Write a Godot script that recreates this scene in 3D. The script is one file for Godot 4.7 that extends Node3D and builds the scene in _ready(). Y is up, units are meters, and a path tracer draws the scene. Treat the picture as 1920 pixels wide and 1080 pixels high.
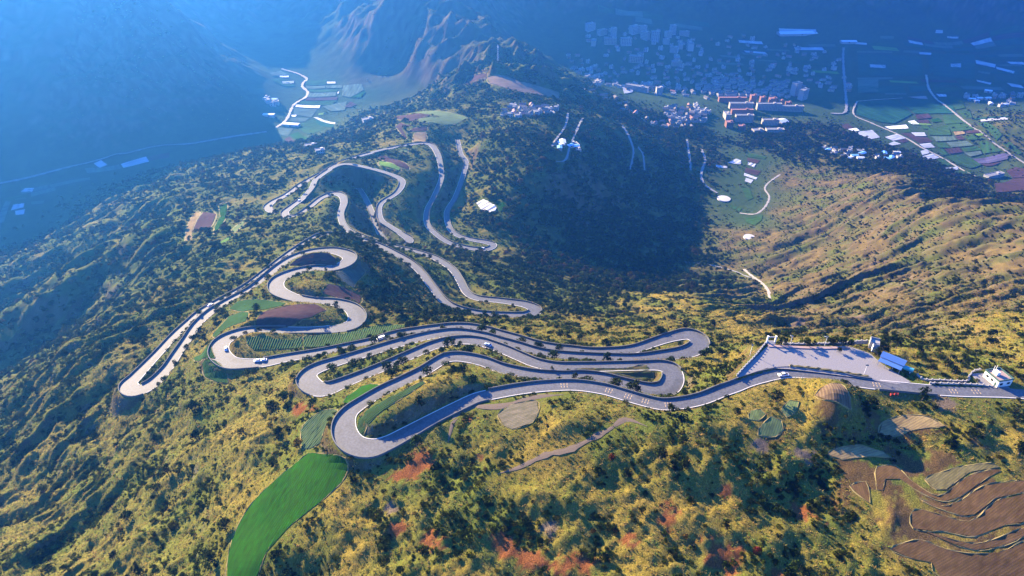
extends Node3D
# Aerial view of a hairpin mountain road. Units are metres, y is up; the drone hovers above x = 0, z = 0.

# surveyed points of the relief: x, z, height, land cover (index into CLS)
const CLS := ["g", "o", "f", "t", "v", "m", "r", "s", "d"]
const CTRL := [
	0, -143.3, 386, 0, -52.1, -146.4, 381, 0, 46.5, -141.5, 389, 0, 94.9, -141.5, 389, 0, 144.6, -142.7, 387, 0, 197.1, -144, 385, 0, -70, -174.4, 381, 0, 
	-30.7, -179.5, 388, 0, 9, -192.7, 392, 0, 53.7, -191, 394, 0, 99.7, -194.7, 393, 0, 112, -175.4, 390, 0, 134, -165.8, 389.5, 0, 156.1, -193.1, 391.5, 
	0, 177.6, -168.6, 389, 0, 213, -182.5, 391, 0, 0, -212.9, 393, 0, 33.7, -218.8, 397, 0, 79.6, -210.4, 399, 0, 114.6, -224.5, 398, 0, 149.1, -237.4, 
	406.5, 0, 149.1, -230.3, 409, 0, 151.5, -225.6, 407.5, 0, 155.2, -223.8, 402, 0, 143.8, -232.9, 406, 0, 140.2, -229.7, 401, 0, 166.4, -227.3, 393.5, 0, 
	155.1, -215.4, 393, 0, 139.3, -220.7, 395, 0, 137, -231.7, 397, 0, 163.6, -216.1, 393, 0, 196.4, -224.6, 394.5, 0, 229.2, -223.1, 396, 0, 245, -191.8, 
	393, 0, 265.8, -224.5, 398, 0, 255.3, -263.7, 393, 0, 298.2, -316.9, 368, 0, 233.5, -271.4, 390, 0, 221.3, -297, 380, 0, 315.7, -362.2, 350, 0, -90.5, 
	-153.8, 369, 0, -87.7, -212.7, 381, 0, -70.7, -202.4, 384, 0, -97.5, -191.6, 376, 0, -109.7, -165.3, 371, 0, -116.3, -162.7, 362, 7, -149.5, -165.4, 
	350, 7, -210.6, -178.9, 328, 7, -289.9, -196, 300, 7, -107.5, -244.3, 371, 7, -141.8, -275.2, 356, 7, -188.2, -280.6, 334, 7, -167.4, -297.7, 343, 7, 
	-209.5, -251.8, 322, 7, -229.8, -226.2, 310, 7, -153, -200, 346, 7, -143, -228.9, 357, 7, -218.2, -304.3, 319, 7, -261.3, -318.7, 300, 7, -299.4, 
	-304.9, 280, 7, -329.2, -288.8, 268, 7, -289.9, -237.4, 285, 7, -344.3, -384.2, 268, 7, -404.4, -390.1, 240, 7, -423.2, -325.3, 235, 7, -373.3, -247.6, 
	255, 7, -282.3, -439.1, 298, 1, -296.6, -419, 291, 1, -335.8, -404.7, 277, 1, -389.4, -398.9, 259, 1, -397.6, -538.4, 220, 1, -476.9, -558.8, 172, 1, 
	-482.3, -642.9, 170, 1, -528.3, -605.7, 146, 1, -556, -562.2, 136, 1, -425, -644.7, 214, 1, -346.9, -548.9, 256, 1, -303.2, -578.9, 268, 1, -287.3, 
	-625.6, 266, 1, -401.1, -672.3, 234, 1, -462.9, -678.2, 212, 1, -495.5, -641.8, 190, 1, -536.8, -613.7, 170, 1, -583.7, -607.7, 152, 1, -458.6, -780.2, 
	196, 1, -524, -787.8, 166, 1, -564.9, -724.5, 142, 1, -625.4, -682.4, 118, 1, -458.3, -830.2, 196, 1, -545.1, -841.1, 168, 1, -604.5, -825.5, 146, 1, 
	-647.7, -767, 120, 1, -702.7, -752.2, 104, 1, -370.6, -749.8, 226, 1, -420.9, -928.7, 190, 1, -551.6, -985.1, 150, 1, -364.6, -982.7, 192, 1, -353.9, 
	-834.4, 214, 1, -684.8, -616.1, 130, 1, -854.7, -820.7, 85, 1, -704.3, -935.9, 100, 1, -653.8, -1069, 110, 1, -535.4, -1068.6, 140, 1, -495.1, -1137.3, 
	140, 1, -401.5, -1149.8, 150, 1, -306, -1017.7, 195, 1, -874.3, -1096.5, 60, 4, -993.6, -1061.9, 62, 4, -842.3, -1215.9, 57, 4, -716.1, -1283.9, 55, 4, 
	-616.4, -1369.9, 54, 4, -543.3, -1429.3, 52, 4, -981.4, -1189.7, 58, 4, -842.1, -1319.1, 55, 4, -708.2, -1399.7, 54, 4, -556.7, -1474.1, 52, 4, -454.2, 
	-1500.7, 52, 4, -473.6, -1692, 50, 4, -515.9, -1594.7, 50, 4, -385.2, -1727.6, 52, 4, -367.4, -1790.4, 60, 4, -561.5, -1770.9, 52, 4, -495, -1853.1, 
	55, 4, -623.9, -1903.2, 62, 4, -1131.4, -1120.3, 62, 4, -787.6, -971.9, 70, 4, -1150, -1280, 150, 5, -1100, -1380, 190, 5, -1210, -1520, 310, 5, -1350, 
	-1400, 290, 5, -1430, -1850, 540, 5, -850, -1420, 150, 5, -900, -1560, 225, 5, -720, -1560, 120, 5, -690, -1680, 120, 5, -1010, -1720, 390, 5, -1250, 
	-1800, 500, 5, -1700, -1500, 480, 5, -1800, -2000, 650, 5, -2300, -1800, 650, 5, -1500, -1100, 180, 5, -1450, -1250, 260, 5, -1000, -1950, 260, 5, 
	-1300, -2150, 420, 5, -2600, -1200, 500, 5, -2100, -900, 250, 5, -900, -1900, 200, 5, -760, -1745, 180, 8, -850, -1705, 285, 8, -735.9, -2098.9, 92, 4, 
	-664, -1999.8, 72, 4, -633.4, -2185.8, 118, 4, -950, -2200, 200, 5, -1012, -2302, 240, 5, -1200, -2600, 380, 5, -1532, -2910, 520, 5, -600, -2300, 150, 
	5, -620, -2600, 330, 5, -2200, -2700, 600, 5, -700, -3000, 560, 5, -400, -3000, 650, 5, 0, -3020, 670, 5, 400, -3060, 670, 5, 900, -3100, 660, 5, 1400, 
	-3150, 660, 5, 2000, -3100, 660, 5, 2800, -3000, 600, 5, -300, -2500, 400, 5, 0, -2600, 330, 5, 300, -2700, 330, 5, 600, -2650, 210, 5, 1000, -2600, 
	150, 5, 1400, -2600, 190, 5, 2000, -2500, 230, 5, 2600, -2300, 250, 5, 0, -4000, 700, 5, -2000, -4000, 700, 5, 2000, -4000, 700, 5, 4000, -3000, 600, 
	5, -4000, -3000, 600, 5, 4000, -1500, 300, 5, -4000, -1500, 500, 5, -137.2, -1815.1, 190, 8, -222.3, -1814.8, 150, 8, -322.3, -1897.6, 100, 8, -161.9, 
	-1758.5, 158, 8, -351.7, -1955.1, 185, 8, -375.2, -1844.6, 72, 8, -264.8, -1996.1, 232, 5, -458.8, -2014.7, 128, 5, -475.8, -1917.3, 80, 5, 0, -2088.4, 
	110, 5, 62.9, -2045.2, 75, 5, 123.4, -1988.3, 60, 5, -69, -1632.4, 185, 5, -148.1, -1728.1, 120, 5, -234.4, -1754.7, 85, 5, -47.2, -2090, 140, 5, 89.3, 
	-2382.1, 90, 5, -33.3, -1423, 205, 1, -66.4, -1412.1, 195, 1, 0, -1349.2, 198, 1, 85.5, -1340.1, 174, 1, -117.3, -1492.3, 165, 1, 46.1, -1474.4, 182, 
	1, -162.7, -1460, 140, 1, -242.2, -1513.9, 110, 1, -290.6, -1503.6, 95, 1, 28.5, -1175, 200, 1, -27.9, -1142.7, 202, 1, -165.4, -1203, 190, 1, -155.1, 
	-1113, 194, 1, -229.3, -1167.8, 178, 1, -84.4, -1151.3, 194, 1, -60.3, -1252, 188, 1, 100, -1236.6, 178, 1, -158.9, -1069.1, 197, 1, -258, -1160.1, 
	166, 1, -170.1, -962.9, 205, 1, -209.6, -958.2, 207, 1, 177.3, -1281, 146, 1, 252.4, -1273.8, 116, 1, -51.1, -1026.3, 205, 2, -8.1, -960.5, 206, 2, 
	42.7, -1028.7, 204, 2, 85, -1017.7, 195, 2, 63.1, -919.4, 190, 2, -7.5, -856.6, 195, 2, 120.4, -1007.9, 158, 2, 211.3, -1125.7, 104, 2, 290.7, -1234.3, 
	88, 2, 287.9, -1146.8, 62, 2, 199.6, -1027.7, 80, 2, 97.8, -918.9, 128, 2, 29.3, -821.3, 172, 2, -28.4, -795.6, 186, 2, 295, -1034, 56, 2, 198.4, -904, 
	80, 2, 103.7, -805.9, 130, 2, 39.1, -701.9, 178, 2, 0, -651.1, 210, 2, 277.5, -888.2, 80, 2, 189.7, -744.9, 126, 2, 126.5, -705.7, 152, 2, 70.8, 
	-622.7, 200, 2, 44.5, -510.2, 252, 2, 86.8, -566.2, 225, 2, -33.8, -606.6, 238, 2, 10.6, -557.4, 244, 2, 254.9, -726.5, 130, 2, -166.2, -544.6, 309, 2, 
	-147.4, -541.9, 306, 2, -127.5, -536.7, 300, 2, -107.3, -519.9, 296, 2, -122.2, -509.2, 306, 2, -90.5, -477.4, 298, 2, -107.9, -432.9, 318, 2, -77.6, 
	-398.2, 328, 2, -44.5, -456.9, 285, 2, 306.3, -1439.9, 75, 2, 399.4, -1479.6, 60, 2, 405.8, -1303.9, 58, 2, 338.7, -1150.9, 60, 2, -58.8, -227.7, 
	395.5, 0, -45.6, -237.7, 396.5, 0, -30.8, -249.9, 396, 0, -18.2, -258.2, 393.5, 0, -151.7, -370.4, 347.5, 0, -134.2, -372.3, 347, 0, -169.8, -362.4, 
	349, 0, -150.7, -417, 343, 0, -156.2, -460.6, 337, 0, 127.9, -556.2, 232, 0, 173.2, -564.8, 226, 0, 69.6, -415.8, 305, 0, 127.6, -449.4, 285, 0, 32.5, 
	-363.3, 338, 0, 178.3, -466.9, 272, 0, 142.4, -364.7, 330, 0, 176.5, -405.2, 308, 0, 212.7, -472.2, 268, 0, -22.2, -378.3, 338, 0, 14.6, -369.2, 338, 
	0, 76.2, -345.8, 345, 0, 125.9, -292.6, 372, 0, 105.8, -268.7, 385, 0, 153.8, -295.5, 385, 0, 178.3, -296.8, 384, 0, 438.3, -1220.2, 55, 4, 485.2, 
	-1310.9, 55, 4, 425.8, -1107.1, 60, 4, 392.7, -1128.7, 60, 4, 413, -1034.7, 66, 4, 377, -949.1, 78, 3, 366.6, -822.6, 102, 3, 342.8, -888.2, 80, 3, 
	300.7, -689.4, 155, 3, 262.3, -538.7, 225, 3, 300, -602, 200, 3, 272.9, -472.2, 268, 3, 294.8, -442.7, 290, 3, 363.7, -717.9, 152, 3, 366.6, -610.5, 
	222, 3, 361.9, -513.1, 268, 3, 369.2, -458.7, 300, 3, 366.1, -402.1, 330, 3, 483.3, -914.3, 112, 3, 489.5, -791.9, 180, 3, 450.1, -651.1, 238, 3, 
	439.3, -569.1, 274, 3, 443.5, -508.2, 300, 3, 499.9, -643, 266, 3, 500.8, -577.9, 290, 3, 538.3, -775.8, 220, 3, 572.6, -894, 185, 3, 620.2, -1068.9, 
	130, 3, 546.9, -1048.1, 100, 3, 473.4, -1031.5, 78, 3, 610, -1111.8, 100, 3, 573.3, -1199.8, 70, 3, 431.1, -898.9, 102, 3, 494.2, -493.4, 320, 3, 
	407.2, -408.5, 335, 3, 287.8, -370.6, 330, 3, 251.6, -383.9, 322, 3, 231.1, -434.1, 290, 3, 633.2, -1326.9, 60, 2, 663.7, -1227.1, 80, 2, 688.6, 
	-1090.8, 120, 2, 725.4, -1027.1, 130, 2, 636.8, -863.1, 175, 2, 731.4, -903, 150, 2, 798.2, -913.5, 140, 2, 607.9, -1409.6, 50, 2, 572.9, -1445.6, 48, 
	2, 716.1, -1445.6, 48, 2, 774.8, -1322.1, 62, 2, 795.5, -1238.5, 75, 2, 708.6, -849.8, 165, 1, 930.2, -1173.8, 60, 1, 964.2, -1108.5, 70, 1, 853.1, 
	-1120.1, 75, 1, 415.7, -1617.2, 62, 4, 619, -1675.1, 42, 4, 480.5, -1506, 50, 4, 731.7, -1686.7, 38, 4, 874.7, -1701.2, 33, 4, 1029.3, -1599.9, 28, 4, 
	1028.2, -1373.5, 28, 4, 1016.5, -1261.5, 30, 4, 911, -1491.1, 30, 4, 982.5, -1788.5, 32, 4, 1200.2, -1794.6, 30, 4, 1282.5, -1698.3, 34, 4, 325.5, 
	-1703.3, 60, 4, 230.9, -1836.7, 60, 4, 376.7, -2023.8, 50, 4, 561.1, -2146.6, 48, 4, 733.7, -2169.1, 42, 4, 865.3, -2066.4, 38, 4, 1194, -2080.6, 34, 
	4, 1501.2, -2059.3, 40, 4, 242.8, -2285, 62, 4, 516.3, -2355.4, 62, 4, 810.3, -2447, 58, 4, 1123.9, -2313.6, 55, 4, 1495.4, -2355.4, 62, 4, 1679.9, 
	-2226.1, 60, 4, 1355.5, -1446.9, 60, 4, 1156.4, -1243.5, 50, 4, 309.7, -2120.3, 55, 4, 502.9, -1882.6, 46, 4, 1107.5, -1437, 70, 2, 1197.3, -1507.1, 
	75, 2, 1093.9, -1367.5, 55, 2, 345.7, -2448.2, 110, 5, 731.3, -2533.3, 110, 5, 1153.1, -2424.2, 115, 5, 1570.6, -2384.3, 140, 5, 259.3, -236.2, 397.5, 
	6, 234.8, -241.2, 397, 6, 209.2, -242.7, 396.6, 6, 169.6, -249.4, 396, 6, 144.6, -256.6, 395.7, 6, 114.8, -250.6, 395, 6, 91.1, -239.5, 394.4, 6, 62.5, 
	-239.1, 393.7, 6, 31.6, -250.7, 392.8, 6, 5.3, -249.3, 391.9, 6, -24.4, -239.1, 390.9, 6, -47.9, -221.9, 390, 6, -71.6, -216, 388.3, 6, -72.3, -246.2, 
	386.7, 6, -46, -270, 385.4, 6, -16.6, -279.8, 384, 6, 12.6, -270, 382.8, 6, 37.1, -270.3, 381.8, 6, 67.7, -262.2, 380.5, 6, 49.4, -282.5, 377.5, 6, 
	23.9, -283.7, 376.5, 6, -3.9, -299.6, 375.2, 6, -27.3, -310.1, 374.2, 6, -55.6, -299.3, 373.1, 6, -83.3, -281.1, 371.9, 6, -106.5, -273.5, 370.6, 6, 
	-97.5, -298.2, 368.9, 6, -69.5, -314.6, 367.4, 6, -43.2, -326.7, 366, 6, -17.8, -325.4, 365, 6, 12.7, -313.2, 363.6, 6, 53.5, -308.8, 362, 6, 89.6, 
	-312.6, 360.5, 6, 113, -322.4, 359.5, 6, 87.2, -328.3, 357.7, 6, 63.4, -321.1, 356.7, 6, 36, -324, 355.7, 6, 2.4, -336.8, 354.3, 6, -27.6, -350.1, 353, 
	6, -58.7, -348.5, 351.7, 6, -87.6, -339.1, 350.3, 6, -119.6, -329.6, 348.9, 6, -151.6, -322.1, 347.5, 6, -185, -332.4, 346.2, 6, -134, -361, 342.4, 6, 
	-108.9, -368.8, 341, 6, -127.3, -397.5, 339.4, 6, -159.8, -407, 337, 6, -178.4, -431.8, 335.6, 6, -157.6, -451.9, 333.9, 6, -132.7, -462.7, 332.2, 6, 
	-147.7, -483.8, 331, 6, -181, -479.6, 326.9, 6, -198, -454.5, 323.2, 6, -215.8, -430.6, 319.6, 6, -233.7, -401.9, 316, 6, -236.4, -371.8, 313.7, 6, 
	-241.4, -342, 312, 6, -253.9, -377.8, 308.8, 6, -248.2, -417.2, 306.5, 6, -233.8, -456.8, 302.9, 6, -217.3, -501.6, 298.1, 6, -208.7, -534.2, 294.6, 6, 
	-195.5, -571.6, 290.6, 6, -169, -585.8, 287.3, 6, -136, -575.8, 284, 6, -110.2, -558.4, 281.7, 6, -84.4, -531.4, 278.9, 6, -71.4, -508.6, 276.9, 6, 
	-51.3, -483, 274.5, 6, -9.3, -475.2, 271, 6, 20.6, -483.9, 269.8, 6, -9.7, -502.4, 267.2, 6, -42.2, -521.1, 263.7, 6, -50.3, -545.3, 261.5, 6, -59.2, 
	-567.7, 259.4, 6, -76.3, -591, 256.8, 6, -106.6, -613.6, 253.5, 6, -144.1, -635.4, 250.5, 6, -178.2, -663.1, 247.5, 6, -202.2, -712.8, 244.1, 6, 
	-205.4, -745.9, 242, 6, -225.5, -776.4, 240, 6, -249.3, -742.9, 237, 6, -269.4, -724.5, 235, 6, -272.7, -755.2, 233.6, 6, -266.5, -781.3, 231.6, 6, 
	-264.2, -814.4, 229.1, 6, -266, -849.8, 226.5, 6, -256, -888, 223.6, 6, -229.7, -909.3, 220.7, 6, -194.3, -897.7, 217.6, 6, -166.6, -883.5, 215, 6, 
	-156.7, -837.9, 211.5, 6, -173.8, -811.2, 208.9, 6, -172.8, -786.4, 206.8, 6, -155.6, -757.2, 203.9, 6, -127.3, -729.3, 200.5, 6, -161.1, -736.7, 
	197.8, 6, -174.1, -769.8, 196.2, 6, -190.3, -818.7, 193.9, 6, -207.2, -863.2, 191.7, 6, -222.9, -897.7, 190, 6, -253.4, -791, 226, 6, -269.8, -768.4, 
	224.6, 6, -297.6, -758.4, 223, 6, -309, -789.9, 222, 6, -298.3, -812.9, 220.6, 6, -288.5, -850, 218.5, 6, -272.3, -888.2, 216.2, 6, -246.4, -945, 
	212.7, 6, -200.3, -992.6, 209, 6, -162.8, -1021.7, 206, 6, -133.1, -1028.7, 204, 6, -116.3, -993.4, 202.5, 6, -106.2, -941.7, 199.6, 6, -103.4, -908.2, 
	197.8, 6, -109.1, -859.7, 195.1, 6, -115, -821.9, 193, 6, -111.6, -787.5, 190.5, 6, -98.4, -765.2, 188.5, 6, -79.1, -745.5, 186.5, 6, -53.7, -735.6, 
	184.5, 6, -23.7, -744.8, 183, 6, -52.3, -761, 182.3, 6, -72.5, -774, 182, 6, -84, -796.1, 181.7, 6, -90.3, -839.8, 181.2, 6, -82.3, -883.7, 180.7, 6, 
	-76.2, -946.4, 180, 6, -73.5, -1014.2, 179.2, 6, -84.3, -1049.9, 178.7, 6, -93.7, -1112.2, 178, 6, 133.3, -275, 396, 6, 155.5, -275, 396, 6, 174.9, 
	-275, 396, 6, 182.3, -260.2, 396, 6, 194.1, -251.4, 396, 6, 162.4, -264.3, 396, 6, 
]
# x, height, z, width
const ROAD_MAIN := [
	259.3, 397.5, -236.2, 6.8, 248.6, 397.3, -239, 6.8, 234.8, 397, -241.2, 6.8, 209.2, 396.6, -242.7, 6.8, 186.8, 396.3, -246.1, 6.8, 169.6, 396, -249.4, 
	6.8, 157.8, 395.8, -254.3, 6.8, 144.6, 395.7, -256.6, 6.8, 134.3, 395.5, -256.7, 6.8, 122.5, 395.2, -253.5, 6.8, 114.8, 395, -250.6, 6.8, 108.8, 394.9, 
	-247.6, 6.8, 101.3, 394.7, -244.4, 6.8, 91.1, 394.4, -239.5, 6.8, 81.2, 394.2, -236.8, 6.8, 71.4, 394, -236, 6.8, 62.5, 393.7, -239.1, 6.8, 53.4, 
	393.5, -243.4, 6.8, 44.4, 393.2, -247.6, 6.8, 31.6, 392.8, -250.7, 6.8, 18.4, 392.3, -250.8, 6.8, 5.3, 391.9, -249.3, 6.8, -7.8, 391.5, -246.4, 6.8, 
	-16.9, 391.2, -243.7, 6.8, -24.4, 390.9, -239.1, 6.8, -36.4, 390.5, -230.7, 6.8, -47.9, 390, -221.9, 7.9, -56.4, 389.3, -216, 8.8, -63.8, 388.8, 
	-213.3, 11, -71.6, 388.3, -216, 11, -77.1, 387.8, -222.7, 11, -79.4, 387.4, -230.9, 10.1, -78.1, 387, -238.5, 7.9, -72.3, 386.7, -246.2, 6.8, -64.4, 
	386.2, -254.4, 6.8, -56, 385.9, -261.2, 6.8, -46, 385.4, -270, 6.8, -39.2, 385, -277.7, 6.8, -34.4, 384.8, -281.6, 6.8, -27.3, 384.5, -282.4, 6.8, 
	-16.6, 384, -279.8, 6.8, -7.1, 383.6, -275, 6.8, 2, 383.2, -272.1, 6.8, 12.6, 382.8, -270, 6.8, 26.6, 382.2, -269.4, 6.8, 37.1, 381.8, -270.3, 6.8, 
	47.6, 381.4, -269.1, 6.8, 57.6, 380.9, -265.8, 6.8, 67.7, 380.5, -262.2, 7.9, 74.4, 380.2, -260.9, 10.1, 80.9, 380, -263.2, 11, 85.2, 379.6, -270.7, 
	11, 85.3, 379.2, -278.4, 10.1, 80.3, 378.8, -281.9, 7.9, 71.1, 378.4, -282.4, 6.8, 49.4, 377.5, -282.5, 6.8, 34.9, 377, -282.8, 6.8, 23.9, 376.5, 
	-283.7, 6.8, 13.3, 376, -287.4, 6.8, 4.5, 375.6, -293.4, 6.8, -3.9, 375.2, -299.6, 6.8, -13.2, 374.7, -305.4, 6.8, -18.5, 374.5, -308.2, 6.8, -27.3, 
	374.2, -310.1, 6.8, -37.2, 373.8, -309.1, 6.8, -46.1, 373.5, -305.5, 6.8, -55.6, 373.1, -299.3, 6.8, -65.8, 372.6, -292.4, 6.8, -74, 372.3, -286.9, 
	6.8, -83.3, 371.9, -281.1, 6.8, -92.4, 371.5, -275.5, 7.9, -99.7, 371, -271.8, 10.1, -106.5, 370.6, -273.5, 11, -112.3, 370.2, -280.4, 11, -112, 369.8, 
	-287, 8.8, -106.8, 369.4, -292.5, 7.9, -97.5, 368.9, -298.2, 6.8, -83.8, 368.1, -306.3, 6.8, -69.5, 367.4, -314.6, 6.8, -54.6, 366.6, -322.3, 6.8, 
	-43.2, 366, -326.7, 6.8, -32.6, 365.6, -328.3, 6.8, -17.8, 365, -325.4, 6.8, -9.7, 364.6, -322.2, 6.8, 2.2, 364.1, -317.7, 6.8, 12.7, 363.6, -313.2, 
	6.8, 22.1, 363.2, -310.7, 6.8, 33.7, 362.8, -309.3, 6.8, 53.5, 362, -308.8, 6.8, 73.2, 361.2, -309.3, 6.8, 89.6, 360.5, -312.6, 7.9, 104.1, 360, 
	-316.2, 10.1, 113, 359.5, -322.4, 11, 115.4, 359, -329.8, 11, 110.1, 358.6, -335.6, 10.1, 99.7, 358.2, -333.5, 7.9, 87.2, 357.7, -328.3, 6.8, 75.7, 
	357.2, -323.1, 6.8, 63.4, 356.7, -321.1, 6.8, 47.2, 356.1, -321.4, 6.8, 36, 355.7, -324, 6.8, 24.7, 355.2, -326.6, 6.8, 13.3, 354.8, -330.8, 6.8, 2.4, 
	354.3, -336.8, 6.8, -7.8, 353.9, -341.7, 6.8, -16.4, 353.5, -346.1, 6.8, -27.6, 353, -350.1, 6.8, -38.1, 352.5, -351.3, 6.8, -46, 352.2, -350.6, 6.8, 
	-58.7, 351.7, -348.5, 6.8, -75.5, 350.9, -344.9, 6.8, -87.6, 350.3, -339.1, 6.8, -103.7, 349.6, -334.1, 6.8, -119.6, 348.9, -329.6, 6.8, -139.3, 348, 
	-325.5, 6.8, -151.6, 347.5, -322.1, 7.9, -162.3, 347, -321.1, 8.8, -174.8, 346.6, -322.6, 11, -185, 346.2, -332.4, 12, -187.3, 345.8, -344.2, 11, 
	-180.4, 345.3, -353.3, 8.8, -169.8, 344.6, -358.2, 6.8, -154.4, 343.7, -359.4, 6.8, -134, 342.4, -361, 6.8, -118.7, 341.5, -364, 8.8, -108.9, 341, 
	-368.8, 11, -107.2, 340.5, -378.7, 12, -114.3, 340, -390.2, 10.1, -127.3, 339.4, -397.5, 7.9, -144.5, 338.2, -401.3, 6.8, -159.8, 337, -407, 8.8, 
	-174.3, 336.3, -417.8, 11, -178.4, 335.6, -431.8, 11, -170, 335, -444, 8.8, -157.6, 333.9, -451.9, 6.8, -141.8, 332.8, -453.7, 8.8, -132.7, 332.2, 
	-462.7, 11, -133.4, 331.6, -474.3, 11, -147.7, 331, -483.8, 8.8, -166.8, 328.7, -485.9, 6.8, -181, 326.9, -479.6, 6.8, -190.2, 325.2, -469, 6.8, -198, 
	323.2, -454.5, 6.8, -205.2, 321.4, -441.2, 6.8, -215.8, 319.6, -430.6, 6.8, -225.1, 318, -420.8, 6.8, -229.7, 317, -413.9, 6.8, -233.7, 316, -401.9, 
	6.8, -235, 314.8, -386.2, 6.8, -236.4, 313.7, -371.8, 6.8, -237.6, 312.5, -356.1, 7.9, -241.4, 312, -342, 10.1, -249.6, 311.5, -335.2, 11, -257.7, 311, 
	-341.5, 11, -256.7, 310.3, -353.1, 8.8, -253.9, 308.8, -377.8, 6.8, -251.6, 307.6, -399.2, 6.8, -248.2, 306.5, -417.2, 6.8, -244.2, 305.5, -433.9, 6.8, 
	-233.8, 302.9, -456.8, 6.8, -224.7, 300.8, -475.6, 6.8, -217.3, 298.1, -501.6, 6.8, -208.7, 294.6, -534.2, 6.8, -203.5, 292.9, -550.6, 6.8, -195.5, 
	290.6, -571.6, 6.8, -187, 289, -584.9, 7, -169, 287.3, -585.8, 6.8, -136, 284, -575.8, 6.8, -110.2, 281.7, -558.4, 6.8, -96, 280.3, -546.1, 6.8, -84.4, 
	278.9, -531.4, 6.8, -71.4, 276.9, -508.6, 6.8, -61.4, 275.5, -492.2, 6.8, -51.3, 274.5, -483, 6.8, -32.4, 272.9, -476.5, 6.8, -9.3, 271, -475.2, 7.9, 
	11.6, 270.3, -475.4, 10.1, 20.6, 269.8, -483.9, 11, 11.9, 269.2, -493.7, 8.8, -9.7, 267.2, -502.4, 6.8, -31.7, 265.1, -509.6, 6.8, -42.2, 263.7, 
	-521.1, 6.8, -50.3, 261.5, -545.3, 6.8, -59.2, 259.4, -567.7, 6.8, -76.3, 256.8, -591, 6.8, -91.3, 255.1, -603.3, 6.8, -106.6, 253.5, -613.6, 6.8, 
	-125, 252.1, -623.7, 6.8, -144.1, 250.5, -635.4, 6.8, -159.6, 249.2, -647, 6.8, -178.2, 247.5, -663.1, 6.8, -191.7, 246.1, -681.7, 6.8, -202.2, 244.1, 
	-712.8, 6.8, -205.4, 242, -745.9, 7.9, -212.9, 241, -768.3, 8.8, -225.5, 240, -776.4, 8.8, -238.9, 238.8, -766.8, 6.8, -249.3, 237, -742.9, 6.8, 
	-259.1, 235.5, -724.9, 7.9, -269.4, 235, -724.5, 8.8, -276.7, 234.4, -736.6, 8.8, -272.7, 233.6, -755.2, 7, -266.5, 231.6, -781.3, 6.8, -264.2, 229.1, 
	-814.4, 6.8, -266, 226.5, -849.8, 6.8, -256, 223.6, -888, 6.8, -245, 222, -906.3, 6.8, -229.7, 220.7, -909.3, 6.8, -194.3, 217.6, -897.7, 6.8, -166.6, 
	215, -883.5, 7.9, -153.3, 213.5, -867.4, 8.8, -156.7, 211.5, -837.9, 7.9, -173.8, 208.9, -811.2, 6.8, -172.8, 206.8, -786.4, 6.8, -166.7, 205.3, 
	-768.8, 6.8, -155.6, 203.9, -757.2, 6.8, -138.7, 202, -741.3, 7.9, -127.3, 200.5, -729.3, 10.1, -130.7, 199.5, -719.3, 8.8, -147.3, 198.7, -720.5, 6.8, 
	-161.1, 197.8, -736.7, 6.8, -174.1, 196.2, -769.8, 6.8, -190.3, 193.9, -818.7, 6.8, -207.2, 191.7, -863.2, 6.8, -222.9, 190, -897.7, 6.8, 
]
# x, height, z, width
const ROAD_LOW := [
	-253.4, 226, -791, 6.8, -269.8, 224.6, -768.4, 6.8, -284.8, 223.7, -758.6, 6.8, -297.6, 223, -758.4, 7.9, -310.6, 222.5, -772.4, 10.1, -309, 222, 
	-789.9, 7.9, -298.3, 220.6, -812.9, 6.8, -288.5, 218.5, -850, 6.8, -272.3, 216.2, -888.2, 6.8, -246.4, 212.7, -945, 6.8, -200.3, 209, -992.6, 6.8, 
	-162.8, 206, -1021.7, 6.8, -133.1, 204, -1028.7, 7.9, -116.3, 202.5, -993.4, 7.9, -106.2, 199.6, -941.7, 6.8, -103.4, 197.8, -908.2, 6.8, -109.1, 
	195.1, -859.7, 6.8, -115, 193, -821.9, 6.8, -111.6, 190.5, -787.5, 6.8, -98.4, 188.5, -765.2, 6.8, -79.1, 186.5, -745.5, 6.8, -53.7, 184.5, -735.6, 
	6.8, -32.2, 183.5, -734.7, 7.9, -23.7, 183, -744.8, 8.8, -32.8, 182.5, -753.7, 7.9, -52.3, 182.3, -761, 6.8, -72.5, 182, -774, 6.8, -84, 181.7, -796.1, 
	6.8, -90.3, 181.2, -839.8, 6.8, -82.3, 180.7, -883.7, 6.8, -76.2, 180, -946.4, 6.8, -73.5, 179.2, -1014.2, 6.8, -84.3, 178.7, -1049.9, 6.8, -93.7, 178, 
	-1112.2, 6.8, 
]
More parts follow.
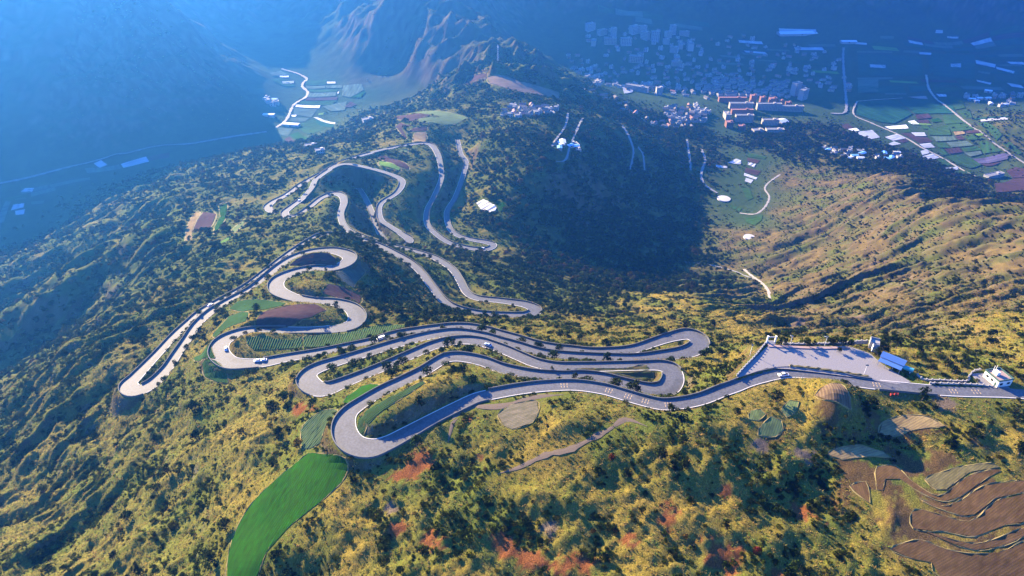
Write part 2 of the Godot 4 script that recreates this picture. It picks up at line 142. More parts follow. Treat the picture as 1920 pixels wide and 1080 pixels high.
# bare earth: x, z, reach, kind: 0 pale, 1 red, 2 brown
const EARTH := [[-37.7, -205.2, 6, 1], [-43.2, -202.1, 6, 1], [-48.3, -199.7, 5, 1], [-53.7, -201.4, 5, 1], [-40.4, -208.8, 4, 1], [-12.9, -206.1, 3, 1], [-19.9, -228.1, 3, 1], [-47.2, -173.8, 4, 1], [-33.9, -167.9, 4, 1], [-26.2, -164, 4, 1], [-4.2, -163.1, 6, 1], [5.1, -157.3, 5, 1], [17.2, -154.8, 6, 1], [12.2, -157.1, 4, 1], [28.2, -153.9, 4, 1], [64, -173.7, 5, 1], [45.8, -164.7, 4, 1], [78, -160.2, 7, 1], [74.9, -155.8, 5, 1], [117.6, -179.1, 4, 1], [126.2, -173, 3, 1], [83.7, -150.6, 5, 1], [97.8, -150.9, 4, 1], [108.4, -210.3, 4, 0], [126.7, -206.9, 5, 0], [207.5, -235.1, 4, 0], [203.2, -233.7, 3, 0], [14.8, -170.3, 3, 0], [-50, -182.7, 3, 0], [-111, -257, 6, 1], [88.4, -186.1, 3, 1], [285.8, -456, 9, 0], [230.3, -441.3, 8, 0], [395.3, -626, 12, 0], [333.6, -594.8, 9, 0], [-176.7, -632.9, 6, 0], [-204.2, -724.6, 6, 1], [-203.2, -558.4, 7, 0], [-65.7, -1394, 14, 0], [156.4, -193.4, 16, 2], [181.9, -194, 20, 2], [198.2, -183, 20, 2], [158.3, -173, 16, 2], [177.3, -159.8, 22, 2], [148.5, -201.9, 9, 2], [171.8, -223.2, 9, 2], [187.6, -225.8, 8, 2], [145.5, -225.9, 8, 2], [115.7, -219.2, 7, 2]]
# fields near the road: label, crop, direction of the rows in degrees, outline x, z ...
const FIELDS := [
	["bright green field in the lower left with a curving earth bank", "lush", 70, [-117.2, -164.2, -120.4, -173.8, -121.8, -184.1, -120.8, -193, -116.6, -202.5, -108.3, -210.5, -100.6, -216.5, -94.8, -219.9, -85.7, -215.4, -76.9, -210.3, -72.8, -206.5, -74.8, -198.9, -82.7, -190.6, -93.5, -181.6, -101.2, -171.1, -103.4, -160.3]],
	["plot of leafy clumps outside the lowest left hairpin", "clump", 60, [-99.8, -224.5, -104.9, -239.9, -103.6, -246.2, -96.3, -251.1, -89.9, -248.8, -85.9, -244.4, -89.8, -235, -89.4, -227.3, -90.3, -223.6, -95.6, -222.8]],
	["small green plot above the road into the lowest left hairpin", "lush", 40, [-85.8, -252.8, -85, -257.7, -78.5, -266.8, -74.2, -266.9, -67.9, -261.4, -69.9, -254.2, -74.6, -250, -79, -247.7]],
	["narrow green strip inside the lowest left hairpin", "dark", 38, [-73, -231.3, -69.1, -234.9, -56.5, -242, -44.2, -252.2, -42.6, -250, -49.9, -241.1, -61.2, -230.8, -66.7, -225.1, -68.7, -221.8, -70.9, -223.1, -72.5, -226.8]],
	["slim planted island inside the lower right hairpin", "mixed", 0, [31.7, -279.6, 38.5, -282.1, 49.3, -281.1, 60.3, -280.8, 73.2, -282.9, 76.1, -274.4, 74, -271.2, 59, -273.6, 48.4, -275.1, 34.2, -275.8]],
	["western block of cabbage rows inside the wide left hairpin", "rows", 92, [-169.1, -338.5, -168.7, -343.8, -160.1, -346.8, -151.5, -344.5, -142.1, -346.1, -137.9, -351, -134.3, -338, -151.4, -333.8, -163, -332.9]],
	["eastern block of cabbage rows running towards the trees", "rows", 92, [-136.9, -351.6, -122.3, -356.5, -111.8, -356.5, -102.3, -361.3, -93.1, -368.5, -75.9, -369.2, -68, -366.9, -84.3, -353.7, -98.9, -345.9, -114, -340, -133.2, -338.1]],
	["dark ploughed plot above the wide left hairpin", "plough", 20, [-171, -360.4, -172.5, -379.1, -153.8, -388.7, -137, -388.3, -128.8, -381.4, -135.8, -371.4, -158.7, -359.5]],
	["green vegetable strip along the top of the dark ploughed plot", "veg", 15, [-209.5, -408, -205.9, -416.6, -187.8, -409.2, -161.4, -395.7, -162.2, -389.7, -173.2, -385.6, -187.4, -391.9, -192.2, -391.5]],
	["green vegetable plot curving down beside the wide left hairpin", "veg", 60, [-202.6, -391.4, -192.2, -391.5, -184.9, -385.5, -179.3, -366.1, -193.8, -366.9, -198.7, -358.6, -204.7, -366.2, -204.9, -375]],
	["green terrace outside the wide left hairpin", "veg", 70, [-202.3, -342.1, -201.7, -351.7, -197.7, -353.9, -191.7, -337.7, -185.7, -327, -190.3, -327.1, -205.8, -338.8, -209.9, -345]],
	["lower green terrace outside the wide left hairpin", "veg", 70, [-195.1, -327.8, -185.1, -325.1, -175.6, -316.5, -171.3, -307.5, -179.3, -310.1, -190.4, -317.7]],
	["purple brown plot on the mound below the upper right bend", "plough", -20, [-138.1, -407.4, -137.3, -423, -127.6, -426.8, -115.1, -425.5, -112.1, -406.7, -122.7, -405.2]],
	["grey green net-covered plot beside the upper right bend", "net", -20, [-137.7, -444.4, -123.6, -464.7, -118.7, -463.9, -121.9, -442.6, -122.4, -433.7, -129.5, -435.4]],
	["dark reddish crop filling the inside of the upper bend", "crimson", 10, [-178, -459.3, -174.4, -469.6, -164.4, -474.5, -149.7, -473, -142.3, -465.6, -139.5, -458.6, -151.9, -455.7, -166.8, -454.5]],
	["grey brown fallow field in the loop of the dirt track", "fallow", 15, [-6.7, -230.7, 0, -237.1, 11.9, -238.5, 12.3, -230, 9.4, -223.6, 0, -220.8, -3.7, -223.4]],
	["stubble covered top of the round knoll beside the car park", "stubble", 80, [140.8, -233.4, 145.8, -236.6, 154.7, -239.4, 154.6, -228.7, 153.7, -224.1, 148.4, -226.3, 143.4, -229.1]],
	["small green plot left of the round knoll", "pale", 60, [125.1, -229.5, 130.6, -235.3, 134.4, -233.4, 132, -229.2, 126.5, -225.7]],
	["larger green plot left of the round knoll", "pale", 60, [109.8, -214, 113, -219.8, 119.2, -225.2, 123.2, -223.2, 122.5, -218.3, 117.6, -214.1]],
	["green patch beside a dirt track left of the round knoll", "pale", 60, [107.9, -222.5, 110.3, -227.9, 115.4, -229.4, 116.6, -226.3, 111.5, -221.9]],
	["golden fallow terrace right of the round knoll", "straw", 25, [166.6, -218, 171.5, -225.6, 183.7, -229.8, 193.2, -227.8, 197.5, -221.8, 190.5, -221.7, 184.1, -221.4, 174.7, -218.1]],
	["S-shaped ploughed terrace in the lower right", "brown", 35, [155.8, -197.3, 158.6, -200.7, 166.9, -201.9, 169.6, -194.4, 174.9, -186.9, 180.4, -186.7, 195.4, -195.7, 208.6, -198.3, 209.5, -197.2, 200.9, -193.6, 186.3, -185.3, 177.8, -183, 170.6, -187.3, 165.6, -194.3, 158.9, -194, 155.1, -187.9, 153.1, -188.4]],
	["small upright ploughed plot beside the S-shaped terrace", "brown", 80, [142.4, -190.4, 150, -192.7, 148.8, -186.2, 147.1, -181.8, 144.6, -184.9]],
	["long ploughed terrace bending across the lower right", "brown", 30, [162.6, -177.7, 167.6, -179, 180.5, -174.3, 187.2, -175.2, 200, -183.1, 213.6, -186, 206.6, -173.6, 198.2, -172.5, 182.6, -167.2, 172.2, -169.1, 159.5, -170.3]],
	["narrow ploughed step below the long bending terrace", "brown", 20, [163.1, -169.5, 176.5, -165, 185.8, -165.2, 205.3, -171.3, 203.4, -167.9, 191.9, -163.5, 179.6, -161.6, 171.4, -164.6]],
	["broad ploughed field in the lower right corner", "brown", 25, [146.8, -161.4, 154.2, -164.6, 160.5, -165.5, 168.6, -161.9, 178.9, -160.1, 189.1, -160.9, 201.8, -165.1, 193.6, -150.5, 161.3, -149.7, 160.3, -156.3, 153.4, -157.6]],
	["upper fallow terrace with green stripes in the lower right", "straw", 20, [138.9, -206.6, 143.8, -209.6, 155.3, -211.5, 164.5, -208.9, 167, -206, 159.8, -206.4, 151.3, -205.1, 144.7, -204.1]],
	["green brown terrace curving up to the right edge scrub", "olive", 30, [175.9, -194.1, 182.4, -197.3, 194, -200.3, 207.6, -201.3, 209.8, -199.1, 196.6, -197.4, 182.4, -189.2, 178.1, -188.9]],
	["dark ploughed terrace between the two long bends", "brown", 30, [168.8, -184.3, 176.7, -181, 185.4, -183.6, 199.4, -190.6, 217.1, -192.1, 214.2, -187, 200.4, -184.4, 187.7, -177, 182, -176.4, 172.8, -180.6]],
	["long green strip on the left ridge flank", "lush", 75, [-376.5, -781.4, -370.3, -792.9, -348.2, -733.9, -325.5, -650.4, -340.8, -682.8, -355, -733.2]],
	["short green strip on the left ridge flank", "pale", 50, [-311, -661.1, -323.8, -735.9, -306.8, -680.7, -297.4, -636.9]],
	["bright yellow green bed on the left ridge flank", "bright", 45, [-304.8, -609.6, -298.2, -627.1, -292.7, -616.6, -299.4, -603]],
	["pale straw strip on the left ridge flank", "straw", 75, [-359.7, -647.7, -383.6, -711, -400.8, -767, -388.3, -753.1, -364.6, -677.2, -349.7, -642.3]],
	["bare brown plot on the left ridge flank", "plough", 70, [-366.4, -685.9, -386.7, -757.6, -365.8, -746.2, -346.1, -685.6, -354.4, -670.6]],
	["upper purple terrace on the ridge above the far bends", "plough", 10, [-228.9, -1269.1, -225.8, -1299.9, -189.1, -1235.2, -146.4, -1193.3, -162.4, -1179.8, -179, -1162.4, -199.7, -1188.3]],
	["pale green terraces on the ridge above the far bends", "pale", 10, [-167.7, -1171.4, -143.9, -1181.5, -129.7, -1175.1, -130.5, -1184.1, -158.6, -1201.2, -202.7, -1281.6, -178.6, -1255.3, -123, -1213.1, -82.6, -1174.6, -78.5, -1167.9, -97.2, -1150.9, -118.9, -1147.5, -141.3, -1154.4, -161.2, -1147.6]],
	["lower purple terrace on the ridge above the far bends", "plough", 10, [-204.2, -1146.4, -199, -1167, -184, -1144.4, -170, -1139.9, -191.8, -1130.4, -173.5, -1067.4, -174.7, -1058.1]],
	["small purple plot beside the pale lawn", "plough", 10, [-175.2, -1103.7, -170.7, -1120.8, -150, -1137.7, -145.9, -1117.9, -164.7, -1106.5]],
	["pale straw lawn beside the far bend", "straw", 10, [-158.9, -1035, -165.2, -1088.9, -160.8, -1104.4, -147.5, -1110.9, -140.8, -1051]],
	["purple strip below the far bend", "plough", -30, [-205.3, -971.7, -197, -975.2, -174.1, -962.1, -149.1, -912.4, -149.5, -903.6, -167.5, -910.3]],
	["lime green strip below the far bend", "bright", -30, [-196.1, -937.5, -190.1, -935.7, -160, -901.8, -161.1, -895.4, -191.3, -911.4]],
	["light green corner plot inside the far bend", "pale", 0, [-177.3, -993.6, -172, -998.4, -162.6, -1001, -161.3, -981.3, -170.6, -987.9]],
	["tan threshing terrace below the lattice mast", "tan", -15, [-49.5, -1390.4, -32.1, -1397.3, -7.3, -1389.1, 14.4, -1372.1, 97.8, -1394.2, 95.3, -1351.4, 56.4, -1327.5, 14, -1320.6, -21.2, -1341.2, -45.1, -1363.3]],
	["brown terrace curving round the tan one below the mast", "plough", 30, [-101, -1424.3, -83.3, -1449.9, -51.7, -1417.1, -53, -1397.7, -73.5, -1403.2, -89.5, -1388.7]],
]
# patchwork of the valley floors: crop, outline
const VALLEY := [
	["sheet", [895.5, -1568.9, 958.2, -1589.9, 950.6, -1562.3, 901.1, -1552.4]],
	["sheet", [973, -1612.4, 992.7, -1619.8, 990.4, -1591.9, 973, -1590.2]],
	["film", [796.5, -1510.6, 850.6, -1537.4, 845.4, -1485.3, 808.2, -1460.4]],
	["sheet", [789.9, -1531, 815.2, -1544.9, 815.2, -1525.7, 798.1, -1516.8]],
	["film", [858.2, -1490.5, 899.3, -1518.6, 911, -1493.3, 867.4, -1467.6]],
	["film", [841.2, -1438.1, 868.7, -1465.4, 876.8, -1449.7, 846.6, -1430.5]],
	["film", [939.2, -1529.9, 969.5, -1527.6, 962.7, -1504, 938.2, -1505.8]],
	["film", [923.7, -1458.9, 952.8, -1467, 952, -1442.6, 924.7, -1437.9]],
	["film", [904.8, -1415.5, 927.9, -1430.8, 921.8, -1408.9, 894.8, -1389]],
	["film", [885.9, -1377.1, 927.6, -1408.1, 932.7, -1385.4, 884, -1353.7]],
	["film", [890.8, -1297.8, 947.4, -1342.1, 933.9, -1315.5, 872.3, -1259.6]],
	["film", [1141.6, -1806.6, 1166.9, -1802.5, 1157.5, -1783.3, 1138.1, -1783.5]],
	["pink", [1054, -1783.2, 1106.4, -1790.2, 1098.7, -1765.5, 1075.5, -1769.8]],
	["plough", [785.5, -1559.1, 809.3, -1576.3, 807.4, -1541.8, 778.9, -1526.5]],
	["plough", [1013.7, -1656.8, 1046.8, -1661, 1040.7, -1630.3, 1004, -1627.9]],
	["plough", [999.1, -1621.8, 1026.4, -1620.1, 1017.8, -1594, 994.7, -1594.7]],
	["plough", [912.8, -1525, 935.3, -1529.2, 943.8, -1503.1, 961.7, -1498.4, 962.1, -1473.9, 926.9, -1464.4, 919.7, -1500.5]],
	["plough", [968.3, -1433.3, 999.1, -1432.9, 997.9, -1413.3, 966.6, -1409.6]],
	["plough", [877.8, -1472, 907.7, -1488.5, 906.3, -1472.5, 884.8, -1459.2]],
	["plough", [1014.6, -1482.3, 1025.2, -1481.6, 1023.5, -1459, 1012.9, -1465.3]],
	["plough", [1044, -1498, 1062.9, -1483.5, 1059.4, -1469.1, 1039.3, -1485]],
	["violet", [1004.2, -1383.8, 1057.3, -1374.7, 1066.2, -1364, 1056, -1353, 1022.5, -1357.4, 1006.4, -1361.4]],
	["plough", [1007.3, -1359.2, 1021.7, -1355.7, 1045.9, -1350.7, 1023.6, -1344.5, 1012.3, -1346]],
	["veg", [950.2, -1397.7, 994.4, -1405.1, 1008.2, -1354.9, 972.1, -1335.2, 956.7, -1353.4]],
	["lush", [1033.2, -1617.4, 1052.2, -1623.3, 1045.4, -1593.4, 1026.3, -1600.3]],
	["bright", [1049.3, -1471.2, 1060.3, -1463.8, 1058.5, -1453.1, 1046.2, -1458.5]],
	["veg", [991.1, -1551.5, 1040.9, -1563.6, 1011.4, -1491.9, 970.4, -1511.3]],
	["veg", [1037.8, -1566.2, 1070, -1548.9, 1062.1, -1497.1, 1022.8, -1509.8]],
	["veg", [1071.6, -1642.4, 1095.3, -1629.4, 1073.4, -1551, 1041.3, -1572.5]],
	["mid", [972, -1501, 1012.2, -1485, 1010.4, -1464.5, 968.7, -1471.8]],
	["veg", [1028.3, -1471.4, 1044.3, -1470.8, 1053.9, -1438, 1028.4, -1454.8]],
	["mid", [985.9, -1462.2, 1023.5, -1452.9, 1026.9, -1430, 985.5, -1439]],
	["veg", [1038.5, -1438.1, 1053.3, -1432.4, 1059, -1382.4, 1030.5, -1394.2]],
	["mid", [999.2, -1410, 1029.9, -1406, 1028.9, -1395, 1003.4, -1392.4]],
	["veg", [1002.6, -1430.4, 1030.5, -1424.9, 1034.4, -1407.3, 1002.5, -1412.4]],
	["deep", [900.8, -1731.6, 1012.3, -1759.5, 1009, -1663.9, 931, -1594.6, 898.3, -1598.9, 857.8, -1644.1]],
	["deep", [1017.7, -1759.7, 1084.5, -1766.6, 1104.5, -1714.4, 1075.2, -1653.9, 1015.5, -1666.9]],
	["deep", [1056.6, -1660.1, 1103.7, -1640.3, 1134.9, -1714.3, 1107.1, -1709.8]],
	["veg", [992.2, -1585.2, 1007.4, -1586.9, 995.1, -1550.3, 978.6, -1554.3]],
	["veg", [928.1, -1548.4, 951.2, -1556.4, 945.2, -1534.8, 925.2, -1532.8]],
	["veg", [966.1, -1466.7, 981, -1461, 981.9, -1436, 956.9, -1438.9]],
	["veg", [952.1, -1433.9, 965.3, -1433.5, 961.9, -1404.7, 946.4, -1400.6]],
	["veg", [904.6, -1281.8, 966, -1325.1, 948, -1290.2, 866.9, -1224.6]],
	["veg", [920.7, -1374.4, 942, -1384.1, 938.3, -1345.7, 899.8, -1316.4]],
	["straw", [1024.3, -1508.7, 1042.6, -1499.3, 1037.2, -1484.8, 1017.9, -1487.9]],
	["deep", [951.5, -1862.4, 1081.3, -1872.3, 1063, -1810.6, 927, -1803.9]],
	["deep", [1096.4, -1868.8, 1149.2, -1874.4, 1131, -1832.7, 1076, -1815]],
	["mid", [1005.3, -1809.1, 1063, -1810.6, 1058.1, -1800.2, 999.6, -1796.4]],
	["veg", [1167.3, -1866.3, 1235.5, -1854.2, 1222.5, -1825.3, 1147.2, -1816.5]],
	["veg", [1162, -1783.2, 1191.8, -1774.5, 1149, -1681.6, 1117.9, -1670.1]],
	["veg", [1117.2, -1660.1, 1145.9, -1659.5, 1105.8, -1580.3, 1096.7, -1591.5]],
	["veg", [1081.9, -1524.9, 1101.4, -1522.3, 1083.9, -1433.1, 1066.7, -1420.5]],
	["veg", [1069.4, -1405.8, 1084.3, -1402, 1085.9, -1358, 1077.8, -1356.1]],
	["plough", [924, -1189.4, 1021.6, -1273.5, 1050.6, -1270.1, 966.4, -1154.7, 881.2, -1120.5]],
	["plough", [1033.9, -1313.8, 1054.4, -1320, 1068.5, -1301, 1051.9, -1272.3, 1024.9, -1278.7]],
	["film", [1081.4, -2078.1, 1124.1, -2068.5, 1109.1, -2035.5, 1067.3, -2043.6]],
	["film", [1328.5, -2084.4, 1362.4, -2087.4, 1336.7, -2041.4, 1309.4, -2046.6]],
	["film", [1429.4, -2128.9, 1448.3, -2058.4, 1425, -2023.1, 1401.5, -2076.7]],
	["film", [1434.3, -2034.7, 1460.4, -1984.8, 1445, -1965.6, 1422.9, -2010.7]],
	["film", [1314.7, -1922.8, 1341.5, -1894.4, 1330.5, -1880.3, 1309.5, -1907.9]],
	["film", [1383.3, -1894.9, 1409.9, -1873.5, 1404.2, -1848, 1379.4, -1863.4]],
	["film", [1429.3, -2382.1, 1449.1, -2377.6, 1445.3, -2365.2, 1422.1, -2369]],
	["film", [1453, -2349.5, 1483.4, -2335.3, 1479.4, -2327.5, 1451.5, -2341]],
	["film", [911.9, -2419.1, 1020.7, -2373.3, 1014.7, -2352.1, 908.2, -2393.8]],
	["film", [1119.6, -2283.2, 1154.1, -2275.5, 1149.1, -2261.7, 1115.9, -2269.3]],
	["mid", [1100.5, -2216.7, 1211.7, -2212, 1204.3, -2195.4, 1095.1, -2200.5]],
	["mid", [1252.2, -2225.6, 1313.9, -2232.3, 1297.6, -2205.1, 1244.4, -2205.8]],
	["mid", [982.6, -1936.8, 1090.5, -1949.6, 1081.4, -1930.1, 976.5, -1919.9]],
	["deep", [1089.7, -2183.1, 1284.2, -2172.6, 1182.2, -1959.8, 996.8, -1958.1]],
	["deep", [1344.2, -2222.5, 1466.8, -2198.3, 1311.5, -1926, 1212.8, -1959.7]],
	["deep", [1297.3, -2154.1, 1406.9, -2231.6, 1341.2, -2112.2, 1210.7, -1975.7]],
	["mid", [1365.3, -2004.3, 1387.8, -1980.8, 1377, -1965.5, 1355, -1984.2]],
	["film", [1302.8, -2221.6, 1344.2, -2222.5, 1327.9, -2196.4, 1290.5, -2196.5]],
	["mid", [976.7, -1916.7, 1038.4, -1924.8, 990, -1816.3, 929.2, -1804.1]],
	["mid", [1210.7, -2313.3, 1260.8, -2318.4, 1251.8, -2302.7, 1206.9, -2299]],
	["film", [-503.1, -1841.5, -478, -1835.1, -475.5, -1822.7, -499.2, -1828.1]],
	["sheet", [-535.7, -1652.1, -478.3, -1658.1, -477.2, -1640.7, -534.2, -1637.1]],
	["sheet", [-629.2, -1846.2, -612.6, -1869.5, -609.5, -1858, -626.2, -1835.8]],
	["film", [-612.7, -1806.9, -590.6, -1837, -585.7, -1818.3, -606.9, -1790.5]],
	["film", [-477.4, -1580.4, -468.2, -1581.7, -409.5, -1518.6, -405.9, -1499.9]],
	["sheet", [-530.7, -1586.6, -519.5, -1591.2, -519.4, -1578.9, -527.9, -1577.9]],
	["bright", [-471.1, -1606.1, -459.1, -1614.3, -457.4, -1596.4, -469.1, -1595.3]],
	["film", [-457.4, -1760.9, -453.6, -1763.8, -451.2, -1747.1, -454.4, -1747.6]],
	["lush", [-498.4, -1455.4, -485.1, -1476.1, -423.4, -1350.5, -415.8, -1298.5, -446.2, -1354.6]],
	["deep", [-466.1, -1558, -458.4, -1560.6, -408.4, -1500.2, -402.6, -1467.6, -460.9, -1532.3]],
	["mid", [-552.8, -1815.5, -502.7, -1816.9, -498.1, -1796.2, -547.1, -1792.4]],
	["mid", [-502.7, -1816.9, -455, -1807.4, -451.4, -1789.5, -492.9, -1796.8]],
	["veg", [-562.4, -1855.6, -505.6, -1856.1, -500, -1823.1, -556.6, -1820.7]],
	["veg", [-538.2, -1788, -460.9, -1783.9, -459.6, -1765, -532.6, -1765.3]],
	["mid", [-533.9, -1760.3, -460.2, -1761.4, -456, -1730.1, -526.1, -1719.9]],
	["plough", [-525, -1715.6, -448.3, -1724, -445.7, -1699.4, -523.5, -1690.1]],
	["veg", [-531.6, -1683.3, -444.9, -1695.8, -452.3, -1660.7, -529.8, -1657.2]],
	["mid", [-472.7, -1653.1, -418.4, -1688.7, -410.1, -1623.4, -443.3, -1619.4]],
	["mid", [-535.4, -1632.6, -480.9, -1635.7, -481.8, -1578.9, -527.9, -1593.9]],
	["mid", [-526.8, -1571.8, -486.1, -1577.4, -489.1, -1551.8, -524.9, -1546.9]],
	["veg", [-494.9, -1538.1, -473.1, -1572.2, -422.4, -1473, -441.2, -1425.1, -492.7, -1503.5]],
	["mid", [-541.8, -1505.2, -504.1, -1503.5, -500.6, -1444, -524, -1462.4]],
	["lush", [-413.6, -1715.9, -388.1, -1759.6, -381.8, -1753.1, -388.1, -1715.1]],
	["mid", [-451.5, -1803.4, -400.4, -1802.1, -389.1, -1765.8, -416.1, -1716, -439.8, -1732.2]],
	["plough", [-419.8, -1646.7, -408.4, -1688.7, -389.4, -1667.6, -399.9, -1645.5]],
	["plough", [-498.8, -1416.4, -495.6, -1442.2, -427.4, -1289.8, -403.9, -1188.4]],
	["veg", [-633.6, -1783, -621.9, -1835.5, -577.7, -1802.1, -594.8, -1773]],
	["mid", [-652.8, -1840, -641, -1894.5, -615.4, -1877.2, -642.1, -1820.2]],
	["film", [-857.6, -1295.9, -849.3, -1310.2, -832.5, -1300.1, -841.2, -1285.2]],
	["film", [-924, -1159.1, -925.9, -1175.6, -908.4, -1175.6, -900.9, -1156.2]],
	["film", [-889.1, -1075, -900.7, -1099.8, -882.9, -1104.5, -873.8, -1087]],
	["film", [-880, -1072.6, -865.7, -1078.2, -854.8, -1057.7, -868.2, -1055.1]],
	["mid", [-901.2, -1063.2, -927.1, -1119.7, -914.4, -1114.6, -872.1, -1028.3, -876.7, -1024.8]],
	["mid", [-875.2, -1111.4, -850.7, -1112, -844.4, -1098.6, -865.9, -1097.7]],
	["mid", [-916.2, -1128.3, -899.2, -1133.7, -892.3, -1124.1, -911.6, -1122.6]],
	["rowsheet", [484, -1297.6, 496.4, -1287.2, 488.4, -1269.8, 479.5, -1285.8]],
	["plough", [490.3, -1322.8, 511.2, -1306.6, 500.5, -1289.7, 483.9, -1305]],
	["plough", [472.5, -1272.7, 496.4, -1251.2, 483, -1231.4, 463.4, -1250.5]],
	["film", [461.9, -1246.9, 479.8, -1221, 474.6, -1212, 457.4, -1234]],
	["film", [458.1, -1222.4, 469.6, -1211.5, 459.5, -1195, 451.4, -1206.5]],
	["film", [440.8, -1294.1, 463.9, -1317.2, 472.6, -1308.3, 466.8, -1287.5, 452.5, -1291.9]],
	["film", [412.6, -1280.2, 436.5, -1277.6, 434, -1268.4, 410.5, -1267.5]],
	["veg", [500.2, -1348.5, 531.3, -1327.8, 522.9, -1312, 492.1, -1329]],
	["veg", [403.5, -1040.4, 434.6, -1046.1, 424.7, -1021.5, 406.8, -999.8, 398.2, -1020.4]],
	["veg", [391.3, -1101.2, 410.7, -1083.7, 403.1, -1070.7, 390.9, -1088.5]],
	["veg", [435.9, -1174.9, 449.7, -1169.4, 441.8, -1123.3, 429.4, -1114.9]],
	["rowsheet", [-51, -861.7, -41.3, -867.2, -21.1, -836.4, -23.7, -822, -40, -829.9]],
	["lush", [-21.3, -846, -11.7, -847.2, -6.8, -833.4, -17.2, -826.7]],
	["film", [292.6, -1791.5, 327.2, -1829.1, 312.7, -1738, 279.6, -1674.5]],
	["plough", [1310.2, -2333.6, 1392.5, -2324.2, 1392, -2305.1, 1305.7, -2315.8]],
	["mid", [1394.8, -2323, 1483.2, -2311.3, 1481.1, -2292.7, 1395.3, -2302.6]],
	["plough", [1485.9, -2312.7, 1554.2, -2304.1, 1552, -2284.1, 1487.1, -2291.5]],
	["veg", [1560.7, -2302.1, 1640.3, -2294.8, 1637.9, -2275.3, 1555.3, -2283.9]],
	["film", [1304.4, -2310.8, 1351.8, -2306.1, 1348.7, -2287.1, 1302.1, -2291.9]],
	["mid", [1356.2, -2305, 1446.3, -2294.4, 1441.4, -2274.2, 1353.9, -2285.8]],
	["veg", [1447.9, -2292.2, 1497.1, -2288.5, 1496.5, -2271.3, 1447.1, -2277]],
	["film", [1498.9, -2287.9, 1553.2, -2280, 1552.1, -2261.1, 1500.5, -2268.2]],
	["plough", [1556.5, -2281.2, 1659.4, -2269.1, 1658.3, -2251.2, 1555.4, -2263.3]],
	["deep", [1279.1, -2293.3, 1362, -2283.4, 1362.7, -2255.5, 1277, -2267]],
	["deep", [1367, -2280.9, 1423.7, -2274.4, 1420.1, -2248.6, 1366.7, -2255.8]],
	["deep", [1427.7, -2273.5, 1495.1, -2266.1, 1494.8, -2239.6, 1424.7, -2250.2]],
	["mid", [1502, -2267.2, 1553.4, -2260.5, 1551.4, -2235, 1495.2, -2241.4]],
	["deep", [1557, -2259.1, 1652.8, -2245.9, 1647, -2220.2, 1556.1, -2234]],
	["veg", [1157.5, -2276.1, 1248.5, -2265.7, 1247.5, -2246.7, 1153.1, -2257.8]],
	["lush", [1396.5, -2246.4, 1467, -2240.1, 1464.1, -2219.2, 1396.9, -2228.8]],
	["deep", [1470.4, -2238.6, 1529.3, -2232.3, 1529.4, -2214.8, 1469.3, -2222.4]],
	["veg", [1534.6, -2229.7, 1636.6, -2217.9, 1635.9, -2200.7, 1532.3, -2213.7]],
	["bright", [1162.4, -2255.6, 1238, -2243.3, 1235.4, -2215.6, 1159, -2225.1]],
	["deep", [1465.7, -2184.5, 1515.7, -2175.4, 1514.2, -2151.5, 1464.3, -2155.9]],
	["mid", [1522.8, -2176.7, 1592.9, -2165.9, 1588.6, -2140, 1518, -2148.4]],
	["veg", [1460.8, -2151.2, 1514.9, -2144.2, 1509, -2115.6, 1455.3, -2121.2]],
	["film", [1493.5, -2082.8, 1542.9, -2080.6, 1537.6, -2047.1, 1489.9, -2053.4]],
	["mid", [1451, -2053.4, 1513.7, -2047.3, 1509.6, -2030.2, 1450.5, -2039.1]],
	["deep", [1391.2, -1989.8, 1463.2, -1981, 1461.3, -1962.7, 1387, -1971.2]],
	["plough", [1159.5, -1932.3, 1256.8, -1919.2, 1251.2, -1900.8, 1153.9, -1910.3]],
	["veg", [1346.6, -1908.4, 1435.7, -1899.1, 1432.8, -1879.1, 1347.2, -1889]],
	["bright", [1065.7, -1919.3, 1138.6, -1908.3, 1137, -1891.4, 1061.9, -1898.9]],
	["deep", [1199, -1903.1, 1247.2, -1894.2, 1244.3, -1875.5, 1194.3, -1882.4]],
	["veg", [1251.2, -1895.2, 1344.7, -1882.8, 1342.4, -1865.6, 1248, -1874.3]],
	["mid", [1241.3, -1874.3, 1347.2, -1861.2, 1342.4, -1833.5, 1238.8, -1847.5]],
	["deep", [1103.5, -1571.8, 1158.9, -1541.7, 1155.5, -1531.3, 1097.9, -1561.7]],
	["film", [1106, -1550.7, 1148.9, -1527.9, 1137.4, -1506.1, 1096.1, -1532.6]],
	["bright", [971.6, -1606.4, 1015.3, -1589.6, 1012.5, -1575.4, 967.7, -1593.6]],
	["film", [753.7, -2336.8, 830.2, -2331, 827.2, -2299.9, 749.8, -2308.6]],
	["mid", [967.5, -2284.2, 1050.2, -2275.3, 1049.8, -2256.4, 968, -2263.1]],
	["film", [915.8, -2264.8, 1003.3, -2256, 1001.5, -2228.8, 911.4, -2237.5]],
	["mid", [819.7, -2245.6, 891.4, -2235.8, 887, -2217.9, 818.3, -2223.8]],
	["deep", [718.9, -2232.2, 823.2, -2219.2, 822.7, -2200.5, 714.9, -2211.1]],
	["film", [733.3, -2202.6, 799.9, -2196.7, 798.7, -2168.5, 733.2, -2176]],
	["mid", [718.7, -2174.4, 795.6, -2164.4, 792.7, -2136.5, 715.8, -2144.2]],
	["veg", [856.3, -2127.9, 952, -2115.4, 952, -2101.7, 858.5, -2112.1]],
	["mid", [638.7, -2129.7, 711.6, -2120.7, 707.1, -2098.5, 637.5, -2108]],
	["veg", [804.9, -2114.4, 878.8, -2106.9, 875.8, -2082.9, 803.7, -2090.5]],
	["deep", [881.3, -2104.8, 930.5, -2098.5, 930.7, -2078.5, 878.4, -2084.2]],
	["deep", [692, -2096.2, 742.9, -2093.9, 742.2, -2077.4, 689, -2084.8]],
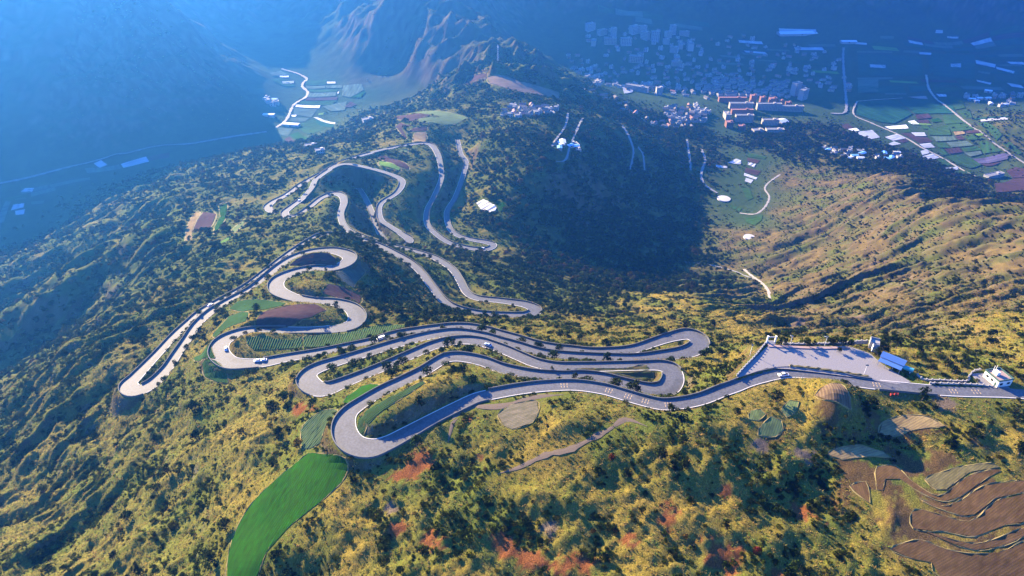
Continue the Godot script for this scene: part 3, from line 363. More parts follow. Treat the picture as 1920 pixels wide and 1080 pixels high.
	["mid", [746.3, -2091.4, 799.8, -2087.2, 799.2, -2070.9, 742.4, -2076.7]],
	["deep", [804.4, -2088.5, 876.2, -2079.3, 873.5, -2064.1, 801.7, -2072.7]],
	["veg", [880, -2077.1, 926, -2075.1, 923.4, -2058.4, 877, -2064.8]],
	["lush", [869.2, -2061.1, 963.1, -2052.3, 963.7, -2036.8, 867.1, -2048.9]],
	["mid", [609.2, -2050, 686.2, -2042.2, 680.6, -2019.6, 606.1, -2026.7]],
	["bright", [875.4, -1998, 947.9, -1991.3, 946.1, -1966.8, 870.7, -1973.5]],
	["veg", [292.9, -2458.2, 352.4, -2455.9, 349, -2430.4, 292.5, -2435.1]],
	["mid", [353, -2456.3, 446.1, -2453.7, 444.9, -2424.2, 351.5, -2429.4]],
	["veg", [447.5, -2453.1, 517.6, -2449.7, 513.7, -2421.3, 447.1, -2424.3]],
	["deep", [612, -2444.1, 675.1, -2440, 675.5, -2413.4, 608.8, -2418.5]],
	["mid", [419.8, -2424.3, 473.4, -2421.9, 474.1, -2395.1, 415.9, -2399.1]],
	["mid", [555.3, -2416.3, 646.4, -2410.1, 643.9, -2386.6, 553.8, -2392]],
	["mid", [-864.7, -1273.6, -811.2, -1303.3, -798.7, -1285.8, -849.5, -1253.7]],
	["film", [-808.1, -1304.8, -766.3, -1331.7, -752, -1312.7, -793.9, -1286.9]],
	["plough", [-761.3, -1332.6, -728.2, -1355.9, -718.6, -1333, -750.7, -1315.9]],
	["mid", [-927.1, -1165.2, -889.3, -1188.4, -880.6, -1171.9, -916.3, -1147.7]],
	["mid", [-886, -1187.7, -827.6, -1224.2, -816.8, -1206.8, -875, -1174]],
	["veg", [-936.5, -1129.9, -904.2, -1149.2, -893.9, -1134.4, -924.5, -1113.3]],
	["mid", [-901.7, -1154.4, -867, -1174.4, -856, -1157.6, -889.1, -1134.2]],
]
# lanes: label, width, x, z ...
const LANES := [
	["pale farm road crossing the sunlit valley fields", 7, [1196.7, -1969.7, 1173.3, -1917, 1150.6, -1866.1, 1136.5, -1824.6, 1120.1, -1759, 1118, -1725.5, 1101.4, -1636.3, 1067.8, -1514.9, 1064.2, -1478.2, 1061.3, -1425, 1065.6, -1385, 1071, -1353.2, 1077.3, -1317.5]],
	["white village lane along the edge of the sunlit valley fields", 5, [899.8, -1738.5, 852.5, -1646.6, 874.1, -1589.4, 897.4, -1534.7, 912.2, -1487.2, 920.6, -1438.9, 938.2, -1393.9, 946.4, -1336.8, 941.2, -1270.3]],
	["straight shaded street running out of the town", 8, [1070, -2248.5, 972.3, -2005.2, 897, -1807.9, 850.1, -1686.1, 825, -1646.5, 791.9, -1642.1]],
	["thin boundary path across the dark green fields", 3, [899.8, -1738.5, 960.8, -1757.2, 1034.8, -1773.5]],
	["river road along the foot of the shaded mountain", 9, [-1020.8, -1157.4, -981.4, -1189.6, -924, -1233.1, -842.6, -1321.2, -795.4, -1341.9, -708.1, -1399.5, -557.7, -1477.2]],
	["pale road winding through the sunlit left valley fields", 8, [-544, -1504.8, -535.6, -1544.1, -536.3, -1581.5, -541.6, -1638.2, -537.3, -1677.1, -529.6, -1714.2, -535.1, -1760, -547.4, -1783.5, -560.3, -1804.2, -565.5, -1835.4, -562.8, -1862.9, -576.9, -1882.4, -603.4, -1902.3, -643.7, -1913.9]],
	["dirt track looping below the main road to the fallow field", 4.5, [24.8, -242.3, 13.7, -241.2, -5.1, -236.4, -20.4, -237, -26.7, -230.2, -28.3, -222.9, -29, -215.9]],
	["grey farm track crossing the golden slope", 3.5, [60.7, -217.8, 51.8, -222.7, 43, -216.3, 26.5, -207.4, 14.7, -204.7, 3.1, -199.3, -6.1, -196.8]],
	["curved lane past a round tank in the bowl", 4, [525.6, -1227.3, 494.7, -1195.6, 476.9, -1165.7, 472.5, -1127.5, 457.6, -1093.6, 439.5, -1066.7, 422.2, -1053.3, 401.1, -1063.9]],
	["stony stream bed at the foot of the ribbed hillside", 5, [335.3, -828.1, 327, -746.5, 300.8, -659.2, 286, -615.3]],
	["pale path among shaded trees in the bowl", 3, [236.2, -867, 292.5, -852.7, 320.9, -818.6, 329, -760.3]],
	["shaded lane through the ridge village forest", 5, [106.4, -1255.2, 95.6, -1171.5, 75.9, -1082.3, 63.7, -1022.4]],
	["shaded lane climbing to the ridge hamlet", 6, [134.5, -1255.4, 111.8, -1152.6, 95.5, -1064.2, 84.1, -1001.1, 61.6, -975.7]],
	["white terrace wall path along the ridge crest", 3, [167.9, -1575.8, 222.2, -1547.2, 270.1, -1524.9, 313.3, -1445.4]],
	["shaded slope road below the ridge crest path", 6, [220, -1314.8, 227.7, -1253.9, 230.1, -1213.6, 214.1, -1147.1]],
	["second shaded slope road below the ridge crest path", 5, [242, -1238.6, 250.6, -1221.7, 247.7, -1176.5]],
	["road bending through the shaded trees of the bowl", 6, [381.2, -1406.3, 363.8, -1308.9, 350, -1230.5]],
	["wider road bending through the shaded trees of the bowl", 6, [401.8, -1358.3, 395.8, -1300, 371.1, -1228.3, 366.1, -1183.3, 382.5, -1146.8]],
]
# houses: name, style, x, z ...
const HOUSES := [
	["ridge_house", "tile", [-3, -1155, 14, -1203.9, 68.3, -1236.4, 59.7, -1217.9, 15.4, -1170, -4.1, -1204.3, 3, -1219.1, 38, -1227.2, 35.7, -1241.2, 45.2, -1186, -13.6, -1191.9, 1.7, -1237.2, 4.1, -1181, 50.8, -1237.6, 62.6, -1249.4, 20.6, -1216.3, 62.9, -1201.7, 33.1, -1177.5, 83.7, -1251.7, 78.3, -1227.2, 46.5, -1201, -14.1, -1166.7, 25.3, -1192.6, 37.8, -1212.9, 11.1, -1154.9, 19.3, -1238.3, 73.4, -1213.5, 27.7, -1163.8]],
	["valley_house", "tile", [390.1, -1581.4, 418.8, -1538.4, 382.3, -1534.9, 431, -1613.9, 400.6, -1539.4, 408.8, -1601.4, 394.4, -1556.2, 452.3, -1543.9, 380.7, -1503.3, 433, -1580.9, 412.5, -1552.1, 458.7, -1585.7, 457.1, -1564, 382.8, -1595.3, 366.8, -1554.7, 401.9, -1508.6, 441.1, -1563.5, 426.9, -1566.9, 364, -1573.6, 473.3, -1589.6, 403.5, -1576.7, 432.8, -1596, 398.7, -1523, 448.5, -1614.6, 450.6, -1631.6, 430.9, -1524.8, 367.9, -1513.6, 420.3, -1515.4, 465.9, -1602.6, 358.9, -1540.4, 414.4, -1586.7, 364.5, -1498.3, 447.5, -1576, 444.4, -1531.7, 431.9, -1546.7, 447.4, -1595.6, 378.6, -1563.1, 433.3, -1628, 380.5, -1521, 392.3, -1607.4, 366.4, -1528.4, 370.6, -1586.7, 379.9, -1548.9]],
	["valley_house", "tile", [341.2, -1494.2, 399.2, -1495.5, 364.7, -1488.3, 354.2, -1477.9, 393.6, -1509.3, 386.2, -1479, 380.7, -1499.5, 369.8, -1472.7, 411.1, -1509.7, 408.7, -1484.8, 363.1, -1504.5, 343.4, -1467.7]],
	["hamlet_house", "white", [695.8, -1292.6, 784.1, -1286.7, 666.9, -1322.6, 730.2, -1269.7, 725.5, -1331.3, 696.5, -1269.6, 719.8, -1310.8, 816.4, -1354.4, 740.5, -1294.1, 676.4, -1339.6, 713.4, -1350.7, 676.2, -1294.4, 666.4, -1349.7, 764.2, -1279.4, 772.6, -1324.2, 703.3, -1330.9, 689.9, -1314.5, 667, -1369.8, 684, -1360.5, 695.2, -1342.7, 781.5, -1301.6, 749.5, -1266.2, 680.9, -1276.8, 799.9, -1329.1]],
	["farm_house", "grey", [1292.5, -1718.9, 1290.6, -1792.2, 1207.3, -1778.7, 1291.4, -1823.7, 1316.7, -1798.3, 1254.1, -1764.2, 1265.4, -1707.9, 1276.8, -1772.1, 1236.5, -1787, 1334.9, -1786.8, 1234.9, -1717.6, 1318.5, -1761.8, 1294.9, -1738.8, 1213.3, -1741.8, 1302.9, -1779.9, 1343.2, -1802.6, 1245.3, -1693.2, 1352.7, -1784.6, 1209.8, -1758.5, 1232.1, -1763.9]],
	["grove_house", "white", [79.6, -1044.4, 83.3, -1058.5, 69.8, -1038, 75.9, -1022, 104.9, -1075.3, 108.5, -1064.8, 96.3, -1064.8, 107.3, -1088.6]],
	["town_block", "town", [433.7, -2013.3, 545.1, -2310.1, 532.2, -2204.5, 354.5, -2254.6, 327.7, -2184.6, 413.2, -2144.6, 326.1, -2295.8, 488.9, -2356, 378.1, -2006.8, 463.3, -2170.2, 431.6, -2277.4, 247.5, -2287.1, 512.8, -2311.8, 392.2, -2349.8, 572.1, -2339.7, 396.8, -2030.4, 449.2, -2071.9, 357.8, -2120.4, 258.9, -2215.7, 368.3, -2302.3, 548.6, -2248.6, 588.6, -2155.4, 444.3, -2113.2, 401.8, -2323.9, 497.6, -2270.9, 541.6, -2115.6, 466.5, -2320.3, 451.5, -2229.3, 398.3, -2274.7, 336.5, -2065.4, 576.6, -2121.9, 386.9, -2153.8, 574.6, -2269.5, 481.4, -2010.6, 367, -2041.9, 311.1, -2219.7, 595.6, -2228.1, 598.2, -2193.6, 500.4, -2146.4, 359.2, -2205.7, 325.1, -2330.7, 394, -2111.4, 488.1, -2046.5, 533.6, -2345, 542.5, -2056.2, 557.6, -2182.8, 259.2, -2341.5, 297.3, -2135.7, 285.3, -2097.2, 247.4, -2245.9, 547, -2276.4, 518.3, -2018.6, 409.8, -1996.6, 322.5, -2264.6, 460.8, -2263.1, 294.7, -2304.5, 594.9, -2304.2, 493, -2240.4, 326.8, -2145.1, 504.9, -2209.8]],
	["town_house", "tile", [633.5, -1928.5, 431.2, -1928.8, 272.3, -1894.9, 344.2, -1962.2, 319.7, -1979.9, 604.6, -1918.3, 493.3, -1856.8, 404.1, -1952.2, 240, -1985.6, 510, -1906.8, 518.8, -1967.3, 291.1, -1944.4, 424.6, -1838.7, 396.4, -1897, 580.4, -1946.4, 441.3, -1953.1, 430, -1893.7, 452.4, -1989.4, 482.9, -1968.4, 394.3, -1981.2, 298.3, -1914.4, 521.8, -1770.6, 486.6, -1923.9, 533.7, -1817.1, 555, -1960.5, 460.6, -1797.4, 245.6, -2016, 672.2, -1934, 530.1, -1927.8, 552.7, -1914.8, 288.7, -1993.5, 569.9, -2005.1, 623.2, -1886.8, 458, -1893.1, 247.8, -1960.3, 505.4, -1831.2, 553.4, -1836.4, 586.4, -1875.2, 614.1, -1861.9, 234.4, -1876.7, 247.7, -1909.1, 456.4, -1866.4, 356.8, -1934.9, 403.8, -1813.2, 468.5, -1944.9, 529.6, -1879.9, 539, -1992.2, 385, -1934.1, 399.1, -1855.1, 264.7, -1935.3, 581.6, -1838.7, 277.9, -2022, 362.7, -1989.3, 493.7, -1993.7, 583.9, -1974.4, 543.1, -1792.1, 448.7, -1822.5, 498.9, -1799.9, 484.9, -1881.5, 321.5, -1948.8]],
	["town_house", "tile", [827.7, -2047.6, 852.4, -1990.6, 911.5, -1997.3, 717.8, -2065.2, 916.8, -2175.8, 755.9, -2117.9, 772.8, -2033, 711.1, -2315.5, 971, -2076.2, 804, -2347.5, 859, -2145.8, 918.5, -2114.6, 951.3, -2185.2, 923, -2283.4, 941, -2142.9, 828.1, -2160.4, 892.5, -2278.6, 924.8, -2247.4, 906.4, -2210.6, 871, -2023.5, 658.6, -2316, 693.9, -2121.1, 858.2, -2188.5, 783.1, -2245.7, 829.3, -2110.7, 731.9, -2357.5, 665.7, -2261.9, 676.8, -2068.1, 696.2, -2238.9, 823.7, -2263.8, 947.1, -2016, 769, -2281.3, 781.3, -2372.5, 804.2, -1985.7, 746.9, -2166, 994.6, -2209, 784.3, -2145.7, 1005.3, -2122.3, 671.6, -2143.6, 708.4, -2023.2]],
	["row_house", "row", [628.3, -1866.9, 646.3, -1761.7, 707.9, -1841.3, 618.9, -1772.1, 680.1, -1751.4, 621.5, -1837.3, 543.9, -1787.4, 522.3, -1842.7, 707.7, -1801.9, 556.4, -1860.3, 569.9, -1783, 690.4, -1774.9, 578.4, -1861.6, 599.4, -1817.9, 663.9, -1872.7, 523.6, -1759.6, 586.6, -1771, 632.9, -1818.6, 612.2, -1802, 548.5, -1811.1, 649.5, -1785.1, 656.3, -1846.6, 521.8, -1804.3, 688.8, -1810.7, 561.7, -1744.3, 581.8, -1829.1, 610.2, -1879.4, 741.3, -1834.4, 577, -1752.3, 720.5, -1751, 604, -1857.8, 706, -1763.1, 497.1, -1805.5, 564.8, -1882.3, 577.7, -1809.5, 732.9, -1792.2, 505.4, -1825.9, 676.9, -1845.3, 503.6, -1769.4, 666, -1776.8, 723, -1818, 590.5, -1880.6, 651.4, -1829.9, 636.4, -1849.4, 634, -1800.4, 599.6, -1757.5, 723.2, -1850.6, 686.6, -1863.7, 540.6, -1745.5, 673.3, -1796.7, 616.8, -1752.3, 570.8, -1842.8, 550.3, -1768.6, 527.3, -1826.4, 513.9, -1783.2, 560.8, -1827.6]],
	["spur_house", "tile", [203.1, -1535.3, 264.7, -1554.7, 162.8, -1499.2, 215.8, -1555.7, 243, -1568.7, 281.3, -1503.7, 263.8, -1529.5, 263.1, -1499.1, 230, -1545, 207, -1508.9, 305.2, -1487.2, 182.3, -1540.9, 250.1, -1493, 312.4, -1460, 246, -1530.4, 322.5, -1476]],
	["town_house", "tile", [474.7, -1765.8, 220.1, -1844.5, 216.2, -1682.2, 275.1, -1796.6, 417.4, -1794.7, 205.9, -2019.3, 177.4, -2046.3, 369.4, -1846.8, 171.9, -2093.3, 334.6, -1838.9, 218.2, -1889.4, 223.8, -1759, 182, -1975.5, 199.7, -2113.8, 237, -1998.8, 422.5, -1766.1, 449.1, -1756.6, 281.1, -1854.3, 419.4, -1742.2, 198.1, -1771.3, 225.4, -1732.7, 301, -1751.7, 450.7, -1729.7, 281.8, -1828.3, 374.1, -1805.7, 198.4, -1954.3, 249.9, -1748.1, 350.4, -1761.2, 280, -1766.2, 240.6, -1812.2, 327.9, -1797.7, 222.5, -1975.5, 202, -1644.8, 172.9, -1945.4, 224.6, -1791.1, 442.6, -1793.5, 372, -1779, 515.5, -1739.2, 381, -1746.4, 388.7, -1829.8, 225, -1940.2, 355, -1822.4, 498.2, -1715.6, 226.1, -2049.8, 206.7, -1867.6, 207.9, -2066, 299.7, -1796.8, 181.3, -1860.1, 202.1, -1821.5, 173.9, -2119.5]],
	["town_house", "tile", [831.4, -1897.2, 643.5, -2052.6, 791.9, -1831.9, 665.4, -2017.7, 861.5, -1953.9, 744.7, -1980.9, 586, -1934.9, 691.8, -1963.1, 762.9, -1878.4, 791.6, -1863.6, 861.2, -1813.7, 622.5, -1923.8, 877, -1875.5, 823, -1990.5, 941.7, -1928.2, 725.5, -1878.8, 618.3, -2059.9, 614.1, -1992.5, 674, -1903.2, 896.2, -1927.1, 842.2, -1845.1, 636.8, -1899.9, 846.3, -1874, 708.6, -2035.2, 836.5, -1938.9, 708.1, -1912.9, 909.5, -1819.3, 654.2, -1971.1, 743.9, -1859.9, 694.4, -1991.1, 920.5, -1843.4, 585.8, -1897.3, 806.9, -1958.6, 750.8, -1921.5, 785.8, -1941.5, 930, -1873.3, 597, -2076.1, 873, -1903.7, 878.3, -1841.1, 762.4, -2013.9]],
	["valley_shed", "white", [-597.9, -1628.6, -603.8, -1643.1, -586.4, -1651.7, -583.9, -1621.7, -577.3, -1635.9]],
]
# larger buildings: x, z, length, depth, storeys, turn, style, label
const BLOCKS := [
	[560, -1697.9, 70, 11, 4, 0, "brick", "long red brick school block at the far edge of the campus"],
	[567.1, -1645.8, 58, 12, 5, 0, "cream", "pale school block with a side tower facing the campus yard"],
	[558.3, -1605.2, 52, 11, 4, 0, "brick", "red roofed school block in the second campus row"],
	[512.2, -1570.3, 12, 26, 4, 0, "cream", "narrow white school wing at the campus corner"],
	[549.8, -1557, 42, 11, 5, 0, "cream", "white school block with rows of windows in the front row"],
	[503.3, -1516.6, 16, 16, 4, 0, "brick", "square brick block at the front corner of the campus"],
	[529.6, -1503.4, 14, 12, 3, 0, "brick", "small brick gatehouse below the front school block"],
	[607.6, -1542.1, 38, 12, 4, 0, "cream", "white school block beside the sports ground"],
	[639.4, -1653.8, 60, 11, 5, 0, "cream", "teaching block with a red stair tower above the sports field"],
	[692.4, -1651.6, 64, 11, 4, 0, "cream", "long pale teaching block right of the stair tower"],
	[611.1, -1694.1, 14, 14, 7, 0, "brick", "tallest red brick tower of the school"],
	[635.5, -1693.3, 13, 13, 6, 0, "brick", "second red brick tower of the school"],
	[659.8, -1687.9, 18, 14, 6, 0, "brick", "third, widest red brick tower of the school"],
	[678.2, -1681.8, 13, 13, 5, 0, "brick", "fourth red brick tower of the school"],
	[697.9, -1679.7, 13, 12, 4, 0, "brick", "shortest red brick tower of the school"],
	[641.6, -1560.2, 20, 24, 1, 25, "hall", "white flat roofed hall beside the sports ground"],
	[603.1, -1493.8, 40, 13, 2, 0, "cream", "low pale building by the village lane below the school"],
	[562.1, -1488.4, 24, 14, 2, 10, "cream", "small white house row below the front school block"],
	[748.7, -1775.9, 22, 16, 10, 30, "tower", "tall pale apartment slab standing over the shaded town"],
	[757.4, -1744.1, 26, 14, 8, 40, "tower", "lower pale apartment slab joined beside the tall one"],
	[328.1, -1768.6, 62, 14, 4, -32, "hotel", "white four storey hotel on the shaded edge of town"],
	[366.5, -1819.1, 14, 34, 3, -32, "hotel", "rear wing behind the white four storey hotel"],
	[379.8, -1736.2, 16, 14, 6, 0, "hotel", "slim white apartment house right of the hotel"],
	[966.9, -2365.2, 150, 34, 1, 4, "hall", "very long white shed roof in the far shaded valley"],
	[1097.3, -2285, 50, 18, 1, 0, "hall", "white shed beside the far shaded road"],
	[-514.3, -1521.3, 40, 12, 1, -10, "hall", "long grey shed among the sunlit left valley fields"],
	[-575.4, -1561.4, 26, 10, 1, 0, "hall", "white shed at the shadow edge in the left valley"],
	[992.1, -1287.9, 46, 12, 2, 22, "farm", "long white farm building beside the brown fields"],
	[-303.6, -1382.3, 22, 12, 2, 30, "farm", "white house beside the trees at the left ridge shoulder"],
	[-301.6, -1004.4, 14, 9, 2, 20, "farm", "white roofed house on the left shoulder of the ridge"],
	[-349.7, -1115.6, 20, 10, 1, 15, "farm", "pale flat house beyond the left shoulder of the ridge"],
	[-8, -1461.6, 14, 9, 1, 0, "farm", "small white hut below the lattice mast"],
	[431.8, -2329.9, 24, 16, 7, 0, "hotel", "tall block on the far left side of town"],
	[330.2, -2291.5, 18, 20, 8, 0, "hotel", "tallest block in the far left of town"],
]
# vehicles: x, z, heading, kind, label
const CARS := [
	[134.9, -251.3, 0, "pickup", "white pickup truck passing the car park"],
	[-181.5, -336.5, -65, "car", "white car rounding the wide left hairpin"],
	[-157.6, -323.2, 10, "car", "white car in the shade below the cabbage rows"],
	[-154.1, -323.6, 12, "car", "second white car close behind in the shade"],
	[-83.8, -341.2, 14, "van", "white van with a dark rear beside the cabbage rows"],
	[-13.8, -304.6, -35, "car", "silver blue car above the lower bends"],
	[-307.5, -777.9, 45, "dark", "dark car on the outermost far left hairpin"],
	[-267.3, -724.4, 30, "dark", "dark car on the inner far left hairpin"],
	[-268.9, -772, 35, "car", "white car climbing from the inner far left hairpin"],
	[-297, -811.2, 38, "car", "white car leaving the outermost far left hairpin"],
	[-261.9, -827, 60, "dark", "dark car on the straight beyond the far left hairpins"],
	[-241.7, -442.5, 35, "car", "white car on the long left straight"],
	[-37.2, -742.8, 20, "car", "white car at the shaded right bend above the bowl"],
]
# single trees with autumn leaves: x, z, crown radius, tint
const AUTUMN := [
	[-101.5, -686.1, 2.2, 1],
	[42.9, -200.7, 1.8, 1],
	[93.4, -158.3, 1.9, 1],
	[107.5, -1134.7, 5, 2],
	[-48.5, -1066.6, 6, 3],
	[136.5, -1155, 6, 3],
	[11.4, -888, 5, 3],
	[-4, -933.9, 6, 3],
	[-22.8, -876.8, 4, 3],
	[30.1, -864.2, 5, 3],
	[39.8, -851.9, 4, 3],
	[196.1, -1259.1, 4, 4],
	[101.8, -1001, 6, 3],
	[-56.6, -945.5, 4, 3],
	[-181.4, -792.3, 3, 3],
	[-102.4, -227.2, 3, 4],
]
# round white tanks: x, z, radius
const ROUND := [
	[380.7, -947.7, 9],
	[388.3, -1122.8, 12],
]
const PARKING := [133.4, -277, 176.4, -277, 184.7, -271.2, 187.5, -262.3, 195.1, -249.5, 187.5, -248, 175.8, -250.9, 166.6, -253.3, 153.7, -256.2, 138.7, -259, 128.1, -259.9, 117.2, -255.1, 110.8, -252.3, 114.7, -257.9]
# car park walls and planters
const WALL_LEFT := [111.3, -253.9, 116.8, -260.3, 124.6, -268.8, 131.5, -277.3, 134.5, -281.2]
const WALL_BACK := [142.7, -279.6, 152, -279.2, 162.6, -279.6, 170.5, -279.6, 177.8, -280.4, 183.3, -281.6, 188.3, -281.6]
const PLANTER := [139.6, -261.1, 150.1, -259.3, 163.2, -256.4, 175.7, -252.9]
const EDGE_BACK := [133.9, -277.1, 146.4, -276.1, 160.9, -275.3, 175.4, -275.9]
const WALL_RIGHT := [200.8, -254.6, 202.2, -250.9, 209.3, -250.3, 222.4, -249.7, 225.9, -253.7, 230.3, -257.1, 234.1, -258]
const WALL_RIGHT_FRONT := [203.5, -247.9, 211.8, -247.4, 223.6, -246.7, 232.6, -245.5]
const PARK_TREES := [153.9, -277.7, 172.7, -277.7, 176.4, -276.5, 140.9, -278.9, 143.3, -278.5, 157.9, -277.7, 169, -272.2, 195.3, -279.6, 199, -278.9, 200.8, -276.5]
const LAMPS := [174.7, -255.3, 145.9, -278.5, 163.9, -278.1, 122.9, -271.1]
const GATE := [136.2, -278.9]
const STAIR := [189.3, -276.1]
const BLUE := [192.4, -263.6]
const TANKER := [196.6, -257.8]
const GUARD := [237.3, -250.2]
const BARRIER := [183, -240.8]
const MARKS := [179.2, -247.3, 213.6, -244.2, 224, -243.8]
const MARKS2 := [56.5, -239.2, 64.4, -236.9, 76.1, -233.8, 47.8, -243.8, 27.5, -249.6]
const MAST := [-29.3, -1449.8]

var rng := RandomNumberGenerator.new()
var n_big := FastNoiseLite.new()
var n_mid := FastNoiseLite.new()
var n_small := FastNoiseLite.new()
var n_patch := FastNoiseLite.new()
var n_rib := FastNoiseLite.new()
var levels := []
var M := {}

# ---------------------------------------------------------------- small tools
func lin(r: float, g: float, b: float) -> Color:
	return Color(r, g, b).linear_to_srgb()

func sst(a: float, b: float, v: float) -> float:
	var t := clampf((v - a) / (b - a), 0.0, 1.0)
	return t * t * (3.0 - 2.0 * t)

func setup_noise(n: FastNoiseLite, seed_: int, freq: float, oct: int, ridged := false) -> void:
	n.seed = seed_
	n.noise_type = FastNoiseLite.TYPE_SIMPLEX_SMOOTH
	n.frequency = freq
	n.fractal_octaves = oct
	n.fractal_type = FastNoiseLite.FRACTAL_RIDGED if ridged else FastNoiseLite.FRACTAL_FBM

func mat(called: String, c: Color, rough := 0.9, vc := false) -> StandardMaterial3D:
	var m := StandardMaterial3D.new()
	m.resource_name = called
	m.albedo_color = c
	m.roughness = rough
	m.metallic_specular = 0.3
	m.vertex_color_use_as_albedo = vc
	M[called] = m
	return m

func grain(m: StandardMaterial3D, seed_: int, freq: float, size: float, lo: float, hi: float, bump := 0.0, px := 512) -> void:
	# computed grain: a light-dark speckle of the material itself, repeated every `size` metres in world space
	var n := FastNoiseLite.new()
	setup_noise(n, seed_, freq, 4)
	var t := NoiseTexture2D.new()
	t.width = px
	t.height = px
	t.seamless = true
	t.noise = n
	t.generate_mipmaps = false
	var g := Gradient.new()
	g.set_color(0, Color(lo, lo, lo))
	g.set_color(1, Color(hi, hi, hi))
	t.color_ramp = g
	m.albedo_texture = t
	m.uv1_triplanar = true
	m.uv1_world_triplanar = true
	m.uv1_scale = Vector3.ONE / size
	if bump > 0.0:
		m.heightmap_enabled = true
		m.heightmap_texture = t
		m.heightmap_scale = bump * 100.0

func tagit(o: Node, label: String, category := "", group := "", kind := "") -> void:
	if label: o.set_meta("label", label)
	if category: o.set_meta("category", category)
	if group: o.set_meta("group", group)
	if kind: o.set_meta("kind", kind)

var taken := {}
func numbered(called: String) -> String:
	taken[called] = taken.get(called, -1) + 1
	return called if taken[called] == 0 else "%s_%03d" % [called, taken[called]]

func mesh_node(called: String, mesh: Mesh, material: Material, parent: Node = self) -> MeshInstance3D:
	var o := MeshInstance3D.new()
	o.name = numbered(called) if parent == self else called
	o.mesh = mesh
	if material: o.material_override = material
	parent.add_child(o, true)
	return o

func base(called: String, where: Vector3, turn := 0.0) -> Node3D:
	var o := Node3D.new()
	o.name = numbered(called)
	o.position = where
	o.rotation.y = turn
	add_child(o, true)
	return o

# ---------------------------------------------------------------- relief: a thin plate through surveyed points
var tw: PackedFloat64Array
func solve_relief() -> void:
	var n := CTRL.size() / 4
	var m := n + 3
	var rows := []
	for i in m:
		var r := PackedFloat64Array()
		r.resize(m + 1)
		if i < n:
			var xi: float = CTRL[i * 4] / 100.0
			var zi: float = CTRL[i * 4 + 1] / 100.0
			for j in n:
				var dx: float = xi - CTRL[j * 4] / 100.0
				var dz: float = zi - CTRL[j * 4 + 1] / 100.0
				var d2 := dx * dx + dz * dz
				r[j] = 0.5 * d2 * log(maxf(d2, 1e-12))
			r[i] += 0.01
			r[n] = 1.0
			r[n + 1] = xi
			r[n + 2] = zi
			r[m] = CTRL[i * 4 + 2]
		else:
			for j in n:
				r[j] = 1.0 if i == n else (CTRL[j * 4] / 100.0 if i == n + 1 else CTRL[j * 4 + 1] / 100.0)
		rows.append(r)
	for k in m:
		var best := k
		for i in range(k + 1, m):
			if absf(rows[i][k]) > absf(rows[best][k]): best = i
		var sw = rows[k]
		rows[k] = rows[best]
		rows[best] = sw
		var rk: PackedFloat64Array = rows[k]
		var inv := 1.0 / rk[k]
		for i in range(k + 1, m):
			var ri: PackedFloat64Array = rows[i]
			var f := ri[k] * inv
			if f == 0.0: continue
			for j in range(k, m + 1):
				ri[j] -= f * rk[j]
			rows[i] = ri
	tw = PackedFloat64Array()
	tw.resize(m)
	for i in range(m - 1, -1, -1):
		var s: float = rows[i][m]
		for j in range(i + 1, m):
			s -= rows[i][j] * tw[j]
		tw[i] = s / rows[i][i]

# land cover of the surveyed points: colour of the ground, density of trees, density of shrubs
const COVER := {
	"g": [0.205, 0.158, 0.032, 0.03, 0.95],
	"o": [0.098, 0.118, 0.032, 0.5, 1.0],
	"f": [0.050, 0.066, 0.024, 1.0, 0.8],
	"d": [0.120, 0.092, 0.052, 0.12, 0.4],
	"s": [0.165, 0.150, 0.034, 0.06, 0.8],
	"t": [0.118, 0.090, 0.046, 0.03, 0.7],
	"v": [0.050, 0.085, 0.035, 0.0, 0.0],
	"m": [0.040, 0.052, 0.023, 0.0, 0.12],
	"r": [0.118, 0.125, 0.030, 0.32, 1.0],
}

func cubic(a: float, b: float, c: float, d: float, t: float) -> float:
	return b + 0.5 * t * (c - a + t * (2.0 * a - 5.0 * b + 4.0 * c - d + t * (3.0 * (b - c) + d - a)))

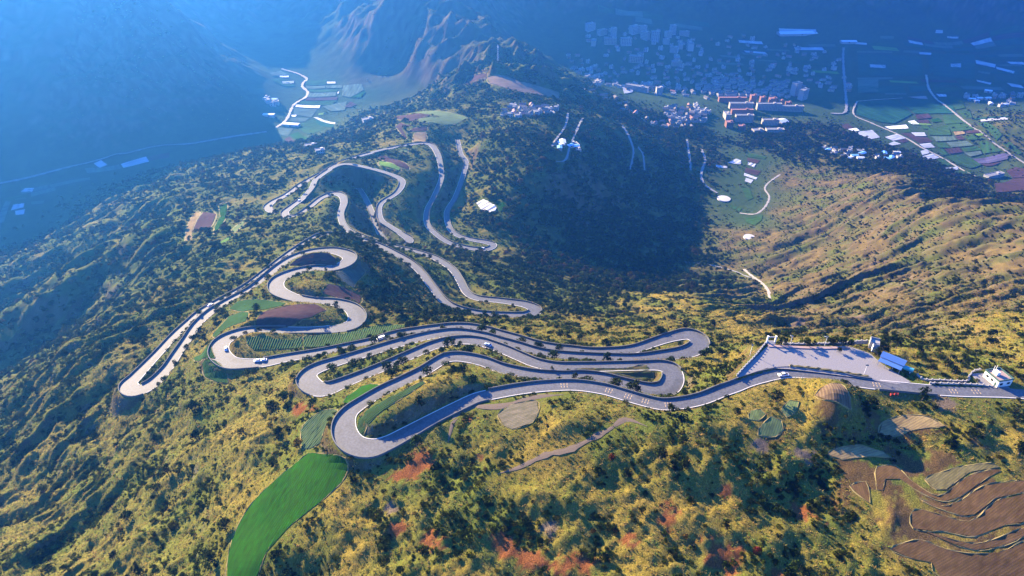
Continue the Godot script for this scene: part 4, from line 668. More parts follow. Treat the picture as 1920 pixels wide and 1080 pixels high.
func make_level(x0: float, z0: float, x1: float, z1: float, step: float, k: int) -> Dictionary:
	# k fine cells to each coarse cell at which the thin plate is evaluated
	var nx := int(round((x1 - x0) / step / k)) * k + 1
	var nz := int(round((z1 - z0) / step / k)) * k + 1
	var cx := (nx - 1) / k + 3
	var cz := (nz - 1) / k + 3
	var big := step * k
	var n := CTRL.size() / 4
	var px := PackedFloat64Array()
	var pz := PackedFloat64Array()
	for j in n:
		px.append(CTRL[j * 4] / 100.0)
		pz.append(CTRL[j * 4 + 1] / 100.0)
	var cover := []
	for j in n: cover.append(COVER[CLS[int(CTRL[j * 4 + 3])]])
	var ch := PackedFloat32Array()
	ch.resize(cx * cz)
	var cc := []
	for q in 5:
		var a := PackedFloat32Array()
		a.resize(cx * cz)
		cc.append(a)
	for iz in cz:
		for ix in cx:
			var x := (x0 + (ix - 1) * big) / 100.0
			var z := (z0 + (iz - 1) * big) / 100.0
			var s := tw[n] + tw[n + 1] * x + tw[n + 2] * z
			var w1 := 1e9
			var wsum := 0.0
			var c0 := 0.0
			var c1 := 0.0
			var c2 := 0.0
			var c3 := 0.0
			var c4 := 0.0
			for j in n:
				var dx := x - px[j]
				var dz := z - pz[j]
				var d2 := dx * dx + dz * dz + 1e-9
				s += tw[j] * 0.5 * d2 * log(d2)
				if d2 < 9.0 or j % 7 == 0:
					var w := 1.0 / (d2 * d2 + 0.0004)
					wsum += w
					var v: Array = cover[j]
					c0 += w * v[0]
					c1 += w * v[1]
					c2 += w * v[2]
					c3 += w * v[3]
					c4 += w * v[4]
			var at := iz * cx + ix
			ch[at] = s
			cc[0][at] = c0 / wsum
			cc[1][at] = c1 / wsum
			cc[2][at] = c2 / wsum
			cc[3][at] = c3 / wsum
			cc[4][at] = c4 / wsum
	# Catmull-Rom to the fine grid, first along x
	var mid := PackedFloat32Array()
	mid.resize(nx * cz)
	for iz in cz:
		for ix in nx:
			var q := ix / k
			var t := float(ix % k) / k
			var b := iz * cx + q
			if q + 3 < cx:
				mid[iz * nx + ix] = cubic(ch[b], ch[b + 1], ch[b + 2], ch[b + 3], t)
			else:
				mid[iz * nx + ix] = ch[b + 1]
	var h := PackedFloat32Array()
	h.resize(nx * nz)
	for iz in nz:
		var q := iz / k
		var t := float(iz % k) / k
		for ix in nx:
			var b := q * nx + ix
			if q + 3 < cz:
				h[iz * nx + ix] = cubic(mid[b], mid[b + nx], mid[b + 2 * nx], mid[b + 3 * nx], t)
			else:
				h[iz * nx + ix] = mid[b + nx]
	var far := PackedFloat32Array()
	far.resize(nx * nz)
	far.fill(1e4)
	var rh := PackedFloat32Array()
	rh.resize(nx * nz)
	var fm := PackedFloat32Array()
	fm.resize(nx * nz)
	fm.fill(1e4)
	# bare earth: distance in reaches, plus ten times its kind
	var ea := PackedFloat32Array()
	ea.resize(nx * nz)
	ea.fill(9.0)
	for e in EARTH:
		var q: float = e[2] * 2.5
		for j in range(maxi(0, int((e[1] - q - z0) / step)), mini(nz - 1, int((e[1] + q - z0) / step)) + 1):
			for i in range(maxi(0, int((e[0] - q - x0) / step)), mini(nx - 1, int((e[0] + q - x0) / step)) + 1):
				var d := Vector2(x0 + i * step - e[0], z0 + j * step - e[1]).length() / float(e[2]) + 0.01
				if d < fmod(ea[j * nx + i], 10.0): ea[j * nx + i] = d + 10.0 * e[3]
	return {"ea": ea, "x0": x0, "z0": z0, "step": step, "nx": nx, "nz": nz, "h": h, "rd": far, "rh": rh, "fd": fm, "cc": cc, "cx": cx, "cz": cz, "big": big, "k": k,
		"x1": x0 + (nx - 1) * step, "z1": z0 + (nz - 1) * step}

func cover_at(L: Dictionary, q: int, x: float, z: float) -> float:
	var u: float = (x - L.x0) / L.big + 1.0
	var v: float = (z - L.z0) / L.big + 1.0
	var i := clampi(int(u), 0, L.cx - 2)
	var j := clampi(int(v), 0, L.cz - 2)
	var fu := clampf(u - i, 0.0, 1.0)
	var fv := clampf(v - j, 0.0, 1.0)
	var a: PackedFloat32Array = L.cc[q]
	var b: int = j * L.cx + i
	var c: int = L.cx
	return lerpf(lerpf(a[b], a[b + 1], fu), lerpf(a[b + c], a[b + c + 1], fu), fv)

func level_at(x: float, z: float) -> Dictionary:
	for L in levels:
		if x > L.x0 and x < L.x1 and z > L.z0 and z < L.z1: return L
	return levels[-1]

func grid_at(L: Dictionary, a: PackedFloat32Array, x: float, z: float) -> float:
	var u: float = clampf((x - L.x0) / L.step, 0.0, L.nx - 1.001)
	var v: float = clampf((z - L.z0) / L.step, 0.0, L.nz - 1.001)
	var i := int(u)
	var j := int(v)
	var fu := u - i
	var fv := v - j
	var b: int = j * L.nx + i
	var c: int = L.nx
	return lerpf(lerpf(a[b], a[b + 1], fu), lerpf(a[b + c], a[b + c + 1], fu), fv)

func H(x: float, z: float) -> float:
	var L := level_at(x, z)
	return grid_at(L, L.h, x, z)

func on(x: float, z: float, up := 0.0) -> Vector3:
	return Vector3(x, H(x, z) + up, z)

# ---------------------------------------------------------------- roads
func road_line(flat: Array, every: float) -> Array:
	# [point, half width] every so many metres along a smooth curve
	var n := flat.size() / 4
	var out := []
	for i in n - 1:
		var p := []
		for k in [i - 1, i, i + 1, i + 2]:
			var q: int = clampi(k, 0, n - 1)
			p.append(Vector4(flat[q * 4], flat[q * 4 + 1], flat[q * 4 + 2], flat[q * 4 + 3]))
		var len_: float = Vector2(p[1].x - p[2].x, p[1].z - p[2].z).length()
		var steps := maxi(2, int(ceil(len_ / every)))
		for s in steps:
			var t := float(s) / steps
			var v: Vector4 = p[1] + 0.5 * t * (p[2] - p[0] + t * (2.0 * p[0] - 5.0 * p[1] + 4.0 * p[2] - p[3] + t * (3.0 * (p[1] - p[2]) + p[3] - p[0])))
			out.append([Vector3(v.x, lerpf(p[1].y, p[2].y, t), v.z), v.w * 0.5])
	out.append([Vector3(flat[n * 4 - 4], flat[n * 4 - 3], flat[n * 4 - 2]), flat[n * 4 - 1] * 0.5])
	# even out the climb
	for pass_ in 6:
		for i in range(1, out.size() - 1):
			out[i][0].y = (out[i - 1][0].y + out[i][0].y * 2.0 + out[i + 1][0].y) * 0.25
	return out

func stamp_road(L: Dictionary, line: Array, reach: float) -> void:
	var rd: PackedFloat32Array = L.rd
	var rh: PackedFloat32Array = L.rh
	var st: float = L.step
	for e in line:
		var p: Vector3 = e[0]
		var hw: float = e[1]
		var r := hw + reach
		if p.x + r < L.x0 or p.x - r > L.x1 or p.z + r < L.z0 or p.z - r > L.z1: continue
		var i0 := maxi(0, int((p.x - r - L.x0) / st))
		var i1 := mini(L.nx - 1, int((p.x + r - L.x0) / st) + 1)
		var j0 := maxi(0, int((p.z - r - L.z0) / st))
		var j1 := mini(L.nz - 1, int((p.z + r - L.z0) / st) + 1)
		for j in range(j0, j1 + 1):
			var dz: float = L.z0 + j * st - p.z
			for i in range(i0, i1 + 1):
				var dx: float = L.x0 + i * st - p.x
				var d := sqrt(dx * dx + dz * dz) - hw
				var at: int = j * L.nx + i
				if d < rd[at]:
					rd[at] = d
					rh[at] = p.y
	L.rd = rd
	L.rh = rh

func inside(poly: PackedVector2Array, p: Vector2) -> bool:
	return Geometry2D.is_point_in_polygon(p, poly)

func edge_distance(poly: PackedVector2Array, p: Vector2) -> float:
	var best := 1e9
	for i in poly.size():
		best = minf(best, p.distance_squared_to(Geometry2D.get_closest_point_to_segment(p, poly[i], poly[(i + 1) % poly.size()])))
	return sqrt(best)

func stamp_field(L: Dictionary, poly: PackedVector2Array, reach: float, level := INF) -> void:
	# marks the cells on and near a field; with a level, the ground there is flattened to it
	var lo := poly[0]
	var hi := poly[0]
	for p in poly:
		lo = lo.min(p)
		hi = hi.max(p)
	var fd: PackedFloat32Array = L.fd
	var st: float = L.step
	if hi.x + reach < L.x0 or lo.x - reach > L.x1 or hi.y + reach < L.z0 or lo.y - reach > L.z1: return
	for j in range(maxi(0, int((lo.y - reach - L.z0) / st)), mini(L.nz - 1, int((hi.y + reach - L.z0) / st) + 1) + 1):
		for i in range(maxi(0, int((lo.x - reach - L.x0) / st)), mini(L.nx - 1, int((hi.x + reach - L.x0) / st) + 1) + 1):
			var p := Vector2(L.x0 + i * st, L.z0 + j * st)
			var at: int = j * L.nx + i
			var d := edge_distance(poly, p)
			if inside(poly, p): d = -d
			if d < fd[at]:
				fd[at] = d
	L.fd = fd

# relief finer than the surveyed points: gullies, ribs, hummocks
func roughness_at(x: float, z: float, h: float) -> float:
	var v := 0.0
	# left flank: ribs running down to the left and towards the viewer
	var brink := -105.0 + minf(0.0, z + 300.0) * 0.42
	var wl := sst(brink, brink - 170.0, x) * sst(-1400.0, -1000.0, z) * sst(62.0, 120.0, h)
	if wl > 0.0:
		var u := x * 0.80 - z * 0.60
		var w := x * 0.60 + z * 0.80 + n_big.get_noise_2d(x, z) * 40.0
		var r := n_rib.get_noise_2d(u * 0.16, w * 0.40)
		var amp := 8.0 + 6.0 * sst(-300.0, -600.0, z)
		v += wl * amp * (r - 0.1)
		v += wl * 6.5 * (n_rib.get_noise_2d(u * 0.5 + 400.0, w * 1.15) - 0.1)
		v += wl * 2.0 * n_mid.get_noise_2d(u * 0.5, w * 1.3)
	# right hillside: ribs running down from the crest to the bowl
	var wr := sst(120.0, 240.0, x) * sst(-300.0, -360.0, z) * sst(-1250.0, -1000.0, z) * sst(60.0, 110.0, h) * sst(345.0, 310.0, h)
	if wr > 0.0:
		var u2 := x * 0.96 - z * 0.28
		var w2 := x * 0.28 + z * 0.96 + n_big.get_noise_2d(x, z) * 24.0
		v += wr * 10.0 * (n_rib.get_noise_2d(u2 * 0.09 + 900.0, w2 * 0.95) - 0.1)
		v += wr * 4.0 * (n_rib.get_noise_2d(u2 * 0.14 + 100.0, w2 * 2.3) - 0.1)
		v += wr * 1.4 * n_mid.get_noise_2d(u2 * 0.4, w2 * 2.2)
	# mountains
	var wm := sst(-1250.0, -1500.0, z) * sst(75.0, 170.0, h)
	if wm > 0.0:
		v += wm * 34.0 * (n_rib.get_noise_2d(x * 0.28 + 300.0, z * 0.28) - 0.15)
		v += wm * 13.0 * (n_rib.get_noise_2d(x * 0.8 + 30.0, z * 0.8) - 0.1)
	# everywhere off the valley floor
	var wa := sst(58.0, 100.0, h)
	v += wa * (2.8 * n_mid.get_noise_2d(x, z) + 1.0 * n_small.get_noise_2d(x, z))
	if z > -640.0: v += 2.6 * (n_rib.get_noise_2d(x * 1.1 + 700.0, z * 0.9) - 0.15)
	return v

func finish_level(L: Dictionary, shelf: float, drop: float) -> void:
	var h: PackedFloat32Array = L.h
	var rd: PackedFloat32Array = L.rd
	var rh: PackedFloat32Array = L.rh
	var fd: PackedFloat32Array = L.fd
	for j in L.nz:
		var z: float = L.z0 + j * L.step
		for i in L.nx:
			var x: float = L.x0 + i * L.step
			var at: int = j * L.nx + i
			var b := h[at]
			var calm := minf(sst(3.0, 26.0, rd[at]), sst(-1.0, 14.0, fd[at]))
			var y := b
			if calm > 0.0: y += calm * roughness_at(x, z, b)
			if rd[at] < 30.0:
				var d := rd[at]
				var bank := clampf(absf(y - rh[at]) * 0.8, 1.5, 9.0)
				y = lerpf(rh[at] - drop, y, sst(shelf, shelf + bank, d))
			h[at] = y
	L.h = h

func ground_colour(L: Dictionary, x: float, z: float, h: float, slope: float, earth: float, kind: int, rd: float) -> Color:
	var c := Color(cover_at(L, 0, x, z), cover_at(L, 1, x, z), cover_at(L, 2, x, z))
	var p := n_patch.get_noise_2d(x, z)
	var q := n_mid.get_noise_2d(x * 1.7 + 500.0, z * 1.7)
	var s := n_small.get_noise_2d(x * 2.0, z * 2.0 + 300.0)
	var shrub := cover_at(L, 4, x, z)
	# greener hollows, drier crowns
	c = c.lerp(Color(0.090, 0.120, 0.022), clampf(shrub * (0.40 + 1.3 * p + 0.6 * q), 0.0, 0.85))
	c = c.lerp(Color(0.27, 0.190, 0.042), clampf(shrub * (-0.9 * p + 0.6 * s - 0.12), 0.0, 0.6))
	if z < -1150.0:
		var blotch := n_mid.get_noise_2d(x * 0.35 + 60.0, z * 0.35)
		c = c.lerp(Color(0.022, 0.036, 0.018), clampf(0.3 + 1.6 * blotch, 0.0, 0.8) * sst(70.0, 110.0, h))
	# bare earth on steep faces
	var bare := sst(0.75, 1.25, slope + 0.25 * q) * sst(30.0, 70.0, h)
	if rd < 7.0: bare = maxf(bare, sst(0.38, 0.8, slope + 0.3 * q))   # cut banks of the road
	c = c.lerp(Color(0.10, 0.062, 0.040) if q < 0.1 else Color(0.13, 0.105, 0.08), bare * 0.75)
	# red earth: patches surveyed on the near slope
	if earth < 2.5:
		var d := earth * 0.9 + 0.7 * s + 1.6 * q + 0.2
		if d < 1.0: c = c.lerp([Color(0.165, 0.125, 0.082), Color(0.200, 0.078, 0.028), Color(0.120, 0.078, 0.032)][kind], sst(1.0, 0.78, d))
	return c * (1.0 + 0.28 * s + 0.18 * q)

func build_level(L: Dictionary, hole: Dictionary, parent: Node3D, called: String, material: Material, sink: float) -> void:
	var nx: int = L.nx
	var nz: int = L.nz
	var st: float = L.step
	var h: PackedFloat32Array = L.h
	var ea: PackedFloat32Array = L.ea
	var rd: PackedFloat32Array = L.rd
	var vs := PackedVector3Array()
	var ns := PackedVector3Array()
	var cs := PackedColorArray()
	vs.resize(nx * nz)
	ns.resize(nx * nz)
	cs.resize(nx * nz)
	var hx0 := 1e9
	var hx1 := -1e9
	var hz0 := 1e9
	var hz1 := -1e9
	if hole:
		hx0 = hole.x0 + st
		hx1 = hole.x1 - st
		hz0 = hole.z0 + st
		hz1 = hole.z1 - st
	for j in nz:
		var z: float = L.z0 + j * st
		for i in nx:
			var x: float = L.x0 + i * st
			var at := j * nx + i
			if x > hx0 + st and x < hx1 - st and z > hz0 + st and z < hz1 - st: continue
			var dx := (h[at + (1 if i < nx - 1 else 0)] - h[at - (1 if i > 0 else 0)]) / (2.0 * st)
			var dz := (h[at + (nx if j < nz - 1 else 0)] - h[at - (nx if j > 0 else 0)]) / (2.0 * st)
			var y := h[at]
			if hole and x > hole.x0 - 1.0 and x < hole.x1 + 1.0 and z > hole.z0 - 1.0 and z < hole.z1 + 1.0: y -= sink
			vs[at] = Vector3(x, y, z)
			ns[at] = Vector3(-dx, 1.0, -dz).normalized()
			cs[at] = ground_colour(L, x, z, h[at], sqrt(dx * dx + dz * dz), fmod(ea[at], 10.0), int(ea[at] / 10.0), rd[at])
	var idx := PackedInt32Array()
	for j in nz - 1:
		var z: float = L.z0 + j * st
		for i in nx - 1:
			var x: float = L.x0 + i * st
			if x >= hx0 and x + st <= hx1 and z >= hz0 and z + st <= hz1: continue
			var a := j * nx + i
			idx.append_array(PackedInt32Array([a, a + 1, a + nx, a + 1, a + nx + 1, a + nx]))
	var arr := []
	arr.resize(Mesh.ARRAY_MAX)
	arr[Mesh.ARRAY_VERTEX] = vs
	arr[Mesh.ARRAY_NORMAL] = ns
	arr[Mesh.ARRAY_COLOR] = cs
	arr[Mesh.ARRAY_INDEX] = idx
	var m := ArrayMesh.new()
	m.add_surface_from_arrays(Mesh.PRIMITIVE_TRIANGLES, arr)
	mesh_node(called, m, material, parent)

# a strip along a line: cross-section points (across, up) swept; used for road, kerb and wall
func sweep(line: Array, from: int, to: int, section: Callable, closed := false) -> ArrayMesh:
	var st := SurfaceTool.new()
	st.begin(Mesh.PRIMITIVE_TRIANGLES)
	st.set_smooth_group(-1)
	var prev := []
	for i in range(from, to + 1):
		var p: Vector3 = line[i][0]
		var a: Vector3 = line[maxi(i - 1, 0)][0]
		var b: Vector3 = line[mini(i + 1, line.size() - 1)][0]
		var t := Vector3(b.x - a.x, 0, b.z - a.z).normalized()
		var right := Vector3(-t.z, 0, t.x)
		var cur := []
		for s in section.call(line[i][1], i):
			cur.append(p + right * s.x + Vector3.UP * s.y)
		if prev:
			for k in cur.size() - (0 if closed else 1):
				var k2 := (k + 1) % cur.size()
				for v in [prev[k], prev[k2], cur[k], prev[k2], cur[k2], cur[k]]: st.add_vertex(v)
		elif closed:
			for k in range(1, cur.size() - 1):
				for v in [cur[0], cur[k], cur[k + 1]]: st.add_vertex(v)
		prev = cur
	if closed:
		for k in range(1, prev.size() - 1):
			for v in [prev[0], prev[k + 1], prev[k]]: st.add_vertex(v)
	st.generate_normals()
	return st.commit()

var lines := {}
func _ready() -> void:
	rng.seed = 7
	# ---- camera, sky, sun, haze
	var cam := Camera3D.new()
	cam.name = "camera"
	cam.position = Vector3(0, 620, 0)
	cam.rotation_degrees = Vector3(-34, 0, 0)
	cam.fov = 46.0
	cam.near = 1.0
	cam.far = 12000.0
	add_child(cam)
	var env := Environment.new()
	env.background_mode = Environment.BG_SKY
	env.background_energy_multiplier = SKY
	var sky_mat := ProceduralSkyMaterial.new()
	sky_mat.sky_top_color = Color(0.16, 0.36, 0.72)
	sky_mat.sky_horizon_color = Color(0.50, 0.68, 0.90)
	sky_mat.sky_curve = 0.15
	sky_mat.ground_bottom_color = Color(0.10, 0.16, 0.22)
	sky_mat.ground_horizon_color = Color(0.36, 0.50, 0.66)
	sky_mat.sun_angle_max = 1.0
	var sky := Sky.new()
	sky.sky_material = sky_mat
	env.sky = sky
	env.tonemap_mode = Environment.TONE_MAPPER_LINEAR
	env.tonemap_exposure = EXPOSURE
	env.sdfgi_enabled = true
	env.ssao_enabled = true
	env.ssil_enabled = true
	# blue haze, brightest towards the sun
	env.volumetric_fog_enabled = true
	env.volumetric_fog_density = FOG
	env.volumetric_fog_albedo = Color(0.23, 0.53, 0.94)
	env.volumetric_fog_anisotropy = 0.62
	env.volumetric_fog_length = 4000.0
	var we := WorldEnvironment.new()
	we.name = "environment"
	we.environment = env
	add_child(we)
	var sun := DirectionalLight3D.new()
	sun.name = "sun"
	sun.light_energy = 1.6
	sun.light_color = Color(1.0, 0.90, 0.72)
	sun.light_angular_distance = 0.5
	sun.shadow_enabled = true
	# the sun stands behind the far left mountains, 21 degrees high; its light travels towards the viewer and to the right
	sun.look_at_from_position(Vector3.ZERO, Vector3(0.65, -0.384, 0.76), Vector3.UP)
	add_child(sun)
	build_land()
	build_fields()
	build_roads()
	build_car_park()
	build_buildings()
	build_vehicles()
	build_plants()

const EXPOSURE := 8.4
const FOG := 0.000115
const SKY := 0.7
var t0 := 0

func poly_of(a: Array) -> PackedVector2Array:
	var p := PackedVector2Array()
	for i in a.size() / 2: p.append(Vector2(a[i * 2], a[i * 2 + 1]))
	return p

func stamp_disc(L: Dictionary, x: float, z: float, r: float, reach := 8.0) -> void:
	var fd: PackedFloat32Array = L.fd
	var st: float = L.step
	var q := r + reach
	if x + q < L.x0 or x - q > L.x1 or z + q < L.z0 or z - q > L.z1: return
	for j in range(maxi(0, int((z - q - L.z0) / st)), mini(L.nz - 1, int((z + q - L.z0) / st) + 1) + 1):
		for i in range(maxi(0, int((x - q - L.x0) / st)), mini(L.nx - 1, int((x + q - L.x0) / st) + 1) + 1):
			var at: int = j * L.nx + i
			fd[at] = minf(fd[at], Vector2(L.x0 + i * st - x, L.z0 + j * st - z).length() - r)
	L.fd = fd

func stamp_flat(L: Dictionary, poly: PackedVector2Array, y: float) -> void:
	var lo := poly[0]
	var hi := poly[0]
	for p in poly:
		lo = lo.min(p)
		hi = hi.max(p)
	var rd: PackedFloat32Array = L.rd
	var rh: PackedFloat32Array = L.rh
	var st: float = L.step
	for j in range(int((lo.y - 12.0 - L.z0) / st), int((hi.y + 12.0 - L.z0) / st) + 1):
		for i in range(int((lo.x - 12.0 - L.x0) / st), int((hi.x + 12.0 - L.x0) / st) + 1):
			if i < 0 or j < 0 or i >= L.nx or j >= L.nz: continue
			var p := Vector2(L.x0 + i * st, L.z0 + j * st)
			var d := edge_distance(poly, p)
			if inside(poly, p): d = -d
			var at: int = j * L.nx + i
			if d < rd[at]:
				rd[at] = d
				rh[at] = y
	L.rd = rd
	L.rh = rh

func lane_points(a: Array, every: float) -> Array:
	# [x, z] along a smooth line
	var p := poly_of(a)
	var out := []
	for i in p.size() - 1:
		var a0 := p[maxi(i - 1, 0)]
		var a3 := p[mini(i + 2, p.size() - 1)]
		var n := maxi(1, int(p[i].distance_to(p[i + 1]) / every))
		for s in n: out.append(p[i].cubic_interpolate(p[i + 1], a0, a3, float(s) / n))
	out.append(p[-1])
	return out

func build_land() -> void:
	t0 = Time.get_ticks_msec()
	setup_noise(n_big, 11, 0.006, 3)
	setup_noise(n_mid, 12, 0.030, 4)
	setup_noise(n_small, 13, 0.16, 3)
	setup_noise(n_patch, 14, 0.016, 4)
	setup_noise(n_rib, 15, 0.016, 3, true)
	solve_relief()
	print("relief ", Time.get_ticks_msec() - t0)
	levels.append(make_level(-420.0, -645.0, 420.0, -75.0, 1.5, 6))
	levels.append(make_level(-960.0, -1660.0, 1040.0, -40.0, 4.0, 6))
	levels.append(make_level(-1500.0, -2660.0, 1740.0, 40.0, 10.0, 6))
	levels.append(make_level(-3600.0, -4400.0, 3600.0, 200.0, 25.0, 3))
	print("levels ", Time.get_ticks_msec() - t0)
	lines.main = road_line(ROAD_MAIN, 1.5)
	lines.low = road_line(ROAD_LOW, 2.0)
	for L in levels:
		for k in lines: stamp_road(L, lines[k], 26.0)
	stamp_flat(levels[0], poly_of(PARKING), 396.25)
	var g := poly_of(GUARD)[0]
	stamp_flat(levels[0], PackedVector2Array([g + Vector2(-8, -7), g + Vector2(7, -7), g + Vector2(7, 7), g + Vector2(-8, 7)]), 396.5)
	for f in FIELDS:
		var p := poly_of(f[3])
		stamp_field(levels[0], p, 14.0)
		stamp_field(levels[1], p, 14.0)
	for f in VALLEY: stamp_field(levels[1], poly_of(f[1]), 8.0)
	for l in LANES:
		for q in lane_points(l[2], 5.0):
			stamp_disc(levels[0], q.x, q.y, l[1] * 0.5)
			stamp_disc(levels[1], q.x, q.y, l[1] * 0.5)
	for hs in HOUSES:
		for q in poly_of(hs[2]): stamp_disc(levels[1], q.x, q.y, 7.0)
	for b in BLOCKS: stamp_disc(levels[1], b[0], b[1], maxf(b[2], b[3]) * 0.5)
	print("stamped ", Time.get_ticks_msec() - t0)
	finish_level(levels[0], 1.6, 0.15)
	finish_level(levels[1], 4.2, 0.45)
	finish_level(levels[2], 8.0, 1.0)
	finish_level(levels[3], 12.0, 2.0)
	print("finished ", Time.get_ticks_msec() - t0)
	var gm := mat("ground_cover", Color.WHITE, 0.95, true)
	gm.metallic_specular = 0.05
	grain(gm, 21, 0.025, 11.0, 0.42, 1.0, 0.0)
	var land := base("terrain", Vector3.ZERO)
	tagit(land, "mountain ridge with golden scrub slopes, valleys and far ranges", "", "", "structure")
	build_level(levels[0], {}, land, "near_slopes", gm, 0.0)
	build_level(levels[1], levels[0], land, "ridge_and_bowl", gm, 1.2)
	build_level(levels[2], levels[1], land, "valley_sides", gm, 2.5)
	build_level(levels[3], levels[2], land, "far_mountains", gm, 6.0)
	print("land ", Time.get_ticks_msec() - t0)

# ---------------------------------------------------------------- fields
# plant colour, soil colour, row spacing, row height, share of plants
const CROPS := {
	"lush": [Color(0.012, 0.064, 0.006), Color(0.020, 0.046, 0.009), 1.2, 0.07],
	"clump": [Color(0.060, 0.105, 0.045), Color(0.045, 0.055, 0.030), 1.5, 0.5],
	"dark": [Color(0.026, 0.060, 0.020), Color(0.030, 0.045, 0.022), 1.2, 0.2],
	"mixed": [Color(0.060, 0.085, 0.025), Color(0.085, 0.055, 0.035), 1.3, 0.4],
	"rows": [Color(0.042, 0.088, 0.026), Color(0.036, 0.042, 0.022), 1.5, 0.55],
	"veg": [Color(0.028, 0.076, 0.020), Color(0.032, 0.054, 0.020), 1.2, 0.2],
	"plough": [Color(0.060, 0.036, 0.034), Color(0.044, 0.027, 0.027), 1.0, 0.05],
	"net": [Color(0.072, 0.080, 0.060), Color(0.060, 0.066, 0.052), 2.4, 0.15],
	"crimson": [Color(0.075, 0.042, 0.040), Color(0.050, 0.032, 0.030), 1.0, 0.6],
	"fallow": [Color(0.130, 0.105, 0.072), Color(0.085, 0.085, 0.050), 1.0, 0.05],
	"stubble": [Color(0.150, 0.105, 0.060), Color(0.085, 0.058, 0.036), 1.2, 0.08],
	"pale": [Color(0.105, 0.140, 0.050), Color(0.080, 0.105, 0.045), 1.0, 0.03],
	"straw": [Color(0.220, 0.165, 0.070), Color(0.150, 0.105, 0.055), 1.1, 0.03],
	"brown": [Color(0.098, 0.060, 0.026), Color(0.078, 0.048, 0.022), 0.9, 0.02],
	"olive": [Color(0.130, 0.115, 0.045), Color(0.095, 0.080, 0.040), 1.0, 0.03],
	"bright": [Color(0.110, 0.190, 0.030), Color(0.085, 0.150, 0.030), 1.6, 0.25],
	"tan": [Color(0.200, 0.150, 0.095), Color(0.140, 0.095, 0.070), 5.0, 0.6],
	"deep": [Color(0.020, 0.070, 0.040), Color(0.016, 0.055, 0.034), 6.0, 0.2],
	"mid": [Color(0.085, 0.120, 0.085), Color(0.065, 0.098, 0.070), 6.0, 0.2],
	"violet": [Color(0.085, 0.070, 0.130), Color(0.060, 0.062, 0.085), 7.0, 0.4],
	"pink": [Color(0.300, 0.230, 0.200), Color(0.250, 0.190, 0.170), 6.0, 0.2],
	"film": [Color(0.270, 0.275, 0.290), Color(0.200, 0.205, 0.215), 5.0, 0.5],
	"sheet": [Color(0.560, 0.560, 0.560), Color(0.480, 0.480, 0.480), 6.0, 0.3],
	"rowsheet": [Color(0.45, 0.45, 0.45), Color(0.060, 0.060, 0.060), 6.0, 1.2],
}

func field_mesh(poly: PackedVector2Array, crop: String, deg: float, spacing: float, run: float, lift: float) -> ArrayMesh:
	var spec: Array = CROPS[crop]
	var ang := deg_to_rad(deg)
	var turned := PackedVector2Array()
	for p in poly: turned.append(p.rotated(-ang))
	if Geometry2D.is_polygon_clockwise(turned): turned.reverse()
	var lo := turned[0]
	var hi := turned[0]
	for p in turned:
		lo = lo.min(p)
		hi = hi.max(p)
	var st := SurfaceTool.new()
	st.begin(Mesh.PRIMITIVE_TRIANGLES)
	st.set_smooth_group(-1)
	var half := spacing * 0.5
	var nv := int((hi.y - lo.y) / half) + 1
	var nu := int((hi.x - lo.x) / run) + 1
	for a in nv:
		for b in nu:
			var r0 := lo + Vector2(b * run, a * half)
			var r1 := r0 + Vector2(run, half)
			var cell := PackedVector2Array([r0, Vector2(r1.x, r0.y), r1, Vector2(r0.x, r1.y)])
			for piece in Geometry2D.intersect_polygons(turned, cell):
				var tri := Geometry2D.triangulate_polygon(piece)
				for k in range(0, tri.size(), 3):
					var t := [tri[k], tri[k + 1], tri[k + 2]]
					var p0: Vector2 = piece[t[0]]
					var area: float = (piece[t[1]] - p0).cross(piece[t[2]] - p0)
					if absf(area) < 1e-4: continue
					if area < 0.0: t = [t[0], t[2], t[1]]
					for q in t:
						var f: float = clampf((piece[q].y - r0.y) / half, 0.0, 1.0)
						if a % 2 == 1: f = 1.0 - f
						var w: Vector2 = piece[q].rotated(ang)
						var s := n_small.get_noise_2d(w.x * 2.6, w.y * 2.6)
						var m := n_mid.get_noise_2d(w.x * 1.2 + 40.0, w.y * 1.2)
						var c: Color = spec[1].lerp(spec[0], clampf(f + s * 0.8, 0.0, 1.0))
						c = c * (1.0 + 0.30 * m + 0.35 * s)
						st.set_color(c)
						st.add_vertex(Vector3(w.x, H(w.x, w.y) + lift + f * spec[3] * (0.7 + 0.8 * s), w.y))
	st.generate_normals()
	return st.commit()

